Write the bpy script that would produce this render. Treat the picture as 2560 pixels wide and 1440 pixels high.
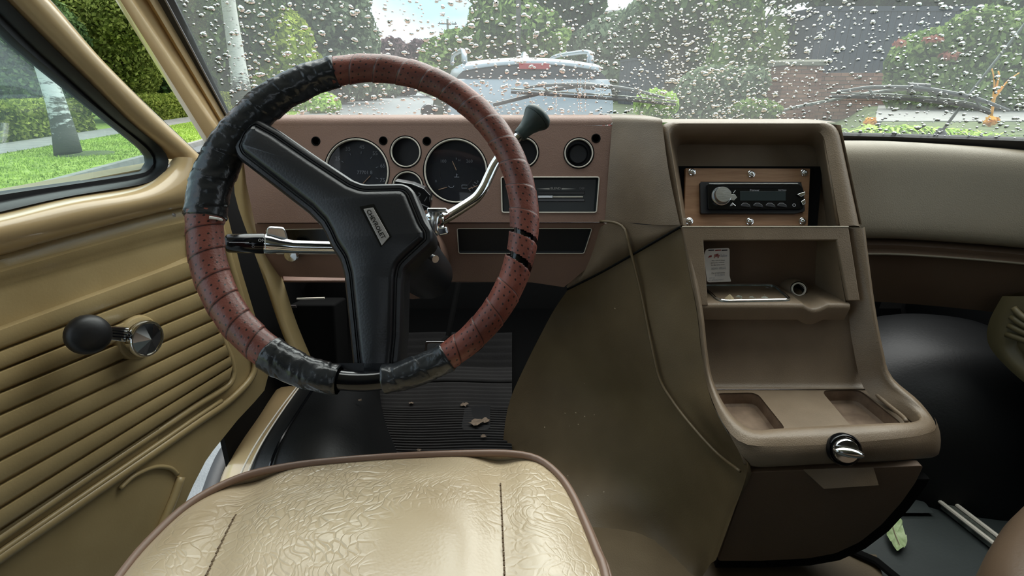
import bpy, bmesh, math, random
from mathutils import Vector, Matrix, geometry, noise
import numpy as np
R = math.radians
random.seed(7)
SC = bpy.context.scene
for _o in list(bpy.data.objects):
    bpy.data.objects.remove(_o)
COL = SC.collection

# ------------------------------------------------------------------ camera, sky, sun, exposure
FOC = 1345.0                       # focal length in pixels of a 2560 x 1440 frame
CAMZ = 0.80                        # eye height above the van floor (floor is z = 0)
PITCH = math.atan(505.0 / FOC)
CP, SP = math.cos(PITCH), math.sin(PITCH)
cam_d = bpy.data.cameras.new('camera')
cam_d.sensor_width = 36.0
cam_d.lens = 36.0 * FOC / 2560.0
cam_d.clip_start = 0.01
cam_d.clip_end = 500
cam = bpy.data.objects.new('camera', cam_d)
COL.objects.link(cam)
cam.location = (0, 0, CAMZ)
cam.rotation_euler = (R(90) - PITCH, 0, 0)
SC.camera = cam

world = bpy.data.worlds.new('overcast_sky')
SC.world = world
world.use_nodes = True
wn, wl = world.node_tree.nodes, world.node_tree.links
wn.clear()
w_out = wn.new('ShaderNodeOutputWorld')
w_bg = wn.new('ShaderNodeBackground')
w_tc = wn.new('ShaderNodeTexCoord')
w_map = wn.new('ShaderNodeMapping'); w_map.inputs['Scale'].default_value = (1.0, 1.0, 2.2)
w_no = wn.new('ShaderNodeTexNoise'); w_no.inputs['Scale'].default_value = 3.2; w_no.inputs['Detail'].default_value = 5
w_rp = wn.new('ShaderNodeValToRGB')
w_rp.color_ramp.elements[0].position = 0.36; w_rp.color_ramp.elements[0].color = (0.44, 0.67, 0.84, 1)
w_rp.color_ramp.elements[1].position = 0.62; w_rp.color_ramp.elements[1].color = (0.95, 0.97, 1.0, 1)
wl.new(w_tc.outputs['Generated'], w_map.inputs['Vector'])
wl.new(w_map.outputs['Vector'], w_no.inputs['Vector'])
wl.new(w_no.outputs['Fac'], w_rp.inputs['Fac'])
wl.new(w_rp.outputs['Color'], w_bg.inputs['Color'])
wl.new(w_bg.outputs['Background'], w_out.inputs['Surface'])
w_bg.inputs['Strength'].default_value = 1.45

sun_d = bpy.data.lights.new('sun', 'SUN')
sun_d.energy = 6.2
sun_d.angle = R(80)
sun_d.color = (1.0, 0.97, 0.90)
sun = bpy.data.objects.new('sun', sun_d)
COL.objects.link(sun)
sun.rotation_euler = Vector((-0.22, -0.50, -0.84)).to_track_quat('-Z', 'Y').to_euler()

SC.view_settings.view_transform = 'Standard'
SC.view_settings.look = 'None'
SC.view_settings.exposure = 0.2
SC.view_settings.gamma = 1.0
SC.view_settings.use_curve_mapping = False
SC.cycles.max_bounces = 8
SC.cycles.transparent_max_bounces = 12
SC.cycles.caustics_refractive = False
SC.cycles.caustics_reflective = False
SC.cycles.sample_clamp_indirect = 4.0

# ------------------------------------------------------------------ measuring helpers
def ray(px, py):
    a, b = (px - 1280.0) / FOC, (720.0 - py) / FOC
    return Vector((a, CP + b * SP, -SP + b * CP))
EYE = Vector((0, 0, CAMZ))
def PY(px, py, y):                 # point seen at a photo pixel that lies at forward distance y
    d = ray(px, py); return EYE + d * (y / d.y)
def PZ(px, py, z):                 # ... at height z
    d = ray(px, py); return EYE + d * ((z - CAMZ) / d.z)
def PXw(px, py, x):                # ... at lateral distance x
    d = ray(px, py); return EYE + d * (x / d.x)
def PT(px, py, t):                 # ... at camera depth t
    return EYE + ray(px, py) * t
def PP(px, py, p0, n):             # ... on the plane through p0 with normal n
    d = ray(px, py); return EYE + d * ((p0 - EYE).dot(n) / d.dot(n))

class Frame:                       # a plane with its own axes
    def __init__(s, o, u, v):
        s.o = Vector(o); s.u = Vector(u).normalized(); v = Vector(v)
        s.v = (v - s.u * v.dot(s.u)).normalized(); s.n = s.u.cross(s.v)
    def w(s, a, b, h=0.0): return s.o + s.u * a + s.v * b + s.n * h
    def px(s, px, py, h=0.0):      # pixel -> local (a, b) on the plane raised by h
        q = PP(px, py, s.o + s.n * h, s.n) - s.o
        return (q.dot(s.u), q.dot(s.v))
    def pw(s, px, py, h=0.0): return PP(px, py, s.o + s.n * h, s.n)
    def mat(s): return Matrix((s.u, s.v, s.n)).transposed().to_4x4()

# ------------------------------------------------------------------ objects
def tag(o, label=None, cat=None, group=None, kind=None):
    if label: o['label'] = label
    if cat: o['category'] = cat
    if group: o['group'] = group
    if kind: o['kind'] = kind
    return o
def thing(name, loc, label, cat, group=None, kind=None):
    o = bpy.data.objects.new(name, None); COL.objects.link(o)
    o.empty_display_size = 0.05
    o.location = loc
    return tag(o, label, cat, group, kind)
def root_loc(o):
    p = Vector((0, 0, 0))
    while o is not None:
        p += o.location; o = o.parent
    return p
def link_mesh(name, me, mat=None, parent=None):
    o = bpy.data.objects.new(name, me); COL.objects.link(o)
    if mat is not None:
        me.materials.clear(); me.materials.append(mat)
    if parent is not None: o.parent = parent
    return o
def dup_tree(o, parent=None):
    c = o.copy(); COL.objects.link(c)
    if parent is not None: c.parent = parent
    for ch in list(o.children):
        dup_tree(ch, c)
    return c

class MB:
    """collects shapes in world space; build() links them as one mesh object"""
    def __init__(s): s.v = []; s.f = []; s.uv = None
    def add(s, vs, fs):
        b = len(s.v); s.v += [Vector(p) for p in vs]; s.f += [tuple(b + i for i in f) for f in fs]; return s
    def grid(s, rows, closed_u=False, closed_v=False, flip=False):
        n, m = len(rows), len(rows[0]); vs = [p for r in rows for p in r]; fs = []
        for i in range(n if closed_v else n - 1):
            for j in range(m if closed_u else m - 1):
                a, b2 = i * m + j, i * m + (j + 1) % m
                c, d = ((i + 1) % n) * m + (j + 1) % m, ((i + 1) % n) * m + j
                fs.append((a, d, c, b2) if flip else (a, b2, c, d))
        return s.add(vs, fs)
    def loft(s, rings, cap=True):
        m = len(rings[0]); s.grid(rings, closed_u=True)
        if cap:
            b = len(s.v) - len(rings) * m
            s.f.append(tuple(b + j for j in reversed(range(m))))
            e = b + (len(rings) - 1) * m
            s.f.append(tuple(e + j for j in range(m)))
        return s
    def tube(s, pts, rad, seg=10, closed=False, cap=True, flat=1.0, up=None):
        pts = [Vector(p) for p in pts]; n = len(pts)
        rads = rad if isinstance(rad, (list, tuple)) else [rad] * n
        rings = []; prev = None
        for i, p in enumerate(pts):
            if closed: t = pts[(i + 1) % n] - pts[i - 1]
            else: t = pts[min(i + 1, n - 1)] - pts[max(i - 1, 0)]
            if t.length < 1e-9: t = Vector((0, 0, 1))
            t.normalize()
            if prev is None:
                ref = Vector(up) if up is not None else (Vector((0, 0, 1)) if abs(t.z) < 0.9 else Vector((1, 0, 0)))
                a = ref - t * ref.dot(t)
            else: a = prev - t * prev.dot(t)
            a.normalize(); prev = a; b = t.cross(a)
            rings.append([p + (a * math.cos(k * 2 * math.pi / seg) * flat + b * math.sin(k * 2 * math.pi / seg)) * rads[i] for k in range(seg)])
        if closed: s.grid(rings, closed_u=True, closed_v=True)
        else: s.loft(rings, cap)
        return s
    def lathe(s, o, ax, prof, seg=32, cap=True):
        o = Vector(o); ax = Vector(ax).normalized()
        ref = Vector((0, 0, 1)) if abs(ax.z) < 0.9 else Vector((1, 0, 0))
        a = (ref - ax * ref.dot(ax)).normalized(); b = ax.cross(a)
        rings = [[o + ax * h + (a * math.cos(k * 2 * math.pi / seg) + b * math.sin(k * 2 * math.pi / seg)) * r for k in range(seg)] for r, h in prof]
        return s.loft(rings, cap)
    def box(s, fr, a0, a1, b0, b1, h0, h1):
        vs = [fr.w(a, b, h) for h in (h0, h1) for a, b in ((a0, b0), (a1, b0), (a1, b1), (a0, b1))]
        return s.add(vs, [(3, 2, 1, 0), (4, 5, 6, 7), (0, 1, 5, 4), (1, 2, 6, 5), (2, 3, 7, 6), (3, 0, 4, 7)])
    def plate(s, fr, outer, holes=(), h0=-0.01, h1=0.0, back=True):
        loops = [list(outer)] + [list(h) for h in holes]
        flat = [p for l in loops for p in l]
        tris = geometry.tessellate_polygon([[Vector((p[0], p[1], 0)) for p in l] for l in loops])
        def ccw(t):
            (ax, ay), (bx, by), (cx, cy) = (flat[i] for i in t)
            return (bx - ax) * (cy - ay) - (by - ay) * (cx - ax) > 0
        n = len(flat)
        vs = [fr.w(p[0], p[1], h1) for p in flat] + [fr.w(p[0], p[1], h0) for p in flat]
        fs = []
        for t in tris:
            t = tuple(t) if ccw(t) else tuple(reversed(t))
            fs.append(t)
            if back: fs.append(tuple(n + i for i in reversed(t)))
        k = 0
        for li, l in enumerate(loops):
            m = len(l); ar = sum(l[i][0] * l[(i + 1) % m][1] - l[(i + 1) % m][0] * l[i][1] for i in range(m))
            fw = (ar > 0) == (li == 0)
            for i in range(m):
                a, b = k + i, k + (i + 1) % m
                fs.append((a, a + n, b + n, b) if fw else (b, b + n, a + n, a))
            k += m
        return s.add(vs, fs)
    def build(s, name, mat, parent=None, smooth=35, bevel=0, bseg=2, sub=0, solid=0, kind=None, label=None):
        off = root_loc(parent) if parent is not None else Vector((0, 0, 0))
        me = bpy.data.meshes.new(name)
        me.from_pydata([p - off for p in s.v], [], s.f)
        me.validate()
        if smooth:
            me.shade_smooth()
            if smooth < 180 and not bevel: me.set_sharp_from_angle(angle=R(smooth))
        o = link_mesh(name, me, mat, parent)
        if solid:
            m = o.modifiers.new('solid', 'SOLIDIFY'); m.thickness = solid; m.offset = -1
        if bevel:
            bm = bmesh.new(); bm.from_mesh(me); bmesh.ops.remove_doubles(bm, verts=bm.verts, dist=1e-6)
            bmesh.ops.dissolve_limit(bm, angle_limit=R(1), verts=bm.verts, edges=bm.edges)
            bm.to_mesh(me); bm.free()
            m = o.modifiers.new('bevel', 'BEVEL'); m.width = bevel; m.segments = bseg; m.limit_method = 'ANGLE'; m.angle_limit = R(30); m.harden_normals = True
        if sub:
            m = o.modifiers.new('sub', 'SUBSURF'); m.levels = sub; m.render_levels = sub
        if kind: o['kind'] = kind
        if label: o['label'] = label
        return o

def circle(c, r, n=32, ry=None, a0=0):
    return [(c[0] + r * math.cos(a0 + 2 * math.pi * k / n), c[1] + (ry or r) * math.sin(a0 + 2 * math.pi * k / n)) for k in range(n)]
def rounded(poly, rad, seg=4):
    """round the corners of a polygon (list of 2-tuples)"""
    out = []; n = len(poly)
    rads = rad if isinstance(rad, (list, tuple)) else [rad] * n
    for i in range(n):
        p = Vector(poly[i]); a = Vector(poly[i - 1]) - p; b = Vector(poly[(i + 1) % n]) - p
        la, lb = a.length, b.length; a.normalize(); b.normalize()
        d = min(rads[i], la * 0.45, lb * 0.45)
        if d < 1e-6: out.append((p.x, p.y)); continue
        p0, p1 = p + a * d, p + b * d
        for k in range(seg + 1):
            t = k / seg
            q = p0 * (1 - t) ** 2 + p * 2 * t * (1 - t) + p1 * t * t
            out.append((q.x, q.y))
    return out
def inset(poly, d):
    n = len(poly); out = []
    ar = sum(poly[i][0] * poly[(i + 1) % n][1] - poly[(i + 1) % n][0] * poly[i][1] for i in range(n))
    sg = 1 if ar > 0 else -1
    for i in range(n):
        p, a, b = Vector(poly[i]), Vector(poly[i - 1]), Vector(poly[(i + 1) % n])
        e0, e1 = (p - a), (b - p)
        if e0.length < 1e-9: e0 = e1
        if e1.length < 1e-9: e1 = e0
        e0.normalize(); e1.normalize()
        n0, n1 = Vector((-e0.y, e0.x)) * sg, Vector((-e1.y, e1.x)) * sg
        m = n0 + n1
        if m.length < 1e-6: m = n0
        m.normalize(); c = max(0.35, m.dot(n0))
        q = p + m * (d / c); out.append((q.x, q.y))
    return out
def smooth_line(pts, n):
    """Catmull-Rom resampling of a list of Vectors (or tuples) to n points, even in chord length"""
    P = [Vector(p) for p in pts]
    if len(P) == 2: return [P[0].lerp(P[1], k / (n - 1)) for k in range(n)]
    fine = []
    for i in range(len(P) - 1):
        p0, p1, p2, p3 = P[max(i - 1, 0)], P[i], P[i + 1], P[min(i + 2, len(P) - 1)]
        for k in range(12):
            t = k / 12
            fine.append(0.5 * ((2 * p1) + (p2 - p0) * t + (2 * p0 - 5 * p1 + 4 * p2 - p3) * t * t + (3 * p1 - p0 - 3 * p2 + p3) * t ** 3))
    fine.append(P[-1])
    L = [0.0]
    for a, b in zip(fine, fine[1:]): L.append(L[-1] + (b - a).length)
    out = []; j = 0
    for k in range(n):
        s = L[-1] * k / (n - 1)
        while j < len(L) - 2 and L[j + 1] < s: j += 1
        t = (s - L[j]) / max(L[j + 1] - L[j], 1e-9)
        out.append(fine[j].lerp(fine[j + 1], min(max(t, 0), 1)))
    return out
def lerp_line(line, x):
    """y at x on a px polyline, straight beyond its ends"""
    for i in range(len(line) - 1):
        if x <= line[i + 1][0] or i == len(line) - 2:
            (x0, y0), (x1, y1) = line[i], line[i + 1]
            return y0 + (y1 - y0) * (x - x0) / (x1 - x0)

def text(name, body, fr, a, b, size, mat, parent, h=0.0006, align='CENTER', rot=0.0, sx=1.0, bold=0.0):
    cu = bpy.data.curves.new(name, 'FONT'); cu.body = body; cu.size = size; cu.align_x = align; cu.align_y = 'CENTER'
    cu.resolution_u = 2; cu.offset = bold
    tmp = bpy.data.objects.new('tmp', cu); COL.objects.link(tmp)
    dg = bpy.context.evaluated_depsgraph_get(); dg.update()
    me = bpy.data.meshes.new_from_object(tmp.evaluated_get(dg)); bpy.data.objects.remove(tmp); bpy.data.curves.remove(cu)
    M = Matrix.Translation(fr.w(a, b, h) - root_loc(parent)) @ fr.mat() @ Matrix.Rotation(rot, 4, 'Z') @ Matrix.Diagonal((sx, 1, 1, 1))
    me.transform(M); me.name = name
    return link_mesh(name, me, mat, parent)

# ------------------------------------------------------------------ materials
def srgb(r, g, b):
    f = lambda c: (c / 255 / 12.92) if c / 255 <= 0.04045 else ((c / 255 + 0.055) / 1.055) ** 2.4
    return (f(r), f(g), f(b), 1)
def mat_new(name):
    m = bpy.data.materials.new(name); m.use_nodes = True
    nt = m.node_tree; nt.nodes.clear()
    o = nt.nodes.new('ShaderNodeOutputMaterial'); p = nt.nodes.new('ShaderNodeBsdfPrincipled')
    nt.links.new(p.outputs[0], o.inputs[0])
    return m, nt, p, o
def N(nt, typ, **kw):
    n = nt.nodes.new(typ)
    for k, v in kw.items():
        if k.startswith('_'): setattr(n, k[1:], v)
        else:
            key = int(k[1:]) if (k[0] == 'i' and k[1:].isdigit()) else k.replace('__', ' ')
            n.inputs[key].default_value = v
    return n
def simple(name, col, rough=0.5, metal=0.0, var=0.0, vscale=20, bump=0.0, bscale=200, coat=0.0, spec=0.5, col2=None, detail=3, btype='noise', stretch=None, bdist=0.002):
    """base colour with noise variation towards col2 and a fine bump"""
    m, nt, p, o = mat_new(name)
    p.inputs['Roughness'].default_value = rough; p.inputs['Metallic'].default_value = metal
    p.inputs['Specular IOR Level'].default_value = spec
    p.inputs['Coat Weight'].default_value = coat; p.inputs['Coat Roughness'].default_value = 0.12
    p.inputs['Base Color'].default_value = col
    tc = nt.nodes.new('ShaderNodeTexCoord'); src = tc.outputs['Object']
    if stretch:
        mp = N(nt, 'ShaderNodeMapping', Scale=stretch); nt.links.new(src, mp.inputs['Vector']); src = mp.outputs['Vector']
    if var > 0 or col2:
        n = N(nt, 'ShaderNodeTexNoise', Scale=vscale, Detail=detail, Roughness=0.6); nt.links.new(src, n.inputs['Vector'])
        r = nt.nodes.new('ShaderNodeValToRGB'); r.color_ramp.elements[0].position = 0.35; r.color_ramp.elements[1].position = 0.68
        c2 = col2 or tuple(c * (1 - var) for c in col[:3]) + (1,)
        r.color_ramp.elements[0].color = c2; r.color_ramp.elements[1].color = col
        nt.links.new(n.outputs['Fac'], r.inputs['Fac']); nt.links.new(r.outputs['Color'], p.inputs['Base Color'])
    if bump > 0:
        if btype == 'voronoi': b = N(nt, 'ShaderNodeTexVoronoi', Scale=bscale); out = b.outputs['Distance']
        else: b = N(nt, 'ShaderNodeTexNoise', Scale=bscale, Detail=4, Roughness=0.6); out = b.outputs['Fac']
        nt.links.new(src, b.inputs['Vector'])
        bp = N(nt, 'ShaderNodeBump', Strength=bump, Distance=bdist); nt.links.new(out, bp.inputs['Height'])
        nt.links.new(bp.outputs['Normal'], p.inputs['Normal'])
    return m

M = {}
M['tan_paint'] = simple('tan_paint', srgb(196, 169, 126), 0.26, coat=0.5, var=0.08, vscale=6, bump=0.05, bscale=60)
M['door_tan'] = simple('door_panel_tan', srgb(186, 164, 120), 0.34, var=0.12, vscale=5, bump=0.12, bscale=260, col2=srgb(166, 144, 102))
M['dash_brown'] = simple('dash_brown', srgb(142, 112, 98), 0.55, var=0.08, vscale=8, bump=0.25, bscale=480, btype='voronoi', bdist=0.001)
M['console_brown'] = simple('console_brown', srgb(132, 114, 94), 0.45, var=0.12, vscale=7, bump=0.22, bscale=520, btype='voronoi', bdist=0.001, col2=srgb(112, 95, 76))
M['cover_brown'] = simple('engine_cover_brown', srgb(114, 97, 72), 0.5, var=0.15, vscale=5, bump=0.15, bscale=420, btype='voronoi', bdist=0.001, col2=srgb(96, 80, 56))
M['bin_brown'] = simple('bin_brown', srgb(106, 84, 66), 0.55, var=0.1, vscale=7, bump=0.2, bscale=520, btype='voronoi', bdist=0.001)
M['dash_tan'] = simple('dash_tan', srgb(138, 126, 106), 0.5, var=0.08, vscale=6, bump=0.2, bscale=520, btype='voronoi', bdist=0.001)
M['rubber'] = simple('black_rubber', srgb(22, 22, 24), 0.45, bump=0.1, bscale=150)
M['black_plastic'] = simple('black_plastic', srgb(30, 31, 35), 0.38, bump=0.12, bscale=500, btype='voronoi', bdist=0.0008)
M['wheel_black'] = simple('wheel_black', srgb(28, 29, 33), 0.36, bump=0.14, bscale=420, btype='voronoi', bdist=0.0006)
M['gloss_black'] = simple('gloss_black', srgb(12, 13, 16), 0.12)
M['matte_black'] = simple('matte_black', srgb(6, 6, 6), 0.9, spec=0.2)
M['hump_vinyl'] = simple('black_vinyl', srgb(20, 21, 22), 0.5, spec=0.35, bump=0.25, bscale=180, bdist=0.0015)
M['floor_mat'] = simple('floor_mat_rubber', srgb(42, 40, 39), 0.75, var=0.25, vscale=9, col2=srgb(30, 28, 28), bump=0.2, bscale=160)
M['mat_grey'] = simple('grey_floor_vinyl', srgb(64, 70, 70), 0.45, var=0.2, vscale=5, bump=0.15, bscale=120)
M['chrome'] = simple('chrome', (0.82, 0.84, 0.85, 1), 0.12, metal=1.0)
M['brushed'] = simple('brushed_metal', (0.74, 0.75, 0.76, 1), 0.28, metal=1.0, bump=0.1, bscale=80, stretch=(1, 12, 1))
M['bezel'] = simple('bezel_silver', srgb(232, 224, 210), 0.3)
M['gauge_face'] = simple('gauge_face', srgb(20, 20, 27), 0.4)
M['print_grey'] = simple('print_grey', srgb(150, 150, 155), 0.6)
M['print_white'] = simple('print_white', srgb(225, 225, 222), 0.6)
M['print_dark'] = simple('print_dark', srgb(70, 62, 62), 0.7)
M['print_red'] = simple('print_red', srgb(150, 60, 55), 0.7)
M['paper'] = simple('paper', srgb(222, 214, 205), 0.7, var=0.05, vscale=60)
M['needle'] = simple('needle_orange', srgb(190, 150, 120), 0.5)
M['wood_plate'] = simple('wood_plate', srgb(158, 120, 88), 0.5, var=0.3, vscale=14, col2=srgb(136, 98, 68), stretch=(1.0, 1, 12), bump=0.1, bscale=60)
M['wood_edge'] = M['wood_plate']
M['galv'] = simple('stained_metal', srgb(150, 156, 150), 0.42, metal=0.75, var=0.3, vscale=40, col2=srgb(95, 100, 92))
M['leaf_pale'] = simple('pale_leaf', srgb(198, 214, 172), 0.6, var=0.2, vscale=60, col2=srgb(160, 182, 130), bump=0.3, bscale=90)
M['leaf_dry'] = simple('dry_leaf', srgb(140, 122, 104), 0.7, var=0.3, vscale=80, bump=0.3, bscale=120)
M['crumb'] = simple('pale_crumb', srgb(225, 205, 180), 0.7)
M['foam'] = simple('yellow_foam', srgb(205, 170, 90), 0.9, bump=0.4, bscale=300)
# ================================================================== VAN SHELL (setting)
def base_curve(x):                 # windscreen base: forward distance over lateral x
    P = [(-0.75, 0.98), (-0.60, 1.11), (-0.3, 1.22), (0.1, 1.27), (0.5, 1.22), (0.693, 1.15), (0.95, 1.03), (1.15, 0.86)]
    for i in range(len(P) - 1):
        if x <= P[i + 1][0] or i == len(P) - 2:
            p0, p1, p2, p3 = P[max(i - 1, 0)], P[i], P[i + 1], P[min(i + 2, len(P) - 1)]
            t = (x - p1[0]) / (p2[0] - p1[0])
            m1 = (p2[1] - p0[1]) / (p2[0] - p0[0]) * (p2[0] - p1[0]); m2 = (p3[1] - p1[1]) / (p3[0] - p1[0]) * (p2[0] - p1[0])
            return (2 * t**3 - 3 * t**2 + 1) * p1[1] + (t**3 - 2 * t**2 + t) * m1 + (-2 * t**3 + 3 * t**2) * p2[1] + (t**3 - t**2) * m2
ZB, RAKE = 0.695, 0.93             # base height, backward lean per metre of height
def glass_pt(x, z, out=0.0):       # a point on the windscreen; out moves it outward
    y = base_curve(x) - (z - ZB) * RAKE
    e = 0.01
    tx = Vector((2 * e, base_curve(x + e) - base_curve(x - e), 0)); tz = Vector((0, -RAKE, 1))
    n = tz.cross(tx).normalized()
    if n.y < 0: n = -n
    return Vector((x, y, z)) + n * out
def glass_n(x):
    return (glass_pt(x, 0.8, 1.0) - glass_pt(x, 0.8, 0.0)).normalized()
def on_glass(px, py, out=0.0):     # point of the windscreen seen at a photo pixel
    d = ray(px, py); lo, hi = 0.3, 2.6
    f = lambda t: (EYE + d * t).y - glass_pt((EYE + d * t).x, (EYE + d * t).z, 0).y
    for _ in range(50):
        mid = (lo + hi) / 2
        if f(mid) > 0: hi = mid
        else: lo = mid
    q = EYE + d * lo
    return glass_pt(q.x, q.z, out)

floor = thing('floor', (0, 0.6, 0), 'dark rubber covered van floor with black wheel humps', 'floor', kind='structure')
fb = MB()
FZ = Frame((0, 0, 0), (1, 0, 0), (0, 1, 0))
fb.box(FZ, -0.50, 1.14, -1.5, 1.44, -0.05, -0.004)
fb.build('floor_pan', M['mat_grey'], floor, smooth=0)
# firewall and toe board
fw = MB()
fw.grid([[Vector((x, y, z)) for x in np.linspace(-0.64, 1.14, 6)] for y, z in ((1.22, -0.004), (1.34, 0.06), (1.43, 0.20), (1.44, 0.66))])
wf = fw.build('wall_front', M['matte_black'], None, smooth=40, solid=0.01)
tag(wf, 'black firewall and toe board under the dashboard', 'wall', kind='structure')
wr = MB()
wr.grid([[Vector((1.10 + 0.03 * (z < 0.5), y, z)) for y in np.linspace(-0.6, 1.45, 6)] for z in (-0.05, 0.3, 0.5, 0.66)])
wro = wr.build('wall_right', M['matte_black'], None, smooth=40, solid=0.01)
tag(wro, 'dark lower side wall beside the passenger footwell', 'wall', kind='structure')
# left kick panel between firewall and door opening
wlft = MB()
wlft.grid([[Vector((-0.60, y, z)) for y in (0.94, 1.1, 1.44)] for z in (-0.1, 0.3, 0.68)])
wlo = wlft.build('wall_left', M['matte_black'], None, smooth=0, solid=0.01)
tag(wlo, 'black kick panel beside the pedals behind the open door', 'wall', kind='structure')

# ribbed rubber mat in the driver footwell, its ribs run across
mat_b = MB()
rows = []
yy = 0.62
def foot_z(y): return 0.0 if y < 1.22 else (0.06 * ((y - 1.22) / 0.12) if y < 1.34 else 0.06 + 0.14 * (y - 1.34) / 0.09)
k = 0
while yy < 1.395:
    for dy, dz in ((0, 0.001), (0.0020, 0.0058), (0.006, 0.0058), (0.0080, 0.001)):
        y = yy + dy
        rows.append([Vector((x, y - (0.012 if y > 1.3 else 0), foot_z(y) + dz + 0.002 * math.sin(x * 23 + y * 9))) for x in np.linspace(-0.40, 0.0, 12)])
    yy += 0.0105; k += 1
mat_b.grid(rows)
mat_b.build('floor_mat', M['floor_mat'], floor, smooth=60, label='ribbed black rubber mat')
hp = MB()                          # worn heel patch on the mat
fr = Frame(PZ(1190, 1030, 0.0075), (1, 0, 0), (0, 1, 0))
hp.plate(fr, rounded([(-0.032, -0.075), (0.04, -0.075), (0.034, 0.07), (-0.03, 0.07)], 0.012), (), -0.004, 0.0)
hp.build('heel_pad', M['rubber'], floor, smooth=0)

def ellipsoid(c, r, nu=32, nv=16, power=1.0, zmin=-0.01):
    rows = []
    for i in range(nv + 1):
        th = math.pi / 2 * i / nv
        ring = []
        for j in range(nu):
            ph = 2 * math.pi * j / nu
            cx, sx = math.cos(ph), math.sin(ph); ct = math.cos(th) ** power; st = math.sin(th)
            ring.append(Vector((c[0] + r[0] * cx * ct, c[1] + r[1] * sx * ct, max(zmin, c[2] + r[2] * st))))
        rows.append(ring)
    return rows
# black vinyl hump over the left wheel
lh = MB()
L0 = [(752, 962), (706, 1028), (655, 1110), (622, 1185), (600, 1270)]
L1 = [(790, 962), (745, 1030), (697, 1110), (668, 1190), (650, 1280)]
L2 = [(850, 965), (820, 1035), (790, 1110), (765, 1190), (745, 1290)]
L3 = [(915, 975), (905, 1040), (895, 1110), (885, 1190), (870, 1290)]
L4 = [(943, 985), (945, 1050), (962, 1110), (985, 1190), (985, 1290)]
L5 = [(952, 1000), (965, 1060), (990, 1120), (1010, 1190), (1020, 1290)]
rows = []
for L, zz in ((L0, (.10, .105, .10, .085, .06)), (L1, (.125, .13, .125, .11, .08)), (L2, (.155, .168, .165, .14, .10)), (L3, (.13, .15, .15, .125, .08)), (L4, (.075, .085, .085, .07, .03)), (L5, (.0, .0, .0, .0, .0))):
    rows.append(smooth_line([PZ(p[0], p[1], z) for p, z in zip(L, zz)], 14))
# continue the hump forward to the kick panel
rows = [[Vector((r[0].x * 1.0 + (r[0].x - r[3].x) * 1.2, r[0].y + 0.16, r[0].z * 0.8))] + r for r in rows]
lh.grid(rows)
lh.build('wheel_hump', M['hump_vinyl'], floor, smooth=180, sub=2, label='black vinyl hump beside the pedals')
seam = MB(); seam.tube(smooth_line([PZ(p[0], p[1], z + .0035) for p, z in zip(L1, (.125, .13, .125, .11, .08))], 24), 0.0028, 6)
seam.build('hump_welt', M['gloss_black'], floor)
# bright trim strips along the edge of that hump
for dx, nm in ((-3, 'edge_strip'), (-18, 'edge_strip')):
    tb = MB(); tb.tube(smooth_line([PZ(p[0] + dx * (0.4 + 0.25 * i), p[1] + 2, z + .004) for i, (p, z) in enumerate(zip(L0, (.10, .105, .10, .085, .06)))], 24), 0.0018, 6)
    tb.build(nm, M['bezel'], floor)
# tan step sill outside the hump
st = MB()
S0 = [(672, 985), (640, 1030), (590, 1100), (550, 1170), (515, 1290)]
S1 = [(700, 965), (668, 1030), (618, 1100), (580, 1170), (552, 1290)]
rows = [smooth_line([PZ(p[0], p[1], z) for p, z in zip(S0, (.065, .06, .05, .04, .0))], 16),
        smooth_line([PZ(p[0], p[1], z) for p, z in zip(S1, (.085, .085, .075, .06, .03))], 16),
        smooth_line([PZ(p[0] - 4, p[1] + 2, z) for p, z in zip(L0, (.095, .10, .095, .08, .05))], 16)]
rows.insert(0, [p + Vector((-0.012, 0, -0.09)) for p in rows[0]])
st.grid(rows)
st.build('door_step', M['tan_paint'], floor, smooth=180, sub=1, label='tan painted door step')
# black sill behind the open door, white ground shows past it
bs = MB()
B0 = [(655, 985), (612, 1045), (545, 1130), (500, 1240), (488, 1290)]
rows = [smooth_line([PZ(p[0], p[1], -0.02) for p in B0], 16), smooth_line([PZ(p[0] + 10, p[1], -0.01) for p in S0], 16)]
rows.insert(0, [p + Vector((-0.004, 0, -0.10)) for p in rows[0]])
bs.grid(rows); bs.build('sill_seal', M['rubber'], floor, smooth=60, solid=0.004)

# right hump, sill strip
rh = MB()
rh.grid(ellipsoid((1.02, 1.12, -0.02), (0.34, 0.29, 0.30), 40, 16, 0.75), closed_u=True)
rh.build('wheel_hump', M['hump_vinyl'], floor, smooth=180, label='black vinyl hump in the passenger footwell')
fr = Frame(PZ(2437, 1312, 0.012), PZ(2500, 1350, 0.012) - PZ(2398, 1272, 0.012), Vector((0, 0, 1)).cross(PZ(2500, 1350, 0.012) - PZ(2398, 1272, 0.012)))
sp_ = MB(); sp_.box(fr, -0.07, 0.16, -0.011, 0.011, -0.012, 0.0); sp_.build('sill_plate', M['galv'], floor, smooth=0, label='metal sill strip')
for s in (-0.012, 0.012):
    sp_ = MB(); sp_.tube([fr.w(-0.07, s, 0.002), fr.w(0.16, s, 0.002)], 0.0042, 8); sp_.build('sill_bead', M['bezel'], floor)
# crumpled carpet pieces on the right floor
cr = MB()
rows = []
for i in range(9):
    y = 0.845 + i * 0.012
    rows.append([Vector((x, y, 0.004 + 0.006 * (math.sin(i * 2.4 + x * 12) * 0.5 + 0.5) * (1 - abs(i - 4) / 5))) for x in np.linspace(0.66, 0.84, 14)])
cr.grid(rows); cr.build('floor_crease', M['mat_grey'], floor, smooth=180)

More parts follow.
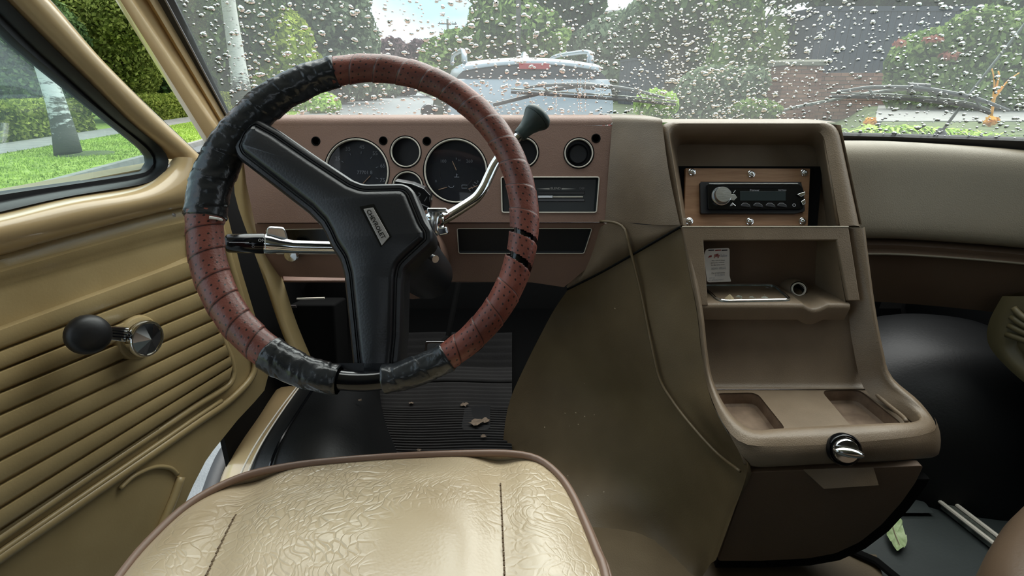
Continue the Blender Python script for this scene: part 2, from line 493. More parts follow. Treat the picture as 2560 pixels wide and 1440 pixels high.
# A pillar -----------------------------------------------------------------
pil = MB()
def ext(p0, p1, k): return p0 + (p1 - p0) * k
prof = [((505, 346), (288, 0), 1.00, 0.845), ((514, 340), (300, 0), 0.985, 0.83), ((532, 322), (322, 0), 0.995, 0.84), ((540, 315), (331, 0), 1.005, 0.85),
        ((543, 312), (338, 0), 1.03, 0.875), ((549, 306), (366, 0), 1.05, 0.895), ((553, 300), (374, 0), 1.045, 0.89), ((560, 288), (394, 0), 1.06, 0.905), ((566, 284), (402, 0), 1.10, 0.945)]
lines = []
for b, t, yb, yt in prof:
    p0, p1 = PY(b[0], b[1], yb), PY(t[0], t[1], yt)
    lines.append([ext(p0, p1, k) for k in (-0.45, 0, 0.33, 0.66, 1, 1.6, 2.2)])
lines.append([p + Vector((-0.03, 0.02, 0)) for p in lines[-1]])
lines.insert(0, [p + Vector((-0.03, 0.05, 0)) for p in lines[0]])
pil.grid(lines)
po = pil.build('trim_1', M['tan_paint'], None, smooth=50, sub=0)
tag(po, 'tan painted windscreen pillar left of the steering wheel', 'pillar', kind='structure')
# lower pillar: tan flange running down beside the kick panel
lp = MB()
la = [PY(575, 330, 1.03), PY(583, 430, 1.03), PY(590, 500, 1.03), PY(628, 610, 1.02), PY(660, 700, 1.01), PY(700, 820, 0.99), PY(745, 930, 0.97)]
lb = [PY(606, 330, 1.07), PY(612, 430, 1.05), PY(634, 540, 1.045), PY(662, 640, 1.03), PY(690, 720, 1.01), PY(722, 820, 0.99), PY(768, 930, 0.97)]
A_, B_ = smooth_line(la, 18), smooth_line(lb, 18)
lp.grid([[p + Vector((-0.01, 0.04, 0)) for p in A_], A_, [p.lerp(q, .5) + Vector((0, -.006, 0)) for p, q in zip(A_, B_)], B_, [p + Vector((0.004, 0.03, 0)) for p in B_]])
lpo = lp.build('trim_2', M['door_tan'], None, smooth=70)
tag(lpo, 'narrow tan flange running down from the dashboard end to the door step', 'trim', kind='structure')

# windscreen ----------------------------------------------------------------
win = thing('window_1', (0.15, 1.25, 0.70), 'rain covered windscreen with black rubber seal', 'window', kind='structure')
XL = lambda z: -0.600 - 0.0 * (z - ZB)
gm, nt, p, o = mat_new('windscreen_glass')
nt.nodes.remove(p)
tr = N(nt, 'ShaderNodeBsdfTransparent', Color=(0.93, 0.97, 0.95, 1)); gl = N(nt, 'ShaderNodeBsdfGlossy', Roughness=0.02)
df = N(nt, 'ShaderNodeBsdfDiffuse', Color=(0.9, 0.95, 0.95, 1)); tl = N(nt, 'ShaderNodeBsdfTranslucent', Color=(0.9, 0.95, 0.95, 1))
ad = N(nt, 'ShaderNodeMixShader', Fac=0.5); mx = N(nt, 'ShaderNodeMixShader', Fac=0.11); m2 = N(nt, 'ShaderNodeMixShader', Fac=0.04)
nt.links.new(df.outputs[0], ad.inputs[1]); nt.links.new(tl.outputs[0], ad.inputs[2])
nt.links.new(tr.outputs[0], mx.inputs[1]); nt.links.new(ad.outputs[0], mx.inputs[2])
nt.links.new(mx.outputs[0], m2.inputs[1]); nt.links.new(gl.outputs[0], m2.inputs[2]); nt.links.new(m2.outputs[0], o.inputs[0])
HAZE = mx
def pane_mat(name, haze, tint=(0.9, 0.97, 0.95, 1), gloss=.05):
    m_, nt_, p_, o_ = mat_new(name); nt_.nodes.remove(p_)
    a = N(nt_, 'ShaderNodeBsdfTransparent', Color=tint); b = N(nt_, 'ShaderNodeBsdfGlossy', Roughness=0.02); d = N(nt_, 'ShaderNodeBsdfTranslucent', Color=(.8, .9, .9, 1))
    x = N(nt_, 'ShaderNodeMixShader', Fac=haze); y = N(nt_, 'ShaderNodeMixShader', Fac=gloss)
    nt_.links.new(a.outputs[0], x.inputs[1]); nt_.links.new(d.outputs[0], x.inputs[2]); nt_.links.new(x.outputs[0], y.inputs[1]); nt_.links.new(b.outputs[0], y.inputs[2]); nt_.links.new(y.outputs[0], o_.inputs[0])
    return m_
_la, _lb = on_glass(562, 284), on_glass(400, 0)
def glass_left(z): return _la.x + (_lb.x - _la.x) * (z - _la.z) / (_lb.z - _la.z)
g = MB()
g.grid([[glass_pt(glass_left(z) + (1.14 - glass_left(z)) * k / 39, z) for k in range(40)] for z in np.linspace(0.66, 1.35, 10)])
g.build('pane', gm, win, smooth=180)
# seal: left edge, bottom edge
sl = MB()
q0, q1 = on_glass(571, 290), on_glass(418, 0)
lo_, hi_ = ext(q0, q1, -0.3), ext(q0, q1, 2.3)
path = [ext(lo_, hi_, k / 12) for k in range(13)]
path = [glass_pt(p.x, p.z, -0.006) for p in path]
fl = [p.copy() for p in path]
right = [on_glass(p_[0], p_[1], -0.004) for p_ in ((574, 290), (440, 0))]
w0 = on_glass(574, 282, -0.01); w1 = on_glass(440, 0, -0.01); e0 = on_glass(556, 284, -0.02); e1 = on_glass(392, 0, -0.02); m0 = on_glass(566, 283, -0.02); m1 = on_glass(416, 0, -0.02)
ks = (-0.35, 0, .25, .5, .75, 1, 1.6, 2.3)
sl.grid([[ext(e0, e1, k) for k in ks], [ext(m0, m1, k) for k in ks], [ext(m0, m1, k) + Vector((0.004, .002, 0)) for k in ks], [ext(w0, w1, k) for k in ks], [ext(w0, w1, k) + glass_n(-.6) * 0.012 for k in ks]])
sl.build('side_seal', M['rubber'], win, smooth=40)
# roof, header and right hand pillar: out of the picture, they shade the cabin
rf0 = MB(); rf0.box(Frame((0, 0, 1.36), (1, 0, 0), (0, 1, 0)), -0.80, 1.20, -1.5, 0.66, 0, 0.03)
rfo = rf0.build('ceiling', simple('headliner', srgb(206, 196, 176), .9), None, smooth=0); tag(rfo, 'pale headliner over the cabin', 'ceiling', kind='structure')
m_side = simple('side_lining', srgb(92, 80, 62), .8)
bw0 = MB(); bw0.box(Frame((0, -1.5, 0), (1, 0, 0), (0, 0, 1)), -0.82, 1.22, -.05, 1.06, -.02, .02); bw0.box(Frame((0, -1.5, 0), (1, 0, 0), (0, 0, 1)), -0.82, -.35, 1.06, 1.36, -.02, .02); bw0.box(Frame((0, -1.5, 0), (1, 0, 0), (0, 0, 1)), .75, 1.22, 1.06, 1.36, -.02, .02)
bwo = bw0.build('wall_back', m_side, None, smooth=0); tag(bwo, 'dim rear lining with a window behind the seats', 'wall', kind='structure')
rw0 = MB(); rw0.box(Frame((1.2, -1.5, 0), (0, 1, 0), (0, 0, 1)), 0, 1.9, -.05, .64, -.02, .02); rw0.box(Frame((1.2, -1.5, 0), (0, 1, 0), (0, 0, 1)), 0, 1.75, .64, 1.36, -.02, .02)  # upper box added over the unseen side window to darken this side
rwo = rw0.build('wall_right', m_side, None, smooth=0); tag(rwo, 'passenger side lining with an added upper panel shutting out window light', 'wall', kind='structure')
lw0 = MB(); lw0.box(Frame((-.80, -1.5, 0), (0, 1, 0), (0, 0, 1)), 0, 1.15, -.05, 1.36, -.02, .02)
lwo = lw0.build('wall_left', m_side, None, smooth=0); tag(lwo, 'side lining behind the driver door', 'wall', kind='structure')
rp0 = MB(); rp0.tube([glass_pt(1.13, ZB - .02, -.01), glass_pt(1.13, 1.36, -.01)], .035, 8); rp0.box(Frame((1.15, -.35, .6), (0, 1, 0), (0, 0, 1)), -.06, .06, 0, .78, -.03, .03)
rpo = rp0.build('trim_3', M['tan_paint'], None, smooth=40); tag(rpo, 'tan pillars on the passenger side', 'pillar', kind='structure')
wl2 = MB(); wl2.tube([ext(m0, m1, k) + Vector((0.006, -.003, 0)) for k in ks], 0.0015, 6); wl2.build('seal_lip', M['print_grey'], win)
bsl = MB()
xs = np.linspace(0.50, 1.14, 24)
bsl.grid([[glass_pt(x, ZB + 0.014, 0.004) for x in xs], [glass_pt(x, ZB + 0.014, -0.006) for x in xs], [glass_pt(x, ZB, -0.012) for x in xs], [glass_pt(x, ZB - 0.012, -0.014) for x in xs], [glass_pt(x, ZB - 0.02, 0.0) for x in xs]])
bsl.build('lower_seal', M['rubber'], win, smooth=60)

# ================================================================== DRIVER DOOR (ajar)
TH = R(15)
DF = Frame(Vector((-0.56, 0.725, 0.451)), (math.sin(TH), math.cos(TH), 0), (0, 0, 1))
DF.n = Vector((math.cos(TH), -math.sin(TH), 0))
def dpx(px, py, h=0.0):
    return PP(px, py, DF.o + DF.n * h, DF.n)
door = thing('door_1', (-0.56, 0.725, 0.0), 'tan ribbed driver door standing ajar', 'door', kind='structure')
# right hand boundary of the ribbed field, and the outer edge of the door
bnd = [(470, 545), (478, 641), (508, 712), (534, 777), (560, 855), (577, 893), (585, 932), (572, 955), (540, 975), (495, 999), (380, 1066)]
edge = [(500, 395), (535, 440), (564, 518), (580, 582), (603, 674), (638, 790), (662, 870), (673, 930), (661, 976), (637, 1004), (594, 1050), (533, 1126), (514, 1153), (484, 1211), (462, 1260), (430, 1330), (400, 1440)]
def xr(y): # x of the ribbed field's right end at row y
    return None
XLFT = -160
field_lines = [  # (px line, height) top to bottom; lines are straight in the photo
    ([(0, 638), (133, 597), (267, 563), (400, 530), (478, 513)], 0.000),
    ([(0, 650), (400, 541), (478, 523)], 0.006),
    ([(0, 672), (400, 562), (478, 546)], 0.007),
    ([(0, 681), (400, 568), (478, 552)], 0.013),
    ([(0, 700), (400, 588), (478, 570)], 0.010),
    ([(0, 716), (400, 602), (478, 583)], 0.001),
    ([(0, 735), (400, 620), (478, 600)], 0.002),
    ([(0, 816), (400, 671), (478, 637)], 0.001)]
ridges = [((0, 823), (400, 677)), ((0, 880), (400, 728)), ((0, 930), (400, 770)), ((0, 985), (400, 818)), ((0, 1040), (400, 862)), ((0, 1097), (400, 905)), ((0, 1155), (400, 948)), ((0, 1215), (400, 990)), ((0, 1275), (400, 1028)), ((0, 1330), (400, 1066))]
def ridge_end(l):          # where a ridge meets the field boundary
    (x0, y0), (x1, y1) = l; m_ = (y1 - y0) / (x1 - x0)
    best = None
    for a, b in zip(bnd, bnd[1:]):
        fa, fb = a[1] - (y0 + m_ * (a[0] - x0)), b[1] - (y0 + m_ * (b[0] - x0))
        if fa * fb <= 0 and abs(fa - fb) > 1e-6:
            t = fa / (fa - fb); best = (a[0] + (b[0] - a[0]) * t, a[1] + (b[1] - a[1]) * t)
            if a[0] > 470 : break
    return best or (480, y0 + m_ * (480 - x0))
for i in range(len(ridges)):
    r0 = ridges[i]; e0 = ridge_end(r0)
    if i + 1 < len(ridges):
        r1 = ridges[i + 1]; e1 = ridge_end(r1)
        for f, h in ((0, .0090), (.05, .0108), (.2, .0112), (.76, .0112), (.83, .0090), (.88, .0015), (.94, .0002)):
            L = [(0, r0[0][1] * (1 - f) + r1[0][1] * f), (400, r0[1][1] * (1 - f) + r1[1][1] * f), (e0[0] * (1 - f) + e1[0] * f, e0[1] * (1 - f) + e1[1] * f)]
            field_lines.append((L, h))
    else:
        field_lines.append(([(0, r0[0][1]), (400, r0[1][1])], 0.008))
        for d_, h in ((14, 0.003), (40, -0.002)):
            field_lines.append(([(0, r0[0][1] + d_), (395, r0[1][1] + d_ + 3)], h))
NC = 22
rows = []
for L, h in field_lines:
    x1 = L[-1][0]
    rows.append([dpx(x, lerp_line(L, x), h) for x in [XLFT + (x1 - XLFT) * k / (NC - 1) for k in range(NC)]])
d1 = MB(); d1.grid(rows)
d1.build('ribbed_panel', M['door_tan'], door, smooth=50)
# plain inner sheet around the ribbed field, down to the sill
outer = [dpx(x, y, -0.004) for x, y in edge]
od = [((p - DF.o).dot(DF.u), (p - DF.o).dot(DF.v)) for p in outer]
lft = dpx(XLFT, 520, -0.004); bot = dpx(XLFT, 1700, -0.004)
od += [((bot - DF.o).dot(DF.u), (bot - DF.o).dot(DF.v)), ((lft - DF.o).dot(DF.u), (lft - DF.o).dot(DF.v))]
class DFr:                 # the door plane as a frame with an inward normal
    @staticmethod
    def w(a, b, h=0.0): return DF.o + DF.u * a + DF.v * b + DF.n * h
d2 = MB(); d2.plate(DFr, od, (), -0.05, -0.004)
d2.build('inner_sheet', M['door_tan'], door, smooth=0)
# raised bead framing the ribbed field
bd = MB(); bd.tube(smooth_line([dpx(x, y, 0.003) for x, y in bnd[:7]] + [dpx(x, y, 0.003) for x, y in ((577, 958), (545, 982), (495, 1012), (400, 1075), (200, 1208), (0, 1345), (-160, 1460))], 60), 0.006, 8, flat=0.8)
bd.build('field_bead', M['door_tan'], door, smooth=180)
b2 = [(540, 520), (560, 600), (590, 705), (618, 800), (636, 880), (638, 920), (625, 950), (600, 978), (563, 1010), (500, 1052), (400, 1121), (200, 1258), (0, 1395), (-160, 1508)]
bd = MB(); bd.tube(smooth_line([dpx(x, y, 0.002) for x, y in b2], 70), 0.008, 8, flat=0.7)
bd.build('frame_bead', M['door_tan'], door, smooth=180)
bd = MB(); bd.tube(smooth_line([dpx(x - 9, y - 9, 0.002) for x, y in b2[8:]], 40), 0.004, 8)
bd.build('frame_bead', M['door_tan'], door, smooth=180)
# lower pocket rim and its upright fold
bd = MB(); bd.tube(smooth_line([dpx(x, y, 0.0) for x, y in ((300, 1222), (335, 1190), (385, 1168), (425, 1170), (444, 1186))], 30), 0.0035, 8); bd.build('pocket_rim', M['door_tan'], door, smooth=180)
bd = MB(); bd.tube(smooth_line([dpx(x, y, 0.0) for x, y in ((452, 1192), (436, 1240), (415, 1290), (395, 1340), (380, 1440))], 20), 0.007, 8); bd.build('pocket_fold', M['door_tan'], door, smooth=180)
# rounded sill band under the window
sill = [([(0, 533), (167, 494), (350, 463), (415, 420), (430, 395)], 0.018), ([(0, 541), (170, 502), (355, 470), (428, 424), (445, 392)], 0.034), ([(0, 560), (190, 517), (375, 484), (455, 436), (470, 392)], 0.046), ([(0, 590), (200, 545), (395, 502), (490, 458), (505, 398)], 0.047), ([(0, 618), (200, 572), (400, 522), (515, 488), (528, 425)], 0.036), ([(0, 637), (200, 582), (400, 530), (530, 500), (548, 470)], 0.016), ([(0, 640), (200, 584), (400, 532), (535, 506), (556, 490)], 0.0)]
rows = []
for L, h in sill:
    L = [(XLFT, L[0][1] + (L[0][1] - L[1][1]) * 0.8)] + L
    rows.append(smooth_line([dpx(x, y, h) for x, y in L], 30))
d3 = MB(); d3.grid(rows); d3.build('sill_band', M['tan_paint'], door, smooth=180, sub=1)
# slanted front bar of the window frame
barA = [(-178, -200), (15, 0), (210, 194), (323, 307), (404, 373), (432, 398)]
barC = [(-85, -200), (113, 0), (233, 140), (350, 257), (482, 381), (500, 398)]
NB = 24
la, lc = smooth_line([dpx(x, y, 0.02) for x, y in barA], NB), smooth_line([dpx(x, y, 0.012) for x, y in barC], NB)
rows = [[p + DF.n * -0.02 for p in la], la]
for f, h in ((.22, .016), (.5, .022), (.8, .018), (.95, .008)):
    rows.append([p.lerp(q, f) + DF.n * h for p, q in zip(la, lc)])
rows += [lc, [p - DF.n * 0.03 for p in lc]]
d4 = MB(); d4.grid(rows); d4.build('window_frame', M['tan_paint'], door, smooth=180)
d5 = MB(); d5.tube([p + DF.n * 0.003 + DF.u * 0.001 for p in lc], 0.0022, 6); d5.build('frame_edge', M['bezel'], door, smooth=180)
d5 = MB(); d5.tube([p - DF.n * 0.008 + DF.u * 0.007 for p in lc], 0.0055, 6); d5.build('frame_gasket', M['rubber'], door, smooth=180)
# black window rubber: outer and inner outline
so = [(-178, -200), (15, 0), (210, 194), (323, 307), (396, 366), (417, 392), (419, 412), (404, 436), (350, 463), (167, 494), (0, 533), (-160, 573)]
si = [(-260, -200), (0, 72), (78, 144), (257, 288), (354, 366), (376, 392), (379, 404), (366, 424), (340, 432), (194, 455), (0, 482), (-160, 510)]
NS = 60
A_, B_ = smooth_line([dpx(x, y, 0.020) for x, y in so], NS), smooth_line([dpx(x, y, 0.004) for x, y in si], NS)
rows = [A_, [p.lerp(q, .12) + DF.n * .006 for p, q in zip(A_, B_)], [p.lerp(q, .45) + DF.n * .003 for p, q in zip(A_, B_)], [p.lerp(q, .55) - DF.n * .004 for p, q in zip(A_, B_)], [p.lerp(q, .9) + DF.n * .002 for p, q in zip(A_, B_)], B_, [p - DF.n * .012 for p in B_]]
d6 = MB(); d6.grid(rows); d6.build('window_seal', M['rubber'], door, smooth=60)
gp = [dpx(x, y, -0.004) for x, y in [(-330, -260)] + si[1:]] + [dpx(-330, 520, -0.004)]
d7 = MB(); d7.plate(DFr, [((p - DF.o).dot(DF.u), (p - DF.o).dot(DF.v)) for p in gp], (), -0.008, -0.004)
d7.build('window_pane', pane_mat('door_glass', 0.05, (0.86, 0.94, 0.93, 1)), door, smooth=0)
# small screw near the corner
sc_ = MB(); sc_.lathe(dpx(432, 538, 0.004), DF.n, [(0.004, 0), (0.004, .002), (.002, .0035)], 12); sc_.build('screw', M['brushed'], door)
# window crank
ck = bpy.data.objects.new('window_crank', None); COL.objects.link(ck); ck.parent = door; ck['label'] = 'chrome window crank with black knob'
c0 = dpx(332, 842, 0.0)
cb = MB(); cb.lathe(c0, DF.n, [(.034, .0), (.034, .009), (.031, .014), (.026, .016)], 36); cb.build('crank_collar', M['door_tan'], ck)
c1 = dpx(340, 843, 0.02)
cb = MB(); cb.lathe(dpx(338, 843, .02), DF.n, [(.020, 0), (.022, .006), (.0262, .014), (.0272, .020), (.0255, .0235), (.0235, .0235)], 36, cap=False); cb.build('crank_boss', M['chrome'], ck, smooth=40); cb = MB(); cb.lathe(dpx(338, 843, .02) + DF.n * .0232, DF.n, [(.0240, -.001), (.0005, .006)], 9, cap=False); cb.build('crank_cap', M['chrome'], ck, smooth=0)
a0, a1 = dpx(312, 836, .030), dpx(232, 828, .042)
cb = MB()
dv = (a1 - a0).normalized(); sd = dv.cross(DF.n).normalized()
cb.loft([[a0 + sd * .0105 + DF.n * .006, a0 + sd * .0105 - DF.n * .006, a0 - sd * .0105 - DF.n * .006, a0 - sd * .0105 + DF.n * .006], [a1 + sd * .008 + DF.n * .004, a1 + sd * .008 - DF.n * .004, a1 - sd * .008 - DF.n * .004, a1 - sd * .008 + DF.n * .004]])
cb.build('crank_arm', M['chrome'], ck, smooth=0, bevel=.002)
for s_ in (-.004, .0, .004):
    gr = MB(); gr.tube([a0 + sd * s_ + DF.n * .0068, a1 + sd * s_ + DF.n * .0048], .0012, 5); gr.build('crank_groove', M['gloss_black'], ck)
kd = (EYE - dpx(212, 835, .05)).normalized().lerp(DF.n, .45)
cb = MB(); cb.lathe(dpx(210, 835, .04), kd, [(.012, -.004), (.022, .004), (.0255, .013), (.024, .021), (.018, .026), (.008, .0285)], 28)
kb = cb.build('crank_knob', M['rubber'], ck, smooth=180)
# ================================================================== DASHBOARD
dash = thing('dashboard', (0.0, 1.05, 0.55), 'reddish brown dashboard with round gauges behind the steering wheel', 'dashboard')
ipA, ipB = PY(1100, 330, 1.06), PY(1100, 550, 1.02)
IP = Frame(ipB, (1, 0, 0), ipA - ipB)          # instrument panel plane, normal towards the driver
if IP.n.y > 0: print('IP normal wrong')
def ip(px, py, h=0.0): return IP.px(px, py, h)
MPX = (Vector(ip(1101, 440)) - Vector(ip(1100, 440))).length      # metres per photo pixel on the panel
def ipc(px, py, r, n=40): return circle(ip(px, py), r * MPX, n)
gauges = [(892, 428, 80), (1014, 380, 37.5), (1019, 467, 38), (1139, 427.5, 79), (1309, 381, 36.5), (1447, 383, 36)]
dimples = [(789.5, 353, 9), (958, 352, 8.5), (1067, 353, 8.5), (1490, 346, 9)]
heater = [(1253, 443), (1498, 443), (1491, 531), (1255, 531)]
outer = [ip(x, y) for x, y in [(600, 314), (1530, 314), (1522, 430), (1513, 555), (637, 557), (616, 460), (606, 380)]]
holes = [ipc(x, y, r + 2.5) for x, y, r in gauges] + [ipc(x, y, r, 20) for x, y, r in dimples] + [[ip(x, y) for x, y in heater]]
b = MB(); b.plate(IP, outer, holes, -0.012, 0.0, back=False)
b.build('instrument_panel', M['dash_brown'], dash, smooth=30)
# rolled top edge and the flat top running to the windscreen
xa, xb = IP.w(*ip(600, 314)).x, IP.w(*ip(1530, 314)).x
top0 = IP.w(*ip(1100, 314))
rows = []
for dy, dz in ((0, 0), (0.0008, .0055), (.0035, .0105), (.0085, .0142), (.017, .0164), (.05, .017), (.12, .015)):
    rows.append([Vector((x, top0.y + dy, top0.z + dz)) for x in np.linspace(xa, xb, 12)])
rows.append([Vector((x, base_curve(x) + 0.01, top0.z - 0.005)) for x in np.linspace(xa, xb, 12)])
b = MB(); b.grid(rows); b.build('dash_top', M['dash_brown'], dash, smooth=180, sub=1)
TOPZ = top0.z + 0.017
# cups, bezels, faces of the gauges
def ring(c, r, w, h, mat, name, parent, seg=48):
    bb = MB(); o_ = IP.w(c[0], c[1], 0)
    bb.lathe(o_, IP.n, [(r - w, h - .001), (r - w * .7, h + .0016), (r - w * .3, h + .0016), (r, h - .001), (r, h - .004), (r - w, h - .004)], seg, cap=False)
    return bb.build(name, mat, parent, smooth=60)
gface = {}
for i, (x, y, r) in enumerate(gauges):
    c = ip(x, y); rr = r * MPX
    depth = -0.016 if i in (0, 3) else -0.020
    bb = MB(); bb.lathe(IP.w(c[0], c[1], 0), IP.n, [(rr + .002, 0.0005), (rr + .0005, -.003), (rr * .98, -.004), (rr * .95, depth), (0.0001, depth - .0005)], 48, cap=False)
    cup = bb.build('gauge', M['gauge_face'], dash, smooth=60, label={0: 'large round speedometer', 1: 'small blank round dial above', 2: 'small round dial behind the hub', 3: 'large round temperature and fuel gauge'}.get(i, 'small round switch dial'))
    ring(c, rr, 0.0030 if r > 60 else .0026, .001, M['bezel'], 'gauge_bezel', cup)
    gface[i] = (c, rr, depth, cup)
lens_m = pane_mat('gauge_lens', 0.02, (0.9, 0.92, 0.95, 1), .02)
for i in (0, 3):
    c, rr, d, cup = gface[i]
    bb = MB(); bb.lathe(IP.w(c[0], c[1], -0.004), IP.n, [(rr * .975, 0), (0.0001, 0.0005)], 40, cap=False); bb.build('gauge_lens', lens_m, cup, smooth=180)
def glab(i, body, dx, dy, size, mat='print_grey', **kw):
    c, rr, d, cup = gface[i]
    return text('lettering', body, IP, c[0] + dx * rr, c[1] + dy * rr, size * rr, M[mat], cup, h=d + .0012, **kw)
def gline(i, pts, w, mat, name='dial_mark'):
    c, rr, d, cup = gface[i]
    bb = MB(); bb.tube([IP.w(c[0] + x * rr, c[1] + y * rr, d + .002) for x, y in pts], w * rr, 5); return bb.build(name, M[mat], cup)
for k, s in enumerate(('5', '15', '25', '35', '45', '55', '65', '75', '85')):
    a = R(215 - k * 33.5); glab(0, s, .78 * math.cos(a), .78 * math.sin(a), .17)
    a2 = R(215 - k * 33.5 + 8); gline(0, [(.56 * math.cos(a), .56 * math.sin(a)), (.64 * math.cos(a), .64 * math.sin(a))], .009, 'print_grey')
glab(0, '77701 8', 0.18, -.02, .15)
gline(0, [(0.12, -.36), (.36, -.12)], .012, 'needle', 'needle')
glab(3, '100', -.42, .33, .14); glab(3, '260', .42, .33, .14)
glab(3, 'H', .1, .36, .10)
for a in (0.0,): gline(3, [(-.0, .38), (-.0, .44)], .01, 'print_grey')
gline(3, [(-.12, .33), (.0, .05)], .014, 'needle', 'needle')
gline(3, [(0, -.06), (0, -.16)], .012, 'print_grey'); gline(3, [(-.07, -.17), (.09, -.17)], .012, 'print_grey'); gline(3, [(0, -.1), (.05, -.1)], .01, 'print_grey')
gline(3, [(-.58, -.57), (-.30, -.49)], .014, 'needle', 'needle'); gline(3, [(.38, -.55), (.68, -.44)], .014, 'needle', 'needle')
glab(3, '0', -.66, -.30, .11); glab(3, '9', .68, -.32, .11); glab(3, 'F', .64, -.50, .1)
gline(3, [(.17, -.42), (.17, -.52), (.34, -.52), (.34, -.42), (.17, -.42)], .011, 'print_grey')
gline(3, [(-.26, -.45), (-.2, -.5), (-.12, -.5), (-.08, -.44)], .012, 'print_grey')
for a0_, a1_ in ((35, 65), (-60, -25), (170, 215)):
    gline(3, [(.55 * math.cos(R(a0_ + (a1_ - a0_) * k / 8)), .55 * math.sin(R(a0_ + (a1_ - a0_) * k / 8))) for k in range(9)], .006, 'print_dark')
for a in (-30, -38, -46, -54): gline(3, [(.66 * math.cos(R(a)), .66 * math.sin(R(a))), (.76 * math.cos(R(a)), .76 * math.sin(R(a)))], .010, 'print_grey')
# inner knobs of the right dial
c, rr, d, cup5 = gface[5]
bb = MB(); bb.lathe(IP.w(c[0], c[1], d), IP.n, [(rr * .72, 0), (rr * .70, .009), (rr * .6, .011), (rr * .55, .009), (.0001, .009)], 32, cap=False); bb.build('dial_knob', M['black_plastic'], cup5, smooth=50)
for x, y, r in dimples:
    bb = MB(); bb.lathe(IP.w(*ip(x, y), 0), IP.n, [(r * MPX * 1.3, .0), (r * MPX * 1.1, .0012), (r * MPX, .0), (r * MPX * .9, -.014), (.0001, -.015)], 20, cap=False); bb.build('screw_recess', M['dash_brown'] if False else M['matte_black'], dash, smooth=60)
# heater control box
def quad_recess(name, q, depth, fmat, bmat, fr, px2, parent, w=0.0024):
    pts = [fr_px for fr_px in (px2(x, y) for x, y in q)]
    bb = MB(); ins = inset(pts, .003)
    n_ = len(pts)
    bb.add([fr.w(p[0], p[1], .0) for p in pts] + [fr.w(p[0], p[1], depth) for p in ins], [(i, (i + 1) % n_, n_ + (i + 1) % n_, n_ + i) for i in range(n_)] + [tuple(n_ + i for i in range(n_))])
    o_ = bb.build(name, fmat, parent, smooth=0)
    rp = rounded(pts, .004, 3)
    bb = MB(); bb.tube([fr.w(p[0], p[1], .001) for p in rp], w / 2, 6, closed=True); bb.build(name + '_bezel', bmat, parent)
    return o_
hm = simple('heater_face', srgb(38, 44, 44), 0.3)
heat_o = quad_recess('heater_control', heater, -0.016, hm, M['bezel'], IP, ip, dash)
def ipbar(x0, x1, y0, y1, h0, h1, name, mat):
    a0, b0 = ip(x0, y1, h1); a1, b1 = ip(x1, y0, h1)
    bb = MB(); bb.box(IP, a0, a1, b0, b1, h0, h1); return bb.build(name, mat, heat_o, smooth=0, bevel=.0008)
ipbar(1272, 1292, 462, 525, -.0158, -.0142, 'lever_slot', M['gloss_black'])
ipbar(1276, 1288, 500, 520, -.015, -.004, 'heater_lever', M['chrome'])
ipbar(1345, 1462, 478, 486, -.0158, -.0142, 'lever_slot', M['gloss_black'])
ipbar(1345, 1462, 497, 504, -.0158, -.0142, 'lever_slot', M['gloss_black'])
ipbar(1345, 1382, 489, 495, -.0150, -.010, 'heater_lever', M['brushed'])
ipbar(1345, 1458, 490, 494, -.0155, -.013, 'heater_rail', M['bezel'])
for x0, x1 in ((1342, 1374), (1404, 1440)):
    a0, b0 = ip(x0, 474, -.015); a1, b1 = ip(x1, 470, -.015)
    bb = MB(); bb.plate(IP, [(a0, b0), (a1, (b0 + b1) / 2), (a0, b1)] if x0 > 1400 else [(a0, (b0 + b1) / 2), (a1, b0), (a1, b1)], (), -.0156, -.0148); bb.build('heater_mark', M['print_white'], heat_o, smooth=0)
text('lettering', 'BLEND', IP, *ip(1389, 471, -.015), 0.0065, M['print_white'], heat_o, h=-.0148)
text('lettering', 'DEF', IP, *ip(1455, 471, -.015), 0.006, M['print_grey'], heat_o, h=-.0148)
# lower panel under the instruments
lpA, lpB = PY(1100, 558, 1.025), PY(1100, 660, 1.035)
LP = Frame(lpB, (1, 0, 0), lpA - lpB)
def lp_(px, py, h=0.0): return LP.px(px, py, h)
ash = [(1143, 571), (1480, 571), (1460, 633), (1147, 633)]
lights = [(664, 574), (850, 571), (850, 634), (690, 634)]
b = MB(); b.plate(LP, [lp_(x, y) for x, y in ((637, 559), (1512, 558), (1545, 566), (1560, 580), (1480, 660), (1410, 718), (1330, 706), (660, 690))], [[lp_(x, y) for x, y in ash], [lp_(x, y) for x, y in lights]], -.01, 0.0, back=False)
b.build('lower_panel', M['dash_brown'], dash, smooth=0)
rows = []
for dy, py in ((0, 0), (.012, -.004), (.05, -.008), (.14, .0)):
    rows.append([Vector((x, LP.o.y + dy + .012, LP.w(0, lp_(1000, 704)[1]).z + py)) for x in np.linspace(LP.w(*lp_(655, 690)).x, LP.w(*lp_(1420, 715)).x, 8)])
b = MB(); b.grid(rows); b.build('lower_lip', M['dash_brown'], dash, smooth=180, solid=.004)
quad_recess('switch_panel', ash, -.006, M['black_plastic'], M['bezel'], LP, lp_, dash, .0018)
quad_recess('light_switch_panel', lights, -.02, M['gloss_black'], M['bezel'], LP, lp_, dash, .0018)
kb_ = MB(); kb_.lathe(LP.w(*lp_(735, 630), -.01), LP.n, [(.006, 0), (.006, .016), (.013, .018), (.0145, .026), (.012, .030), (.0001, .031)], 24, cap=False); kb_.build('light_switch_knob', M['chrome'], dash, smooth=40)
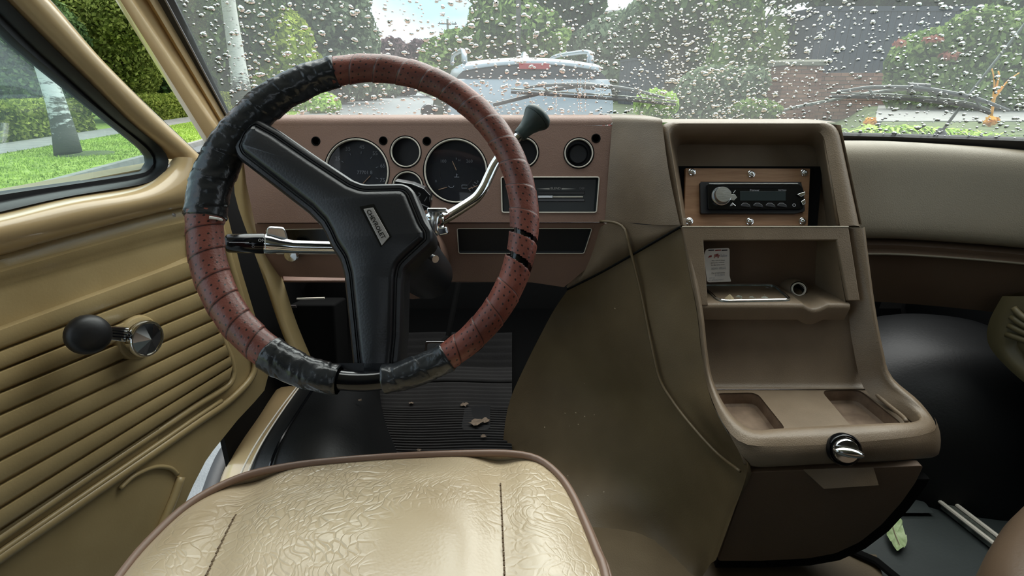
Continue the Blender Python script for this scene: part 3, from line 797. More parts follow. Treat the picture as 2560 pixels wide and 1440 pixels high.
# things under the dashboard: air duct box and brackets
ub = MB(); fr = Frame(PY(790, 860, 1.20), (1, 0, 0), (0, 0.2, 1)); ub.box(fr, -.06, .05, -.12, .10, -.1, 0); ub.build('air_duct', M['matte_black'], dash, smooth=0, bevel=.006)
ub = MB(); ub.box(Frame(PY(775, 747, 1.185), (1, 0.0, .03), (0, 0, 1)), -.032, .034, -.0018, .0018, -.004, 0); ub.build('duct_slot', M['bezel'], dash, smooth=0)
ub = MB(); ub.box(Frame(PY(727, 767, 1.185), (1, 0.0, .0), (0, 0, 1)), -.014, .012, -.003, .003, -.004, 0); ub.build('duct_slot', M['print_dark'], dash, smooth=0)
ub = MB(); ub.box(Frame(PY(697, 690, 1.06), (1, 0, 0), (-.35, 0, 1)), -.006, .008, -.03, .02, -.004, 0); ub.build('bracket', M['dash_brown'], dash, smooth=0)
# passenger side: padded upper panel, lip and lower panel
rows = []
xs = [PY(2100, 400, 1.0).x] + list(np.linspace(PY(2160, 400, 1.0).x, 1.10, 14))
def prow(y, z, bend=.0): return [Vector((x, y - (bend + .45) * max(0, x - .72) ** 2, z - .05 * max(0, x - .72))) for x in xs]
for y, z in ((1.16, .690), (1.10, .700), (1.05, .702), (1.028, .699), (1.012, .690), (1.002, .672), (.996, .64), (.986, .60), (.976, .565), (.972, .545), (.976, .534), (.990, .528), (1.02, .524)):
    rows.append(prow(y, z))
b = MB(); b.grid(rows); b.build('passenger_panel', M['dash_tan'], dash, smooth=180, sub=1, label='padded tan panel on the passenger side')
rows = [prow(y, z) for y, z in ((1.03, .525), (.995, .522), (.99, .516), (.992, .508), (.985, .505), (.980, .502), (.984, .497), (1.0, .494), (1.01, .44), (1.03, .385), (1.08, .375))]
b = MB(); b.grid(rows); b.build('lower_passenger_panel', M['bin_brown'], dash, smooth=50)
b = MB(); b.tube(prow(.979, .5015)[:-3], .0022, 8); b.build('trim_bead', M['dash_tan'], dash)
# ------------------------------------------------------------------ pedal
pd = thing('brake_pedal', PY(1085, 880, 1.14), 'worn metal edged pedal in the dark driver footwell', 'pedal')
fr = Frame(PY(1090, 872, 1.14), (1, 0, 0), (0, .75, .65))
b = MB(); b.plate(fr, rounded([(-.027, -.03), (.027, -.03), (.027, .02), (-.027, .02)], .006), (), -.006, 0); b.build('pedal_plate', M['chrome'], pd, smooth=0, bevel=.0015)
b = MB(); b.plate(fr, rounded([(-.021, -.03), (.021, -.03), (.021, .012), (-.021, .012)], .005), (), -.001, .004); b.build('pedal_pad', M['rubber'], pd, smooth=0, bevel=.001)
b = MB(); b.tube([fr.w(.0, 0, -.004), fr.w(.02, .05, -.05), fr.w(.05, .25, -.02), fr.w(.05, .34, .02)], .006, 8, flat=2); b.build('pedal_arm', M['matte_black'], pd)

# ================================================================== ENGINE COVER / CONSOLE
con = thing('engine_console', (0.42, 0.85, 0.0), 'brown centre console with radio recess, shelf and tray over the engine', 'console')
V = Vector
# front rim, left outer edge A (top to bottom) and the parallel raised bead B on the side
A = [PY(1656, 312, .981), PY(1672, 430, .935), PY(1700, 562, .895), PY(1722, 680, .865), PY(1742, 780, .835), PY(1752, 870, .81), PY(1764, 945, .785), PY(1782, 1010, .74), PY(1815, 1075, .69), PY(1850, 1130, .662), PY(1868, 1176, .648)]
# upper housing's left flank: from instrument panel's seam to the rim
SE = [IP.w(*ip(1530, 314)), PY(1521, 430, 1.036), PY(1512, 556, 1.018)]
xs_ = lambda a, b_, n: [a.lerp(b_, k / (n - 1)) for k in range(n)]
flank = MB()
AU = smooth_line(A[:3], 10); SU = smooth_line(SE, 10)
rows = []
for i in range(10):
    p, q = SU[i], AU[i]
    r_ = []
    for k in range(13):
        f = k / 12
        w = p.lerp(q, f)
        s = f * f * (3 - 2 * f)                 # flat beside the gauges, then turning towards the rim
        w = V((w.x, p.y + (q.y - p.y) * (s * .55 + f * .45), w.z))
        r_.append(w)
    rows.append(r_)
# roll over at the top
top = []
for dy, fz in ((.15, .9), (.05, 1.0), (.017, .97), (.0085, .84), (.0035, .62), (.0008, .32)):
    top.append([V((p.x, p.y + dy, p.z + (TOPZ - p.z) * fz)) for p in rows[0]])
rows = top + rows
flank.grid(rows)
flank.build('upper_flank', M['console_brown'], con, smooth=180)
# lower triangle of the upper piece, down to the dark joint line
tri = MB()
J = smooth_line([PY(1702, 566, .897), PY(1640, 602, .925), PY(1578, 638, .965), PY(1500, 682, 1.01), PY(1420, 722, 1.06)], 16)
U = smooth_line([PY(1700, 560, .895), PY(1610, 562, .95), PY(1512, 558, 1.018), PY(1470, 640, 1.04), PY(1416, 716, 1.062)], 16)
tri.grid([U, [p.lerp(q, .5) + V((0, -.002, 0)) for p, q in zip(U, J)], J, [p + V((.004, .02, .0)) for p in J]])
tri.build('lower_flank', M['console_brown'], con, smooth=180)
# top slab and front rim of the upper housing (rounded frame around the radio recess)
RF = Frame(PY(1880, 565, .895), (1, 0, 0), PY(1880, 300, .985) - PY(1880, 565, .895))
rp = lambda x, y, h=0.0: RF.px(x, y, h)
o_poly = rounded([rp(1645, 296), rp(2106, 298), rp(2162, 564), rp(1700, 564)], [.0, .02, .0, .0], 5)
i_poly = rounded([rp(1668, 312), rp(2072, 312), rp(2093, 410), rp(2118, 564.5), rp(1712, 564.5), rp(1690, 450)], [.012, .018, .0, .0, 0, 0], 4)
fb_ = MB(); fb_.plate(RF, o_poly, (), -.10, -.045)
# rim as a loft from outside over the rounded crest to the recess
def resample(poly, n, closed=False):
    pts = [V((p[0], p[1], 0)) for p in poly]
    return smooth_poly(pts, n)
def smooth_poly(pts, n):
    L = [0]
    for a, b_ in zip(pts, pts[1:]): L.append(L[-1] + (b_ - a).length)
    out = []; j = 0
    for k in range(n):
        s = L[-1] * k / (n - 1)
        while j < len(L) - 2 and L[j + 1] < s: j += 1
        t = (s - L[j]) / max(L[j + 1] - L[j], 1e-9); out.append(pts[j].lerp(pts[j + 1], t))
    return out
def corner_line(pts2, rad, n):
    """open polyline with rounded corners"""
    pts = [V((p[0], p[1])) for p in pts2]; out = [pts[0]]
    for i in range(1, len(pts) - 1):
        p = pts[i]; a = pts[i - 1] - p; b_ = pts[i + 1] - p; d = min(rad, a.length * .45, b_.length * .45)
        p0, p1 = p + a.normalized() * d, p + b_.normalized() * d
        for k in range(6):
            t = k / 5; out.append(p0 * (1 - t) ** 2 + p * 2 * t * (1 - t) + p1 * t * t)
    out.append(pts[-1])
    return [(q[0], q[1]) for q in smooth_poly([V((q.x, q.y, 0)) for q in out], n)]
NR = 90
def seg_line(pts2, rad):           # three stretches resampled alike so that the loft lines up
    return corner_line(pts2, rad, NR)
outl = seg_line([rp(1698, 563), rp(1648, 297), rp(2104, 299), rp(2162, 564)], .028)
cr1 = seg_line([rp(1704, 563), rp(1660, 302), rp(2094, 303), rp(2150, 564)], .026)
cr2 = seg_line([rp(1708, 563), rp(1667, 309), rp(2082, 309), rp(2134, 564)], .022)
inl = seg_line([rp(1712, 563), rp(1671, 315), rp(2074, 315), rp(2120, 564)], .020)
cr3 = seg_line([rp(1714, 563), rp(1674, 322), rp(2062, 322), rp(2106, 564)], .020)
bk0 = seg_line([rp(1716, 566, -.03), rp(1680, 345, -.03), rp(2052, 347, -.03), rp(2094, 566, -.03)], .018)
bk1 = seg_line([rp(1722, 580, -.075), rp(1690, 362, -.075), rp(2036, 364, -.075), rp(2068, 580, -.075)], .016)
rim = MB()
W = lambda line, h: [RF.w(a, b_, h) for a, b_ in line]
rows = [[p + V((0, .03, -.006)) for p in W(outl, -.02)], W(outl, -.012), W(cr1, -.003), W(cr2, .001), W(inl, -.001), W(cr3, -.006), W(bk0, -.03), W(bk1, -.075)]
rim.grid(rows)
rim.build('radio_surround', M['console_brown'], con, smooth=60)
# groove bead down the right jamb
for x0, y0, x1, y1, h0 in ((2075, 345, 2108, 562, -.008), (2063, 350, 2096, 562, -.012)):
    gb = MB(); gb.tube([RF.w(*rp(x0, y0, h0), h0), RF.w(*rp(x1, y1, h0), h0)], .0035, 8); gb.build('jamb_bead', M['console_brown'], con, smooth=180)
# back wall of the recess
bw = MB(); bw.plate(RF, [rp(1660, 340, -.07), rp(2070, 340, -.07), rp(2090, 585, -.07), rp(1690, 585, -.07)], (), -.078, -.072)
bw.build('recess_back', M['console_brown'], con, smooth=0)
hd_ = MB(); hd_.grid([[RF.w(*rp(x, y, h), h) for x in np.linspace(1690, 2040, 8)] for y, h in ((322, -.030), (334, -.034), (338, -.05), (346, -.07))])
hd_.build('recess_hood', M['console_brown'], con, smooth=60)
# yellow foam showing at the hood's edge
for x0, x1, y0 in ((1765, 1778, 331), (1893, 1930, 333)):
    fo = MB(); fo.tube([RF.w(*rp(x0 + (x1 - x0) * k / 5, y0 + .8 * math.sin(k * 2.1), -.028), -.028) for k in range(6)], [.0008, .0018, .0012, .0015, .0022, .0008], 6); fo.build('foam_scrap', M['foam'], con)
# top slab behind the rim
ZC = RF.w(*rp(1880, 298), -.012); ts = MB()
ts.grid([[V((x, y, z)) for x in np.linspace(PY(1648, 300, .99).x, PY(2098, 300, .99).x, 10)] for y, z in ((ZC.y + .002, ZC.z - .0005), (ZC.y + .02, ZC.z + .0005), (1.10, ZC.z), (1.235, TOPZ - .016))])
ts.build('console_top', M['console_brown'], con, smooth=180)
sd_ = MB()
sd_.grid([[V((RF.w(*rp(2104 + (2160 - 2104) * k / 5, 300 + 264 * k / 5)).x - .001, RF.w(*rp(2104, 300 + 264 * k / 5)).y + d_, RF.w(*rp(2104, 300 + 264 * k / 5)).z)) for k in (.25, 1, 2, 3, 4, 5)] for d_ in (0.004, .15)])
sd_.build('upper_side', M['console_brown'], con, smooth=0)
# ------------------------------------------------------------------ lower console
def rows_px(rows, n, m):
    """rows of (px, py, y) stations -> smooth n x m grid"""
    L = [smooth_line([PY(*p) if p[2] is not None else PZ(p[0], p[1], 0.0) for p in r], m) for r in rows]
    cols = [smooth_line([L[i][j] for i in range(len(L))], n) for j in range(m)]
    return [[cols[j][i] for j in range(m)] for i in range(n)]
cov = [
 [(1702, 567, .897), (1640, 603, .928), (1580, 638, .963), (1500, 684, 1.01), (1420, 724, 1.06)],
 [(1722, 680, .865), (1664, 698, .905), (1600, 720, .943), (1470, 775, 1.05), (1385, 775, 1.11)],
 [(1742, 780, .835), (1682, 790, .875), (1616, 805, .912), (1478, 860, 1.02), (1350, 840, 1.13)],
 [(1752, 870, .81), (1692, 874, .85), (1632, 880, .888), (1497, 930, .99), (1310, 920, 1.135)],
 [(1764, 945, .785), (1708, 948, .825), (1650, 950, .862), (1513, 990, .965), (1275, 1000, 1.12)],
 [(1782, 1010, .74), (1732, 1004, .79), (1680, 1000, .832), (1530, 1060, .925), (1260, 1080, 1.09)],
 [(1815, 1075, .69), (1772, 1066, .74), (1725, 1060, .785), (1555, 1150, .875), (1258, 1160, 1.045)],
 [(1850, 1130, .662), (1822, 1130, .695), (1790, 1130, .725), (1590, 1240, .825), (1290, 1270, None)],
 [(1868, 1178, .648), (1866, 1184, .652), (1858, 1190, .660), (1640, 1340, .778), (1400, 1400, None)],
 [(1830, 1290, .655), (1826, 1294, .66), (1815, 1300, .668), (1690, 1425, .72), (1500, 1500, None)],
 [(1790, 1400, .665), (1786, 1404, .668), (1778, 1408, .672), (1740, 1460, .69), (1640, 1560, None)]]
b = MB(); b.grid(rows_px(cov, 40, 26)); b.build('cover_side', M['cover_brown'], con, smooth=180)
# raised bead along the side
beadl = [(1500, 553, 1.012), (1535, 556, .993), (1558, 568, .978), (1567, 590, .966), (1577, 630, .956), (1602, 730, .931), (1632, 878, .880), (1650, 950, .854), (1680, 1001, .824), (1725, 1060, .777), (1790, 1131, .717), (1850, 1178, .657)]
b = MB(); b.tube(smooth_line([PY(*p) for p in beadl], 60), .0026, 8); b.build('side_bead', M['cover_brown'], con, smooth=180)
b = MB(); b.tube(smooth_line([p + V((-.002, -.004, 0)) for p in J], 24), .0022, 6); b.build('joint_gap', M['matte_black'], con)
# rim
st_ = [
 ((1700, 568, .897), (1705, 570, .890), (1718, 572, .894), (.012, .03, 0)),
 ((1722, 680, .867), (1729, 680, .858), (1740, 682, .863), (.012, .03, 0)),
 ((1742, 780, .837), (1749, 780, .828), (1758, 782, .834), (.006, .035, 0)),
 ((1752, 870, .812), (1759, 870, .802), (1768, 872, .81), (.003, .035, 0)),
 ((1762, 940, .787), (1771, 940, .776), (1780, 943, .785), (.002, .035, -.01)),
 ((1782, 1005, .742), (1796, 1003, .735), (1808, 1007, .742), (.002, .012, -.022)),
 ((1815, 1070, .69), (1832, 1056, .690), (1848, 1056, .70), (.002, .003, -.026)),
 ((1858, 1108, .66), (1874, 1082, .672), (1888, 1076, .684), (.001, .003, -.026)),
 ((1930, 1116, .652), (1935, 1087, .664), (1940, 1072, .679), (0, .003, -.026)),
 ((2080, 1110, .650), (2080, 1080, .664), (2080, 1064, .679), (0, .003, -.026)),
 ((2230, 1098, .655), (2226, 1071, .668), (2222, 1058, .681), (0, .003, -.026)),
 ((2312, 1086, .672), (2303, 1064, .684), (2288, 1054, .692), (-.002, .003, -.024)),
 ((2340, 1064, .70), (2322, 1044, .71), (2302, 1036, .715), (-.003, .003, -.02)),
 ((2300, 1005, .75), (2277, 997, .745), (2262, 1000, .75), (-.01, .006, -.02)),
 ((2228, 940, .80), (2219, 946, .79), (2206, 954, .796), (-.02, .01, -.02)),
 ((2207, 870, .82), (2200, 872, .81), (2186, 874, .816), (-.022, .026, 0)),
 ((2190, 780, .845), (2183, 780, .836), (2168, 782, .842), (-.018, .026, 0)),
 ((2176, 680, .875), (2170, 680, .865), (2150, 682, .871), (-.016, .028, 0)),
 ((2162, 568, .90), (2156, 570, .893), (2134, 572, .896), (-.014, .03, 0))]
O_ = smooth_line([PY(*s[0]) for s in st_], 80); C_ = smooth_line([PY(*s[1]) for s in st_], 80); I_ = smooth_line([PY(*s[2]) for s in st_], 80)
D_ = smooth_line([PY(*s[2]) + V(s[3]) for s in st_], 80)
b = MB(); b.grid([O_, [p.lerp(q, .55) + V((0, -.001, .0015)) for p, q in zip(O_, C_)], C_, [p.lerp(q, .6) for p, q in zip(C_, I_)], I_, [p.lerp(q, .3) for p, q in zip(I_, D_)], D_])
b.build('console_rim', M['console_brown'], con, smooth=180)
# right jamb channel: two upright beads inside the rim and the sheet behind them
j0 = [PY(2118, 575, .905), PY(2134, 690, .885), PY(2140, 790, .868), PY(2150, 880, .85), PY(2158, 925, .835)]
j1 = [PY(2140, 575, .900), PY(2156, 690, .880), PY(2166, 790, .856), PY(2180, 872, .832), PY(2188, 918, .82)]
J0, J1 = smooth_line(j0, 40), smooth_line(j1, 40)
b = MB(); b.grid([[p + V((-.002, .02, -.015)) for p in J0], J0, [p.lerp(q, .35) + V((.0, .002, .002)) for p, q in zip(J0, J1)], [p.lerp(q, .6) + V((0, .010, -.006)) for p, q in zip(J0, J1)], [p + V((0, .008, -.006)) for p in J1]])
b.build('right_jamb', M['console_brown'], con, smooth=180)
b = MB(); b.tube(smooth_line([PY(2160, 930, .832), PY(2168, 962, .815), PY(2210, 1003, .772), PY(2255, 1040, .728), PY(2266, 1054, .712)], 20), .0032, 8); b.build('tray_bead', M['console_brown'], con, smooth=180)
# front band below the rim
fb1 = [(1815, 1070, .69), (1858, 1108, .66), (1930, 1116, .652), (2080, 1110, .650), (2230, 1098, .655), (2312, 1086, .672), (2340, 1064, .70), (2335, 1040, .76)]
fb2 = [(1833, 1104, .672), (1862, 1130, .655), (1930, 1134, .647), (2080, 1127, .645), (2230, 1116, .650), (2322, 1104, .668), (2352, 1092, .70), (2350, 1070, .76)]
fb3 = [(1850, 1132, .661), (1874, 1158, .649), (1932, 1160, .646), (2080, 1152, .645), (2230, 1144, .650), (2322, 1134, .668), (2350, 1125, .70), (2350, 1105, .76)]
fb4 = [(1866, 1176, .650), (1890, 1178, .650), (1936, 1176, .651), (2080, 1168, .651), (2230, 1162, .656), (2316, 1156, .674), (2344, 1150, .70), (2344, 1130, .76)]
L_ = [smooth_line([PY(*p) for p in r], 30) for r in (fb1, fb2, fb3, fb4)]
L_.append([p + V((0, .03, .004)) for p in L_[-1]])
b = MB(); b.grid(L_); b.build('front_band', M['console_brown'], con, smooth=180, sub=1)
# bin with its door, handle lip and latch
BF = Frame(PY(1830, 1400, .672), (1, 0, 0), PY(1868, 1180, .652) - PY(1868, 1400, .672))
bp = lambda x, y, h=0.0: BF.px(x, y, h)
bpoly = [bp(x, y) for x, y in ((1872, 1181), (2310, 1164), (2290, 1206), (2255, 1256), (2205, 1312), (2150, 1356), (2090, 1384), (2020, 1397), (1900, 1403), (1794, 1403))]
b = MB(); b.plate(BF, rounded(bpoly, .006, 3), (), -.012, 0); bin_o = b.build('bin_door', M['bin_brown'], con, smooth=0, bevel=.003)
bpoly2 = [bp(x, y, -.02) for x, y in ((1860, 1200), (2318, 1190), (2303, 1215), (2268, 1263), (2216, 1320), (2158, 1364), (2094, 1393), (2020, 1406), (1900, 1411), (1786, 1411))]
b = MB(); b.plate(BF, bpoly2, (), -.10, -.014); b.build('bin_body', M['matte_black'], con, smooth=0)
hq = [bp(x, y) for x, y in ((2004, 1172), (2184, 1167), (2182, 1194), (2046, 1203))]
b = MB(); b.add([BF.w(*hq[0], 0), BF.w(*hq[1], 0), BF.w(*hq[2], .016), BF.w(*hq[3], .016), BF.w(*hq[2], 0), BF.w(*hq[3], 0)], [(0, 3, 2, 1), (3, 5, 4, 2), (0, 5, 3), (1, 2, 4), (0, 1, 4, 5)])
b.build('bin_handle', M['console_brown'], bin_o, smooth=0, bevel=.0012)
lo = PY(2110, 1124, .642); ld = V((-.15, -.92, .36)).normalized()
b = MB(); b.lathe(lo, ld, [(.023, -.006), (.0235, .002), (.0215, .005), (.019, .002)], 32, cap=False); lat_o = b.build('latch', M['gloss_black'], con, smooth=50)
b = MB(); b.lathe(lo, ld, [(.0185, -.002), (.0185, .006), (.016, .010), (.0001, .011)], 28, cap=False); b.build('latch_barrel', M['chrome'], lat_o, smooth=50)
lu = V((1, -.1, -.12)); lu = (lu - ld * lu.dot(ld)).normalized(); lv = ld.cross(lu)
b = MB(); b.loft([[lo + ld * h + lu * (w_ * math.cos(t)) + lv * (g_ * math.sin(t)) for t in [2 * math.pi * k / 16 for k in range(16)]] for h, w_, g_ in ((.008, .019, .008), (.016, .021, .007), (.021, .018, .0045), (.022, .012, .002))]); b.build('latch_grip', M['chrome'], lat_o, smooth=60)
# back panel below the shelf
b = MB()
b.grid([[PY(x0 + (x1 - x0) * k / 8, y, Y) for k in range(9)] for y, x0, x1, Y in ((772, 1740, 2150, .874), (800, 1744, 2150, .872), (870, 1755, 2156, .858), (930, 1764, 2165, .842), (955, 1768, 2172, .834), (966, 1768, 2190, .829), (972, 1760, 2200, .822))])
b.build('console_back_panel', M['console_brown'], con, smooth=180)
# tray with two wells
TZ = PY(1930, 974, .824).z
TF = Frame((0, 0, TZ), (1, 0, 0), (0, 1, 0))
tp = lambda x, y: tuple(PZ(x, y, TZ).xy)
to = [tp(x, y) for x, y in ((1765, 968), (2200, 966), (2310, 1068), (1860, 1090))]
w1 = rounded([tp(x, y) for x, y in ((1785, 983), (1892, 981), (1968, 1076), (1840, 1080))], .016, 4)
w2 = rounded([tp(x, y) for x, y in ((2052, 976), (2148, 973), (2262, 1064), (2130, 1068))], .016, 4)
b = MB(); b.plate(TF, to, [w1, w2], -.003, 0, back=False); b.build('tray_floor', M['console_brown'], con, smooth=0)
for w_ in (w1, w2):
    b = MB(); q = inset(w_, .004)
    n_ = len(w_)
    b.grid([[TF.w(p[0], p[1], 0) for p in w_], [TF.w(p[0], p[1], -.022) for p in w_ if 1], [TF.w(p[0], p[1], -.026) for p in q]], closed_u=True)
    b.f.append(tuple(range(len(b.v) - n_, len(b.v))))
    b.build('tray_well', simple('well_brown', srgb(140, 118, 98), .6, var=.35, vscale=22, col2=srgb(104, 84, 68), bump=.2, bscale=300) if 'well' not in M else M['well'], con, smooth=40)
    M['well'] = bpy.data.materials['well_brown']
# shelf unit ----------------------------------------------------------------
S0, S1 = PY(1930, 566, .893), PY(1930, 763, .846)
SF = Frame(S1, (1, 0, 0), S0 - S1)
sp = lambda x, y, h=0.0: SF.px(x, y, h)
so_ = [sp(x, y) for x, y in ((1703, 567), (2118, 567), (2147, 752), (2117, 752), (2088, 601), (1757, 602), (1769, 764), (1736, 764))]
b = MB(); b.plate(SF, so_, (), -.012, .004); b.build('shelf_frame', M['console_brown'], con, smooth=0, bevel=.002)
b = MB(); b.tube([SF.w(*sp(1704, 568), .003), SF.w(*sp(2118, 568), .003)], .0018, 6); b.build('frame_lip', M['dash_tan'], con)
SZ = PY(1900, 759, .845).z
bkY = .938
xl, xr_ = PY(1757, 680, .87).x, PY(2104, 680, .87).x
b = MB()
b.grid([[V((x, bkY + (.0 if z < .53 else -.005), z)) for x in np.linspace(xl - .02, xr_ + .02, 6)] for z in (SZ - .005, .50, .56)]); b.build('shelf_back', M['bin_brown'], con, smooth=0)
b = MB(); b.grid([[V((x, y, .556)) for x in (xl - .02, xr_ + .02)] for y in (.896, bkY)]); b.build('shelf_roof', M['bin_brown'], con, smooth=0)
for s_, (xt, xb_) in ((-1, (1757, 1769)), (1, (2088, 2117))):
    b = MB(); p0, p1 = SF.w(*sp(xt, 601), -.002), SF.w(*sp(xb_, 763), -.002)
    b.grid([[p0, p0 + V((-s_ * .006, .09, 0))], [p1, p1 + V((-s_ * .006, .10, 0))]]); b.build('shelf_side', M['console_brown'], con, smooth=0)
# shelf floor with the finger groove at the right, front lip
gx0, gx1 = PZ(2003, 756, SZ).x, PZ(2066, 756, SZ).x
xs2 = list(np.linspace(xl - .01, gx0, 10)) + list(np.linspace(gx0, gx1, 12))[1:] + list(np.linspace(gx1, xr_ + .01, 5))[1:]
def dip(x, d=.009): return -d * math.sin(math.pi * (x - gx0) / (gx1 - gx0)) if gx0 < x < gx1 else 0.0
b = MB(); b.grid([[V((x, y, SZ + dip(x, dd) + zz)) for x in xs2] for y, dd, zz in ((.872, .009, -.036), (.850, .009, -.032), (.842, .009, -.008), (.8435, .009, -.002), (.847, .009, 0), (.875, .008, 0), (.905, .006, 0), (bkY, .004, 0))])
b.build('shelf_floor', M['console_brown'], con, smooth=50)
# lighter socket in its rounded pod
so = PY(1997, 723, .905); sdv = (V((-.12, -.86, .50))).normalized()
b = MB(); b.lathe(so - sdv * .03, sdv, [(.030, -.01), (.024, .010), (.018, .026), (.0145, .0295)], 28, cap=False); pod_o = b.build('socket_pod', M['console_brown'], con, smooth=180)
b = MB(); b.lathe(so, sdv, [(.0098, -.03), (.0098, .0), (.0105, .0016), (.0122, .0016), (.0128, .0), (.0128, -.003)], 28, cap=False); b.build('socket_ring', M['bezel'], pod_o, smooth=60)
b = MB(); b.lathe(so, sdv, [(.0098, -.001), (.0096, -.028), (.0001, -.029)], 24, cap=False); b.build('socket_bore', M['matte_black'], pod_o, smooth=60)
for px_, py_ in ((2076, 660), (2062, 690)):
    b = MB(); b.lathe(PY(px_, py_, .92), (-.8, -.6, 0), [(.005, 0), (.004, .002), (.0001, .002)], 12); b.build('shelf_hole', M['matte_black'], con)

# ash tray bowl (lifts out of the shelf)
at_ = thing('ash_tray', PZ(1880, 745, SZ), 'stained metal ash tray bowl sunk in the console shelf under the white sticker', 'ash tray')
ar = rounded([tuple(PZ(x, y, SZ).xy) for x, y in ((1752, 713), (1936, 713), (1982, 753), (1796, 757))], [.012, .02, .014, .02], 5)
bi = inset(ar, .004); bl = inset(ar, .012)
b = MB(); Zf = Frame((0, 0, 0), (1, 0, 0), (0, 1, 0)); n_ = len(ar)
b.grid([[Zf.w(*p, SZ + .0005) for p in ar], [Zf.w(*p, SZ + .0035) for p in inset(ar, .0015)], [Zf.w(*p, SZ + .0035) for p in inset(ar, .003)], [Zf.w(*p, SZ + .001) for p in bi], [Zf.w(*p, SZ - .030) for p in bl]], closed_u=True)
b.f.append(tuple(range(len(b.v) - n_, len(b.v)))); b.build('bowl', M['galv'], at_, smooth=50)
b = MB(); b.tube([Zf.w(*p, SZ + .0028) for p in inset(ar, .002)], .0016, 6, closed=True); b.build('bowl_rim', M['chrome'], at_)
nt_ = thing('crumpled_note', PZ(1885, 748, SZ - .008), 'crumpled greenish banknote lying in the ash tray', 'banknote')
ctr = PZ(1888, 752, SZ)
nm = simple('banknote', srgb(214, 214, 200), .8, var=.5, vscale=90, col2=srgb(120, 132, 118))
rows = []
for i in range(8):
    rows.append([V((ctr.x - .032 + .064 * j / 13, ctr.y + .004 + .022 * i / 7, SZ - .012 + .010 * math.sin(i * 1.3 + j * .9) * math.sin(j * .7) + .006)) for j in range(14)])
b = MB(); b.grid(rows); b.build('note_sheet', nm, nt_, smooth=40, solid=.0005)
pc = thing('paper_scrap', PZ(1830, 750, SZ - .008), 'small brownish folded paper scrap beside the banknote in the ash tray', 'paper')
c0_ = PZ(1828, 752, SZ)
b = MB(); b.grid([[V((c0_.x - .012 + .026 * j / 4, c0_.y + .012 * i / 3, SZ - .010 + .012 * (1 - abs(j - 2) / 2) + .002 * i)) for j in range(5)] for i in range(4)]); b.build('scrap_sheet', simple('brown_paper', srgb(190, 170, 135), .8), pc, smooth=0, solid=.0005)

# service reminder sticker on the shelf's back wall
sk = thing('service_sticker', PY(1795, 665, .93), 'white oil change reminder sticker with red heading curling off the shelf back', 'sticker')
KT = PY(1795, 625, .90); KB = PY(1797, 704, .893)
KF = Frame(KB.lerp(KT, .5), (PY(1826, 665, .905) - PY(1768, 668, .892)), KT - KB)
kp = lambda x, y: KF.px(x, y)
ko = rounded([kp(1765, 622), kp(1824, 620), kp(1824, 690), kp(1828, 704), kp(1768, 706), kp(1760, 640)], [.006, .004, .001, .002, .005, .002], 4)
b = MB(); b.plate(KF, ko, (), -.0006, 0); sk_o = b.build('sticker_sheet', M['paper'], sk, smooth=0)
def kt(body, x, y, size, mat, **kw): return text('lettering', body, KF, *kp(x, y), size, M[mat], sk_o, h=.0008, **kw)
for x, c_ in ((1778, 'print_dark'), (1795, 'print_red'), (1811, 'print_dark')):
    p, q = kp(x - 7, 627), kp(x + 7, 624)
    b = MB(); b.plate(KF, [(p[0], p[1]), (q[0], p[1]), (q[0], q[1]), (p[0], q[1])], (), -.0001, .0007); b.build('printed_bar', M[c_], sk_o, smooth=0)
kt('jiffy', 1792, 639, .0082, 'print_red', bold=.0002); kt('lube', 1809, 639, .0082, 'print_grey')
p = kp(1774, 641); b = MB(); b.plate(KF, [(p[0] - .003, p[1] - .002), (p[0] + .004, p[1] - .001), (p[0] + .0035, p[1] + .002), (p[0] - .001, p[1] + .001)], (), -.0001, .0008); b.build('printed_arrow', M['print_red'], sk_o, smooth=0)
kt('Your next oil change', 1795, 651, .0032, 'print_dark'); kt('and service reminder', 1794, 656.5, .0032, 'print_dark'); kt('for this vehicle is due', 1794, 662, .0032, 'print_dark')
kt('00001 MILES', 1796, 671, .0056, 'print_grey')
kt('Day of next service', 1795, 682, .0034, 'print_dark'); kt('5/15/2023', 1799, 688, .0050, 'print_grey')
kt('VISIT US', 1779, 695, .0032, 'print_grey'); kt('NO APPOINTMENT', 1789, 700, .0036, 'print_grey')

# radio -----------------------------------------------------------------------
HP = -.050
wp = thing('radio_plate', RF.w(*rp(1868, 565, HP), HP), 'wooden radio mounting plate with six screws in the console recess', 'plate')
wq = [rp(x, y, HP) for x, y in ((1714, 420), (2026, 421), (2020, 564), (1710, 565))]
hq_ = [rp(x, y, HP) for x, y in ((1752, 455), (2004, 456), (2008, 531), (1755, 532))]
b = MB(); b.plate(RF, wq, [hq_], HP - .008, HP); b.build('plate_board', M['wood_plate'], wp, smooth=0, bevel=.0012)
b = MB(); b.plate(RF, [rp(x, y, HP - .012) for x, y in ((1692, 416), (2054, 417), (2042, 566), (1700, 566))], (), HP - .02, HP - .010); b.build('plate_backing', M['matte_black'], wp, smooth=0)
for x, y in ((1730, 430), (1878, 435), (2010, 432), (1723, 553), (1874, 554), (2006, 553)):
    o_ = RF.w(*rp(x, y, HP), HP)
    b = MB(); b.lathe(o_, RF.n, [(.0066, 0), (.0066, .0008), (.0055, .0012), (.005, .0032), (.0035, .0046), (.0018, .0050), (.0016, .0036), (.0001, .0036)], 20, cap=False)
    b.build('screw', M['chrome'], wp, smooth=50)
ra = thing('car_radio', RF.w(*rp(1880, 495, HP), HP), 'black car radio with round silver knob in the wooden plate', 'radio')
HR = HP + .012
rpx = lambda x, y, h=HR: RF.px(x, y, h)
rb = rounded([rp(x, y, HP + .006) for x, y in ((1750, 455), (2002, 455), (2010, 478), (2013, 528), (1990, 534), (1752, 534))], .003, 3)
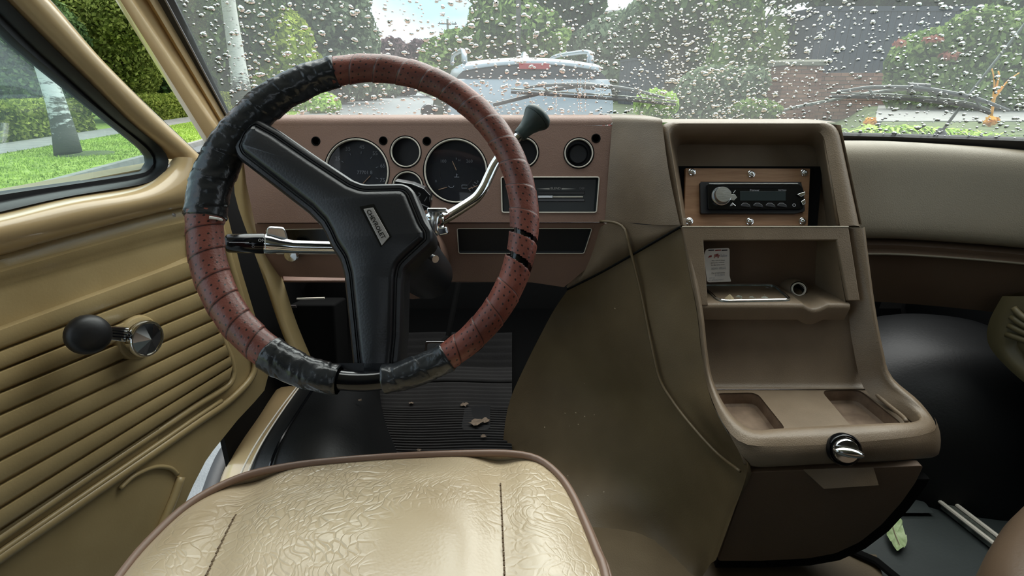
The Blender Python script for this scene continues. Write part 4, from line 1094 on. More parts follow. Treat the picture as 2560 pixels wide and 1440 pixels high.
b = MB(); b.plate(RF, rb, (), HP - .03, HP + .006); b.build('radio_body', M['black_plastic'], ra, smooth=0, bevel=.0015)
rf_ = rounded([rpx(x, y) for x, y in ((1769, 459), (1996, 459), (2008, 470), (2009, 522), (1771, 523))], .003, 3)
b = MB(); b.plate(RF, rf_, (), HP, HR); fa_o = b.build('face', M['gloss_black'], ra, smooth=0, bevel=.0012)
def rbox(name, pts, h0, h1, mat, bev=0.0004): bb = MB(); bb.plate(RF, [rpx(x, y, HR) for x, y in pts], (), HR + h0, HR + h1); return bb.build(name, mat, fa_o, smooth=0, bevel=bev)
rbox('disc_slot', [(1790, 464), (1962, 464), (1954, 471), (1800, 471)], -.001, .0004, M['matte_black'])
rbox('top_edge', [(1772, 458), (1994, 458), (1996, 461), (1772, 461)], -.001, .0012, M['brushed'])
dm = simple('radio_display', srgb(40, 48, 50), .12)
rbox('display', [(1850, 478), (1964, 478), (1964, 502), (1850, 502)], -.001, .0005, dm)
text('lettering', 'Pioneer', RF, *rpx(1886, 476), .0055, M['print_grey'], fa_o, h=HR + .0008)
text('lettering', 'MIXTRAX', RF, *rpx(1955, 476), .0035, M['print_grey'], fa_o, h=HR + .0008)
for i, x in enumerate((1862, 1893, 1924, 1953)):
    pts = [(x - 10, 514), (x - 6, 509), (x + 6, 509), (x + 14, 516), (x + 14, 519), (x - 10, 516)]
    rbox('button', pts, -.0005, .0012, M['black_plastic'])
    bb = MB(); bb.tube([RF.w(*rpx(a_, b__), HR + .0013) for a_, b__ in ((x - 10, 513), (x - 5, 508.5), (x + 4, 508.5), (x + 12, 514))], .0004, 5); bb.build('button_edge', M['print_grey'], fa_o)
for pts in ([(1822, 481), (1826, 476), (1829, 483)], [(1828, 508), (1834, 513), (1824, 516)]): rbox('button', pts, -.0005, .0008, M['print_grey'])
for (a_, b_, c_, d_2) in ((1832, 484, 1838, 476), (1830, 508, 1838, 515)): 
    bb = MB(); bb.tube([RF.w(*rpx(a_, b_), HR + .001), RF.w(*rpx(c_, d_2), HR + .001)], .0007, 5); bb.build('button_edge', M['brushed'], fa_o)
rbox('selector', [(1822, 486), (1836, 486), (1842, 494), (1834, 502), (1822, 500)], -.0005, .0018, M['brushed'])
kc = RF.w(*rpx(1802, 491), HR)
b = MB(); b.lathe(kc, RF.n, [(.0172, 0), (.0172, .003), (.016, .004), (.0152, .003)], 36, cap=False); b.build('knob_ring', M['chrome'], fa_o, smooth=60)
b = MB(); b.lathe(kc, RF.n, [(.0150, 0), (.0146, .010), (.0138, .0125), (.0125, .0125), (.0001, .0128)], 40, cap=False); b.build('knob', M['brushed'], fa_o, smooth=40)
for pts, h in (([(1990, 487), (2004, 482), (2011, 480), (2011, 488), (2000, 494)], .004), ([(2000, 505), (2010, 498), (2012, 510), (2005, 515)], .004)):
    rbox('release_catch', pts, -.001, h, M['chrome'], .001)
bb = MB(); bb.lathe(RF.w(*rpx(1985, 513), HR), RF.n, [(.003, 0), (.003, .0006), (.002, .0006), (.0018, -.002), (.0001, -.002)], 16, cap=False); bb.build('jack', M['print_grey'], fa_o)

# bare floor at the foot of the console
ft = MB()
ft.grid([[PZ(x, y, .004 + (.01 if 1460 < 0 else 0)) for x in np.linspace(x0, x1, 8)] for y, x0, x1 in ((1300, 1400, 1500), (1340, 1400, 1700), (1390, 1420, 2190), (1440, 1450, 2205), (1560, 1450, 2240))])
ft.build('floor_plate', M['cover_brown'], floor, smooth=0, solid=.003, label='tan dirty floor at the foot of the console')
ft = MB(); ft.tube([PZ(2120, 1372, .012), PZ(2190, 1402, .014), PZ(2260, 1460, .014)], .009, 8, flat=.5); ft.build('floor_plate', M['matte_black'], floor)
# ================================================================== STEERING COLUMN AND WHEEL
TILT = R(27)
WN = V((0.0, -math.cos(TILT), math.sin(TILT)))
WC = PT(912, 549, .622)
WF = Frame(WC, (1, 0, 0), (0, math.sin(TILT), math.cos(TILT)))
WR = .1845
wpx = lambda x, y, h=0.0: WF.px(x, y, h)
col = thing('steering_column', WC - WN * .40, 'black steering column with chrome gear lever and indicator stalk', 'steering column', kind='thing')
b = MB(); hubc = WF.w(*wpx(1015, 610, -.06), -.06)
c_off = WF.w(*wpx(955, 585, -.03), -.03)
b.lathe(c_off, -WN, [(.045, .0), (.050, .01), (.052, .04), (.051, .09), (.048, .12), (.046, .30), (.046, .36)], 36); b.build('column_shroud', M['black_plastic'], col, smooth=50)
# dark collar and its tan surround under the dash
b = MB(); b.lathe(PY(1012, 616, .93), -WN, [(.050, -.02), (.056, -.01), (.056, .10)], 36); b.build('column_collar', M['gloss_black'], col, smooth=50)
b = MB(); b.lathe(PY(1012, 626, .985), -WN, [(.058, .0), (.061, .004), (.067, .004), (.072, .03), (.085, .09)], 40, cap=False); b.build('column_surround', M['dash_brown'], col, smooth=60)
# gear indicator quadrant
QF = Frame(PY(1050, 490, .80), (1, 0, -.02), -(-WN * .15) + V((0, .1, 1)))
q = [QF.px(x, y) for x, y in ((985, 452), (1030, 460), (1060, 472), (1077, 490), (1076, 522), (1060, 528), (1000, 528))]
b = MB(); b.plate(QF, q, (), -.02, 0); b.build('gear_indicator', M['gloss_black'], col, smooth=0, bevel=.002)
text('lettering', '2', QF, *QF.px(1047, 489), .012, M['print_grey'], col, h=.0008, rot=R(-28)); text('lettering', '1', QF, *QF.px(1064, 498), .012, M['print_grey'], col, h=.0008, rot=R(-32))
b = MB(); b.tube([QF.w(*QF.px(1042, 504), .0008), QF.w(*QF.px(1072, 519), .0008)], .0006, 5); b.build('indicator_line', M['print_grey'], col)
# gear lever: chrome rod with a double bend, black knob
lev = [PT(1086, 558, .760), PT(1112, 545, .765), PT(1150, 522, .775), PT(1188, 496, .785), PT(1207, 472, .79), PT(1220, 445, .795), PT(1236, 412, .80), PT(1256, 384, .805), PT(1285, 352, .81), PT(1306, 332, .812)]
sl_ = smooth_line(lev, 40); b = MB(); b.tube(sl_, [.0082 - .0012 * k / 39 for k in range(40)], 12); gl_o = b.build('gear_lever', M['chrome'], col, smooth=180)
k0, k1 = PT(1298, 340, .81), PT(1344, 292, .815); kd_ = (k1 - k0); kl = kd_.length; kd_.normalize()
b = MB(); b.lathe(k0, kd_, [(.0095, 0), (.0105, .002), (.011, .010), (.0125, .018), (.0165, .028), (.0205, .035), (.0215, .0365), (.0205, .0372), (.0222, .0385), (.0225, .043), (.0195, .048), (.012, .0505), (.002, .051)], 32); b.build('gear_knob', simple('knob_green_black', srgb(52, 64, 62), .4), gl_o, smooth=50)
# chrome boss of the lever
bo = PT(1088, 552, .755)
b = MB(); b.tube([PT(1068, 560, .76), PT(1080, 556, .757), PT(1098, 556, .757), PT(1108, 556, .758)], [.013, .0155, .0155, .012], 16); b.build('lever_boss', M['chrome'], col, smooth=60)
b = MB(); fr = Frame(PT(1092, 526, .742), (1, 0, .0), (0, .3, 1)); b.box(fr, -.013, .014, -.0032, .0032, -.016, .006); b.build('lever_cap', M['chrome'], col, smooth=0, bevel=.002)
b = MB(); b.tube([PT(1090, 530, .744), PT(1086, 560, .745), PT(1088, 575, .748), PT(1098, 582, .75)], .0055, 10); b.build('lever_spring', M['brushed'], col, smooth=180)
b = MB(); fr = Frame(PT(1107, 577, .748), (1, 0, .2), (-.2, .2, 1)); b.box(fr, -.007, .007, -.006, .005, -.01, .004); b.build('lever_stop', M['chrome'], col, smooth=0, bevel=.0025)
# small bright tilt pin
b = MB(); b.tube([PT(1062, 632, .70), PT(1076, 641, .69), PT(1089, 648, .68)], [.0045, .0042, .005], 10); b.build('tilt_pin', M['chrome'], col, smooth=60)
# indicator stalk: chrome sleeve, black tip with printed switch
s0, s1, s2, s3, s4 = PT(840, 619, .735), PT(735, 617, .72), PT(700, 613, .715), PT(664, 609, .71), PT(566, 608, .695)
b = MB(); b.tube([s0, s1, s2, s2.lerp(s3, .6), s3], [.0085, .0088, .0105, .0132, .0138], 20, up=(0, -.3, 1)); ss_o = b.build('indicator_stalk', M['chrome'], col, smooth=60)
b = MB(); b.tube([s3, s3.lerp(s4, .04), s3.lerp(s4, .5), s3.lerp(s4, .95), s4], [.0125, .0135, .0128, .0122, .0108], 20, up=(0, -.3, 1)); b.build('stalk_tip', M['gloss_black'], ss_o, smooth=50)
axs = (s3 - s4).normalized(); tocam = (EYE - s4); tocam = (tocam - axs * tocam.dot(axs)).normalized()
KF2 = Frame(s4.lerp(s3, .5) + tocam * .0136, axs, tocam.cross(axs))
text('lettering', 'ON', KF2, .020, .004, .0055, M['print_white'], ss_o, h=.0008); text('lettering', 'OFF', KF2, .010, -.002, .0042, M['print_grey'], ss_o, h=.0008, rot=R(90))
b = MB(); b.tube([KF2.w(.024, -.008, .0), KF2.w(.024, .008, .0)], .0006, 5); b.build('stalk_mark', M['print_white'], ss_o)
b = MB(); b.tube([KF2.w(-.018, .001, .0), KF2.w(.005, .001, .0)], .0004, 5); b.build('stalk_mark', M['print_grey'], ss_o)
b = MB(); TFm = Frame(PT(690, 588, .712), axs, V((0, -.1, 1)))
b.plate(TFm, rounded([(-.014, -.012), (.016, -.014), (.011, .011), (-.010, .012)], .005, 4), (), -.003, .003); b.build('stalk_tab', M['brushed'], ss_o, smooth=0, bevel=.0015)

sw = thing('steering_wheel', WC - WN * .02, 'black two spoke steering wheel wrapped in red brown leather and black tape', 'steering wheel', kind='thing')
def rim_surf(a0, a1, rfun, na, nt_=28, cyl=False):
    rows = []; uvs = []
    for i in range(na + 1):
        a = a0 + (a1 - a0) * i / na
        er = WF.u * math.cos(a) + WF.v * math.sin(a)
        row = []
        for j in range(nt_ + 1):
            t = 2 * math.pi * j / nt_
            r = rfun(a, t)
            row.append(WC + er * (WR + r * math.cos(t)) + WN * (r * math.sin(t)))
        rows.append(row)
    return rows
D2 = R
b = MB(); rows = rim_surf(0, 2 * math.pi, lambda a, t: .0115, 120, 16); b.grid([r[:-1] for r in rows], closed_u=True); b.build('rim', M['gloss_black'], sw, smooth=180)
# leather wrap: helical overlapping turns with rows of holes (the holes sit in the material)
lm, nt, p, o = mat_new('perforated_leather')
uvn = N(nt, 'ShaderNodeUVMap'); uvn.uv_map = 'wrap'
sepx = N(nt, 'ShaderNodeSeparateXYZ'); nt.links.new(uvn.outputs[0], sepx.inputs[0])
def mth(op, a, b_=None, c_=None):
    n = N(nt, 'ShaderNodeMath', _operation=op)
    for i, x in enumerate((a, b_, c_)):
        if x is None: continue
        if isinstance(x, (int, float)): n.inputs[i].default_value = x
        else: nt.links.new(x, n.inputs[i])
    return n.outputs[0]
u, v_ = sepx.outputs['X'], sepx.outputs['Y']
fu = mth('FRACT', mth('MULTIPLY', u, 4.0)); fv = mth('FRACT', mth('ADD', mth('MULTIPLY', v_, 14.0), mth('MULTIPLY', mth('FLOOR', mth('MULTIPLY', u, 4.0)), 0.5)))
dd = mth('SQRT', mth('ADD', mth('POWER', mth('SUBTRACT', fu, .5), 2.0), mth('POWER', mth('SUBTRACT', fv, .5), 2.0)))
hole = mth('LESS_THAN', dd, .15)
fr1 = mth('FRACT', u); band = mth('MULTIPLY', mth('GREATER_THAN', fr1, .22), mth('LESS_THAN', fr1, .98))
hole = mth('MAXIMUM', mth('MULTIPLY', hole, band), mth('MULTIPLY', mth('LESS_THAN', fr1, .045), .8))
tc = N(nt, 'ShaderNodeTexCoord'); no = N(nt, 'ShaderNodeTexNoise', Scale=14.0, Detail=4.0); nt.links.new(tc.outputs['Object'], no.inputs['Vector'])
rpn = N(nt, 'ShaderNodeValToRGB'); rpn.color_ramp.elements[0].color = srgb(92, 48, 40); rpn.color_ramp.elements[1].color = srgb(126, 70, 58); rpn.color_ramp.elements[0].position = .35; rpn.color_ramp.elements[1].position = .65
nt.links.new(no.outputs['Fac'], rpn.inputs['Fac'])
mxn = N(nt, 'ShaderNodeMix', _data_type='RGBA'); nt.links.new(hole, mxn.inputs['Factor']); nt.links.new(rpn.outputs['Color'], mxn.inputs['A']); mxn.inputs['B'].default_value = srgb(30, 14, 12)
nt.links.new(mxn.outputs['Result'], p.inputs['Base Color']); p.inputs['Roughness'].default_value = .40
vb = N(nt, 'ShaderNodeTexVoronoi', Scale=420.0); nt.links.new(tc.outputs['Object'], vb.inputs['Vector'])
bpn = N(nt, 'ShaderNodeBump', Strength=.18, Distance=.0008); nt.links.new(vb.outputs['Distance'], bpn.inputs['Height']); nt.links.new(bpn.outputs['Normal'], p.inputs['Normal'])
PITCHW = .0300
def wrap(a0, a1, r_of, dirn, name, label, gaps=()):
    L = abs(a1 - a0) * WR; na = int(L / .00125); nt_ = 36
    verts, faces, uv = [], [], []
    for i in range(na + 1):
        a = a0 + (a1 - a0) * i / na
        er = WF.u * math.cos(a) + WF.v * math.sin(a)
        for j in range(nt_ + 1):
            t = 2 * math.pi * j / nt_
            s = a * WR / PITCHW + dirn * j / nt_
            f = s - math.floor(s)
            step = .0008 * f if f > .06 else .0008 * (1 - f / .06) - .0007 * math.sin(math.pi * f / .06)
            wob = .0006 * noise.noise(V((a * 9, t * 1.3, 3)))
            r = r_of(a) + step + wob
            q = WC + er * (WR + r * math.cos(t)) + WN * (r * math.sin(t))
            verts.append(q); uv.append((s, j / nt_))
    for i in range(na):
        for j in range(nt_):
            k = i * (nt_ + 1) + j
            s = uv[k][0]; a = a0 + (a1 - a0) * i / na
            if any(g0 <= math.floor(s) == g0 and g0 <= s < g0 + gw for g0, gw in gaps): continue
            faces.append((k, k + 1, k + nt_ + 2, k + nt_ + 1))
    off = root_loc(sw); me = bpy.data.meshes.new(name); me.from_pydata([q - off for q in verts], [], faces)
    ul = me.uv_layers.new(name='wrap')
    idx = np.empty(len(me.loops), dtype=np.int32); me.loops.foreach_get('vertex_index', idx)
    ul.data.foreach_set('uv', np.array(uv, dtype=np.float32)[idx].ravel())
    me.shade_smooth(); o_ = link_mesh(name, me, lm, sw); o_['label'] = label
    return o_
def rad_of(a):                       # wrapped rim thickness around the wheel
    d = math.degrees(a) % 360
    pts = [(0, .0178), (40, .0165), (70, .0165), (100, .0172), (120, .019), (150, .0215), (178, .0225), (182, .0205), (200, .0205), (235, .0195), (262, .0165), (280, .0160), (300, .0165), (330, .0172), (360, .0178)]
    for (x0, y0), (x1, y1) in zip(pts, pts[1:]):
        if x0 <= d <= x1: return y0 + (y1 - y0) * (d - x0) / (x1 - x0)
    return .018
EDG = dict(tapeA0=102, tapeA1=179.5, tapeB0=235.5, tapeB1=262.8, tapeC0=278.2, tapeC1=302)
g1 = math.floor(D2(0.5) * WR / PITCHW); 
wrap(D2(-60), D2(104), lambda a: rad_of(a % (2 * math.pi)) - .0012, -1, 'leather_wrap', 'perforated red brown leather wrap', gaps=((-1, .20), (-2, .24)))
wrap(D2(177), D2(238), lambda a: rad_of(a) - .0012, 1, 'leather_wrap', 'perforated red brown leather wrap')
tm = simple('black_tape', srgb(44, 46, 49), .24, var=.3, vscale=30, col2=srgb(29, 31, 33), bump=.5, bscale=55, bdist=.002)
def tape(d0, d1, ramp, name='tape_wrap'):
    def rf(a, t):
        d = math.degrees(a)
        e = min(d - d0, d1 - d)
        w = noise.noise(V((a * 7, math.cos(t) * 1.2, math.sin(t) * 1.2))) * .0014
        # creases run slantwise along the tape
        s = a * 10 + t * .8
        c1 = noise.ridged_multi_fractal(V((s * 1.6, math.cos(t) * 1.6 + a * 3, math.sin(t) * 1.6)), 1.0, 2.0, 3, 1.0, 2.0)
        lap = ((a * WR / .034 + t / (2 * math.pi)) % 1.0)
        return rad_of(a) + w + .0009 * (c1 - 1.0) + .0009 * lap - (.0010 if e < .3 else 0)
    rows = rim_surf(D2(d0), D2(d1), rf, int((d1 - d0) * 2.4), 44)
    bb = MB(); bb.grid([r[:-1] for r in rows], closed_u=True)
    o_ = bb.build(name, tm, sw, smooth=50, label='wrinkled black tape'); return o_
tape(EDG['tapeA0'], EDG['tapeA1'], 1); tape(EDG['tapeB0'], EDG['tapeB1'], 1); tape(EDG['tapeC0'], EDG['tapeC1'], 1)
# spoke pad
PO = .006
pad = [(650, 300), (700, 326), (790, 388), (880, 447), (908, 458), (1005, 456), (1022, 463), (1035, 477), (1066, 552), (1081, 574), (1083, 606), (1030, 655), (1013, 672), (1009, 690), (998, 841), (990, 915), (986, 930), (872, 930), (869, 913), (858, 690), (847, 650), (825, 617), (811, 585), (798, 562), (769, 532), (700, 478), (600, 400), (590, 372), (606, 334), (630, 308)]
pd2 = rounded([wpx(x, y, PO) for x, y in pad], [.004, .0, 0, .0, .006, .006, .003, .003, .003, .004, .006, .006, .006, .004, 0, 0, .002, .002, 0, .004, .004, .004, 0, 0, 0, 0, .006, .004, .004, .004], 4)
def shell(poly, levels, name, mat, parent, smooth=40):
    """levels: (inset, height) pairs from the outside in; closes with a cap"""
    bb = MB(); n_ = len(poly)
    def low(p): t_ = min(max((-p[1] - .085) / .06, 0), 1); u_ = min(max((-p[0] - .085) / .05, 0), 1); return -.016 * t_ * t_ * (3 - 2 * t_) + .009 * u_ * u_ * (3 - 2 * u_)   # the lower spoke sinks behind the rim
    bb.grid([[WF.w(p[0], p[1], h + low(p)) for p in (inset(poly, d) if d else poly)] for d, h in levels], closed_u=True)
    cap = inset(poly, levels[-1][0]); h = levels[-1][1]
    base = len(bb.v) - n_
    tris = geometry.tessellate_polygon([[V((p[0], p[1], 0)) for p in cap]])
    for t in tris: bb.f.append(tuple(base + i for i in t))
    return bb.build(name, mat, parent, smooth=smooth)
shell(pd2, [(0, -.034), (0, -.002), (.0008, .003), (.003, .0055), (.0068, .006), (.0072, .0035), (.008, .0035)], 'spoke_pad', M['wheel_black'], sw); sp_o = bpy.data.objects['spoke_pad']
pin = inset(pd2, .0078)
shell(pin, [(0, .0032), (0, .0055), (.0006, .0062), (.0016, .0062), (.0018, .0040), (.0026, .0040), (.0028, .0075), (.0045, .0105), (.0085, .0122)], 'pad_cover', M['wheel_black'], sp_o)
# badge
bq = [wpx(x, y, .0122) for x, y in ((899, 517), (935, 510), (979, 592), (952, 618))]
b = MB(); b.plate(WF, bq, (), .0108, .0128); b.build('badge_recess', M['gloss_black'], sw, smooth=0)
bi_ = [wpx(x, y, .0128) for x, y in ((909, 523), (933, 519), (974, 592), (955, 614))]
bm_ = simple('badge_silver', srgb(176, 170, 168), .35, metal=.6)
b = MB(); b.plate(WF, bi_, (), .0126, .0136); bdg_o = b.build('badge', bm_, sw, smooth=0, bevel=.0004)
pa, pb = V(wpx(921, 525, .0136)), V(wpx(963, 600, .0136)); bd_ = pb - pa
text('lettering', 'CHEVROLET', WF, *((pa + pb) / 2 + V((-.0012, .0008))), .0068, M['gloss_black'], bdg_o, h=.0142, rot=math.atan2(bd_.y, bd_.x), bold=.0001)
# hub collar behind the pad joining wheel and column
b = MB(); b.lathe(WF.w(*wpx(960, 575, -.03), -.03), -WN, [(.045, -.012), (.05, 0), (.05, .03), (.044, .05)], 32); b.build('hub', M['black_plastic'], sw, smooth=50)
# bare metal clips where leather and tape meet at the left
for a_ in (180.5,):
    er = WF.u * math.cos(D2(a_)) + WF.v * math.sin(D2(a_))
    b = MB(); b.tube([WC + er * (WR - .0215) + WN * .004, WC + er * (WR - .0195) + WN * .012, WC + er * (WR - .014) + WN * .0165], .0016, 6); b.build('loose_edge', M['print_white'], sw)

# ================================================================== SEATS
seat = thing('driver_seat', (-.09, .25, .0), 'tan vinyl driver seat cushion with brown piping in front of the steering wheel', 'seat')
sm, nt, p, o = mat_new('seat_vinyl')
tc = N(nt, 'ShaderNodeTexCoord')
no = N(nt, 'ShaderNodeTexNoise', Scale=6.0, Detail=3.0); nt.links.new(tc.outputs['Object'], no.inputs['Vector'])
rpn = N(nt, 'ShaderNodeValToRGB'); rpn.color_ramp.elements[0].color = srgb(176, 155, 124); rpn.color_ramp.elements[1].color = srgb(196, 178, 148); rpn.color_ramp.elements[0].position = .3; rpn.color_ramp.elements[1].position = .7
nt.links.new(no.outputs['Fac'], rpn.inputs['Fac']); nt.links.new(rpn.outputs['Color'], p.inputs['Base Color'])
p.inputs['Roughness'].default_value = .36; p.inputs['Specular IOR Level'].default_value = .6; p.inputs['Coat Weight'].default_value = .7; p.inputs['Coat Roughness'].default_value = .24
# wrinkles: warped cell edges and fine grain
nw = N(nt, 'ShaderNodeTexNoise', Scale=9.0, Detail=3.0); nt.links.new(tc.outputs['Object'], nw.inputs['Vector'])
va = N(nt, 'ShaderNodeVectorMath', _operation='MULTIPLY_ADD'); nt.links.new(nw.outputs['Color'], va.inputs[0]); va.inputs[1].default_value = (.16, .05, .1); nt.links.new(tc.outputs['Object'], va.inputs[2])
mp = N(nt, 'ShaderNodeMapping', Scale=(135, 75, 55)); nt.links.new(va.outputs[0], mp.inputs['Vector'])
v1 = N(nt, 'ShaderNodeTexVoronoi', _feature='DISTANCE_TO_EDGE', Scale=1.0); nt.links.new(mp.outputs[0], v1.inputs['Vector'])
r1 = N(nt, 'ShaderNodeMapRange'); r1.inputs['From Max'].default_value = .16; nt.links.new(v1.outputs['Distance'], r1.inputs['Value'])
ms = N(nt, 'ShaderNodeTexNoise', Scale=5.0, Detail=2.0); nt.links.new(tc.outputs['Object'], ms.inputs['Vector'])
r2 = N(nt, 'ShaderNodeMapRange'); r2.inputs['From Min'].default_value = .42; r2.inputs['From Max'].default_value = .6; nt.links.new(ms.outputs['Fac'], r2.inputs['Value'])
b1 = N(nt, 'ShaderNodeBump', Distance=.0016); nt.links.new(r1.outputs[0], b1.inputs['Height']); 
mm = N(nt, 'ShaderNodeMath', _operation='MULTIPLY'); nt.links.new(r2.outputs[0], mm.inputs[0]); mm.inputs[1].default_value = .55; nt.links.new(mm.outputs[0], b1.inputs['Strength'])
v2 = N(nt, 'ShaderNodeTexVoronoi', Scale=330.0); nt.links.new(tc.outputs['Object'], v2.inputs['Vector'])
b2 = N(nt, 'ShaderNodeBump', Strength=.12, Distance=.001); nt.links.new(v2.outputs['Distance'], b2.inputs['Height']); nt.links.new(b1.outputs[0], b2.inputs['Normal']); nt.links.new(b2.outputs[0], p.inputs['Normal']); nt.links.new(b2.outputs[0], p.inputs['Coat Normal'])
SZT = .395
rim_px = [(150, 1660), (305, 1440), (380, 1350), (480, 1260), (600, 1198), (720, 1170), (860, 1154), (1020, 1143), (1180, 1137), (1280, 1138), (1345, 1152), (1395, 1190), (1430, 1240), (1462, 1310), (1490, 1380), (1512, 1440), (1560, 1700)]
edge3 = smooth_line([PZ(x, y, SZT) for x, y in rim_px], 80)
# left and right halves meet along the cushion's middle; rows run from the piping to the middle line
cx = (edge3[0].x + edge3[-1].x) / 2
nE = len(edge3)
ctr_line = []
for k, q in enumerate(edge3):
    ctr_line.append(V((q.x * .12 + cx * .88, min(q.y, .50) * .25 - .10, SZT)))
top_rows = []
for i, f in enumerate((0, .02, .05, .09, .14, .2, .28, .38, .5, .62, .75, .88, 1.0)):
    row = []
    for q, c_ in zip(edge3, ctr_line):
        w = q.lerp(c_, f)
        dome = .034 * (1 - (1 - min(1, f / .55)) ** 2.6)
        # seams: grooves along the two stitch lines are pressed below
        row.append(V((w.x, w.y, SZT + dome)))
    top_rows.append(row)
def seam_groove(w):
    for sx in SEAMX:
        t = (w.y - .0) / .5
        x = sx[0] + (sx[1] - sx[0]) * t
        d = abs(w.x - x)
        w.z -= .010 * math.exp(-(d / .024) ** 2)
    return w
sA, sB = PZ(560, 1290, SZT + .03), PZ(500, 1440, SZT + .03)
tA, tB = PZ(1252, 1200, SZT + .03), PZ(1262, 1440, SZT + .03)
def at_t(a, b_): # x at y = 0 and y = .5 along a seam
    m_ = (b_.x - a.x) / (b_.y - a.y); return (a.x - m_ * a.y, a.x + m_ * (.5 - a.y))
SEAMX = [at_t(sA, sB), at_t(tA, tB)]
b = MB(); fine = []
for r0, r1_ in zip(top_rows, top_rows[1:]):
    for k in range(3): fine.append([p.lerp(q, k / 3) for p, q in zip(r0, r1_)])
fine.append(top_rows[-1])
fine = [[seam_groove(w.copy()) for w in r] for r in fine]
b.grid(fine)
b.build('cushion', sm, seat, smooth=180, sub=1)
side = [edge3, [p + V((p.x - cx, (p.y - .2) * .6, 0)).normalized() * .012 + V((0, 0, -.035)) for p in edge3], [p + V((p.x - cx, (p.y - .2) * .6, 0)).normalized() * .008 + V((0, 0, -.09)) for p in edge3], [p + V((0, 0, -.135)) for p in edge3], [p.lerp(c_, .4) + V((0, 0, -.14)) for p, c_ in zip(edge3, ctr_line)]]
b = MB(); b.grid(side); b.build('cushion_side', sm, seat, smooth=180)
pm_ = simple('seat_piping', srgb(124, 98, 82), .4)
b = MB(); b.tube([p + V((0, 0, .002)) for p in edge3], .0042, 10); b.build('piping', pm_, seat, smooth=180)
b = MB(); b.tube([p + V((p.x - cx, (p.y - .2) * .6, 0)).normalized() * .006 + V((0, 0, -.006)) for p in edge3], .0026, 8); b.build('piping', pm_, seat, smooth=180)
# stitches along both seams
dgx = [(p.copy()) for r in fine for p in r]
def top_z(x, y):
    best = min(dgx, key=lambda p: (p.x - x) ** 2 + (p.y - y) ** 2); return best.z
stm = simple('seam_thread', srgb(96, 76, 52), .7)
for sx, (y0, y1) in zip(SEAMX, ((.02, .425), (.02, .47))):
    n_ = int((y1 - y0) / .0052); b = MB()
    for k in range(n_):
        y = y0 + .0052 * k; x = sx[0] + (sx[1] - sx[0]) * (y / .5)
        z = top_z(x, y) + .0006
        b.tube([V((x, y, z)), V((x, y + .0036, z))], .0009, 5)
    b.build('seam_stitching', stm, seat, smooth=0, kind='stuff')
# pedestal under the cushion
b = MB(); b.loft([[V((cx + sx * w, y, z)) for sx, y in ((-1, -.12), (1, -.12), (1, .33), (-1, .33))] for z, w in ((.0, .17), (.26, .19))]); b.build('seat_base', M['matte_black'], seat, smooth=0)

ps = thing('passenger_seat', (.80, .20, 0), 'brown corner of the passenger seat at the lower right edge', 'seat')
pe = [PZ(2680, 1150, .30), PZ(2560, 1245, .30), PZ(2510, 1310, .30), PZ(2482, 1360, .30), PZ(2474, 1400, .30), PZ(2480, 1450, .30), PZ(2520, 1600, .30)]
PE = smooth_line(pe, 30); pc_ = V((.95, .15, .34))
b = MB(); b.grid([[p.lerp(pc_, .3) + V((0, 0, -.16)) for p in PE], [p + V((.004, -.004, -.13)) for p in PE], [p + V((-.006, .004, -.06)) for p in PE], PE, [p.lerp(pc_, .06) + V((0, 0, .018)) for p in PE], [p.lerp(pc_, .3) + V((0, 0, .04)) for p in PE], [p.lerp(pc_, .99) + V((0, 0, .045)) for p in PE]])
b.build('cushion', simple('passenger_vinyl', srgb(88, 70, 54), .45, bump=.15, bscale=250), ps, smooth=180, sub=1)
b = MB(); b.loft([[V((.92 + sx * .10, y, z)) for sx, y in ((-1, -.1), (1, -.1), (1, .25), (-1, .25))] for z in (.0, .20)]); b.build('seat_base', M['matte_black'], ps, smooth=0)

# right door panel corner, deep in the shade
rd = MB()
RD = Frame(PY(2500, 900, .92), (-.25, 1, 0), (0, 0, 1))
def rdp(x, y, h=0.0): return PP(x, y, RD.o + RD.n * h, RD.n)
rn = -RD.n if RD.n.x > 0 else RD.n
rows = []
for d_, h in ((0, -.02), (6, 0.0), (30, .004), (60, .004), (75, -.004), (100, -.004), (112, .004), (150, .005)):
    L = [(2640 + d_ * .2, 1010 - d_ * .5), (2560 + d_ * .1, 960 - d_ * .6), (2490 + d_ * .5, 895 - d_ * .35), (2462 + d_, 850 - d_ * .1), (2468 + d_, 800), (2500 + d_, 740)]
    rows.append(smooth_line([PP(x, y, RD.o, RD.n) + rn * h for x, y in L], 26))
rows.append([p + V((.16, .03, .02)) for p in rows[-1]]); rows.insert(0, [p + V((.10, .04, 0)) for p in rows[0]])
rd.grid(rows); rdo = thing('door_2', (1.02, .9, 0), 'dark corner of the ribbed passenger door', 'door', kind='structure')
M['door_tan_shaded'] = simple('door_tan_shaded', srgb(104, 92, 62), .5)  # shade on the far door put into a darker tan
rd.build('ribbed_panel', M['door_tan_shaded'], rdo, smooth=60)
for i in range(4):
    b = MB(); b.tube(smooth_line([PP(x, y, RD.o, RD.n) + rn * .004 for x, y in ((2520 + i * 6, 835 - i * 22), (2570, 852 - i * 18), (2660, 890 - i * 16))], 10), .006, 8); b.build('rib', M['door_tan_shaded'], rdo, smooth=180)

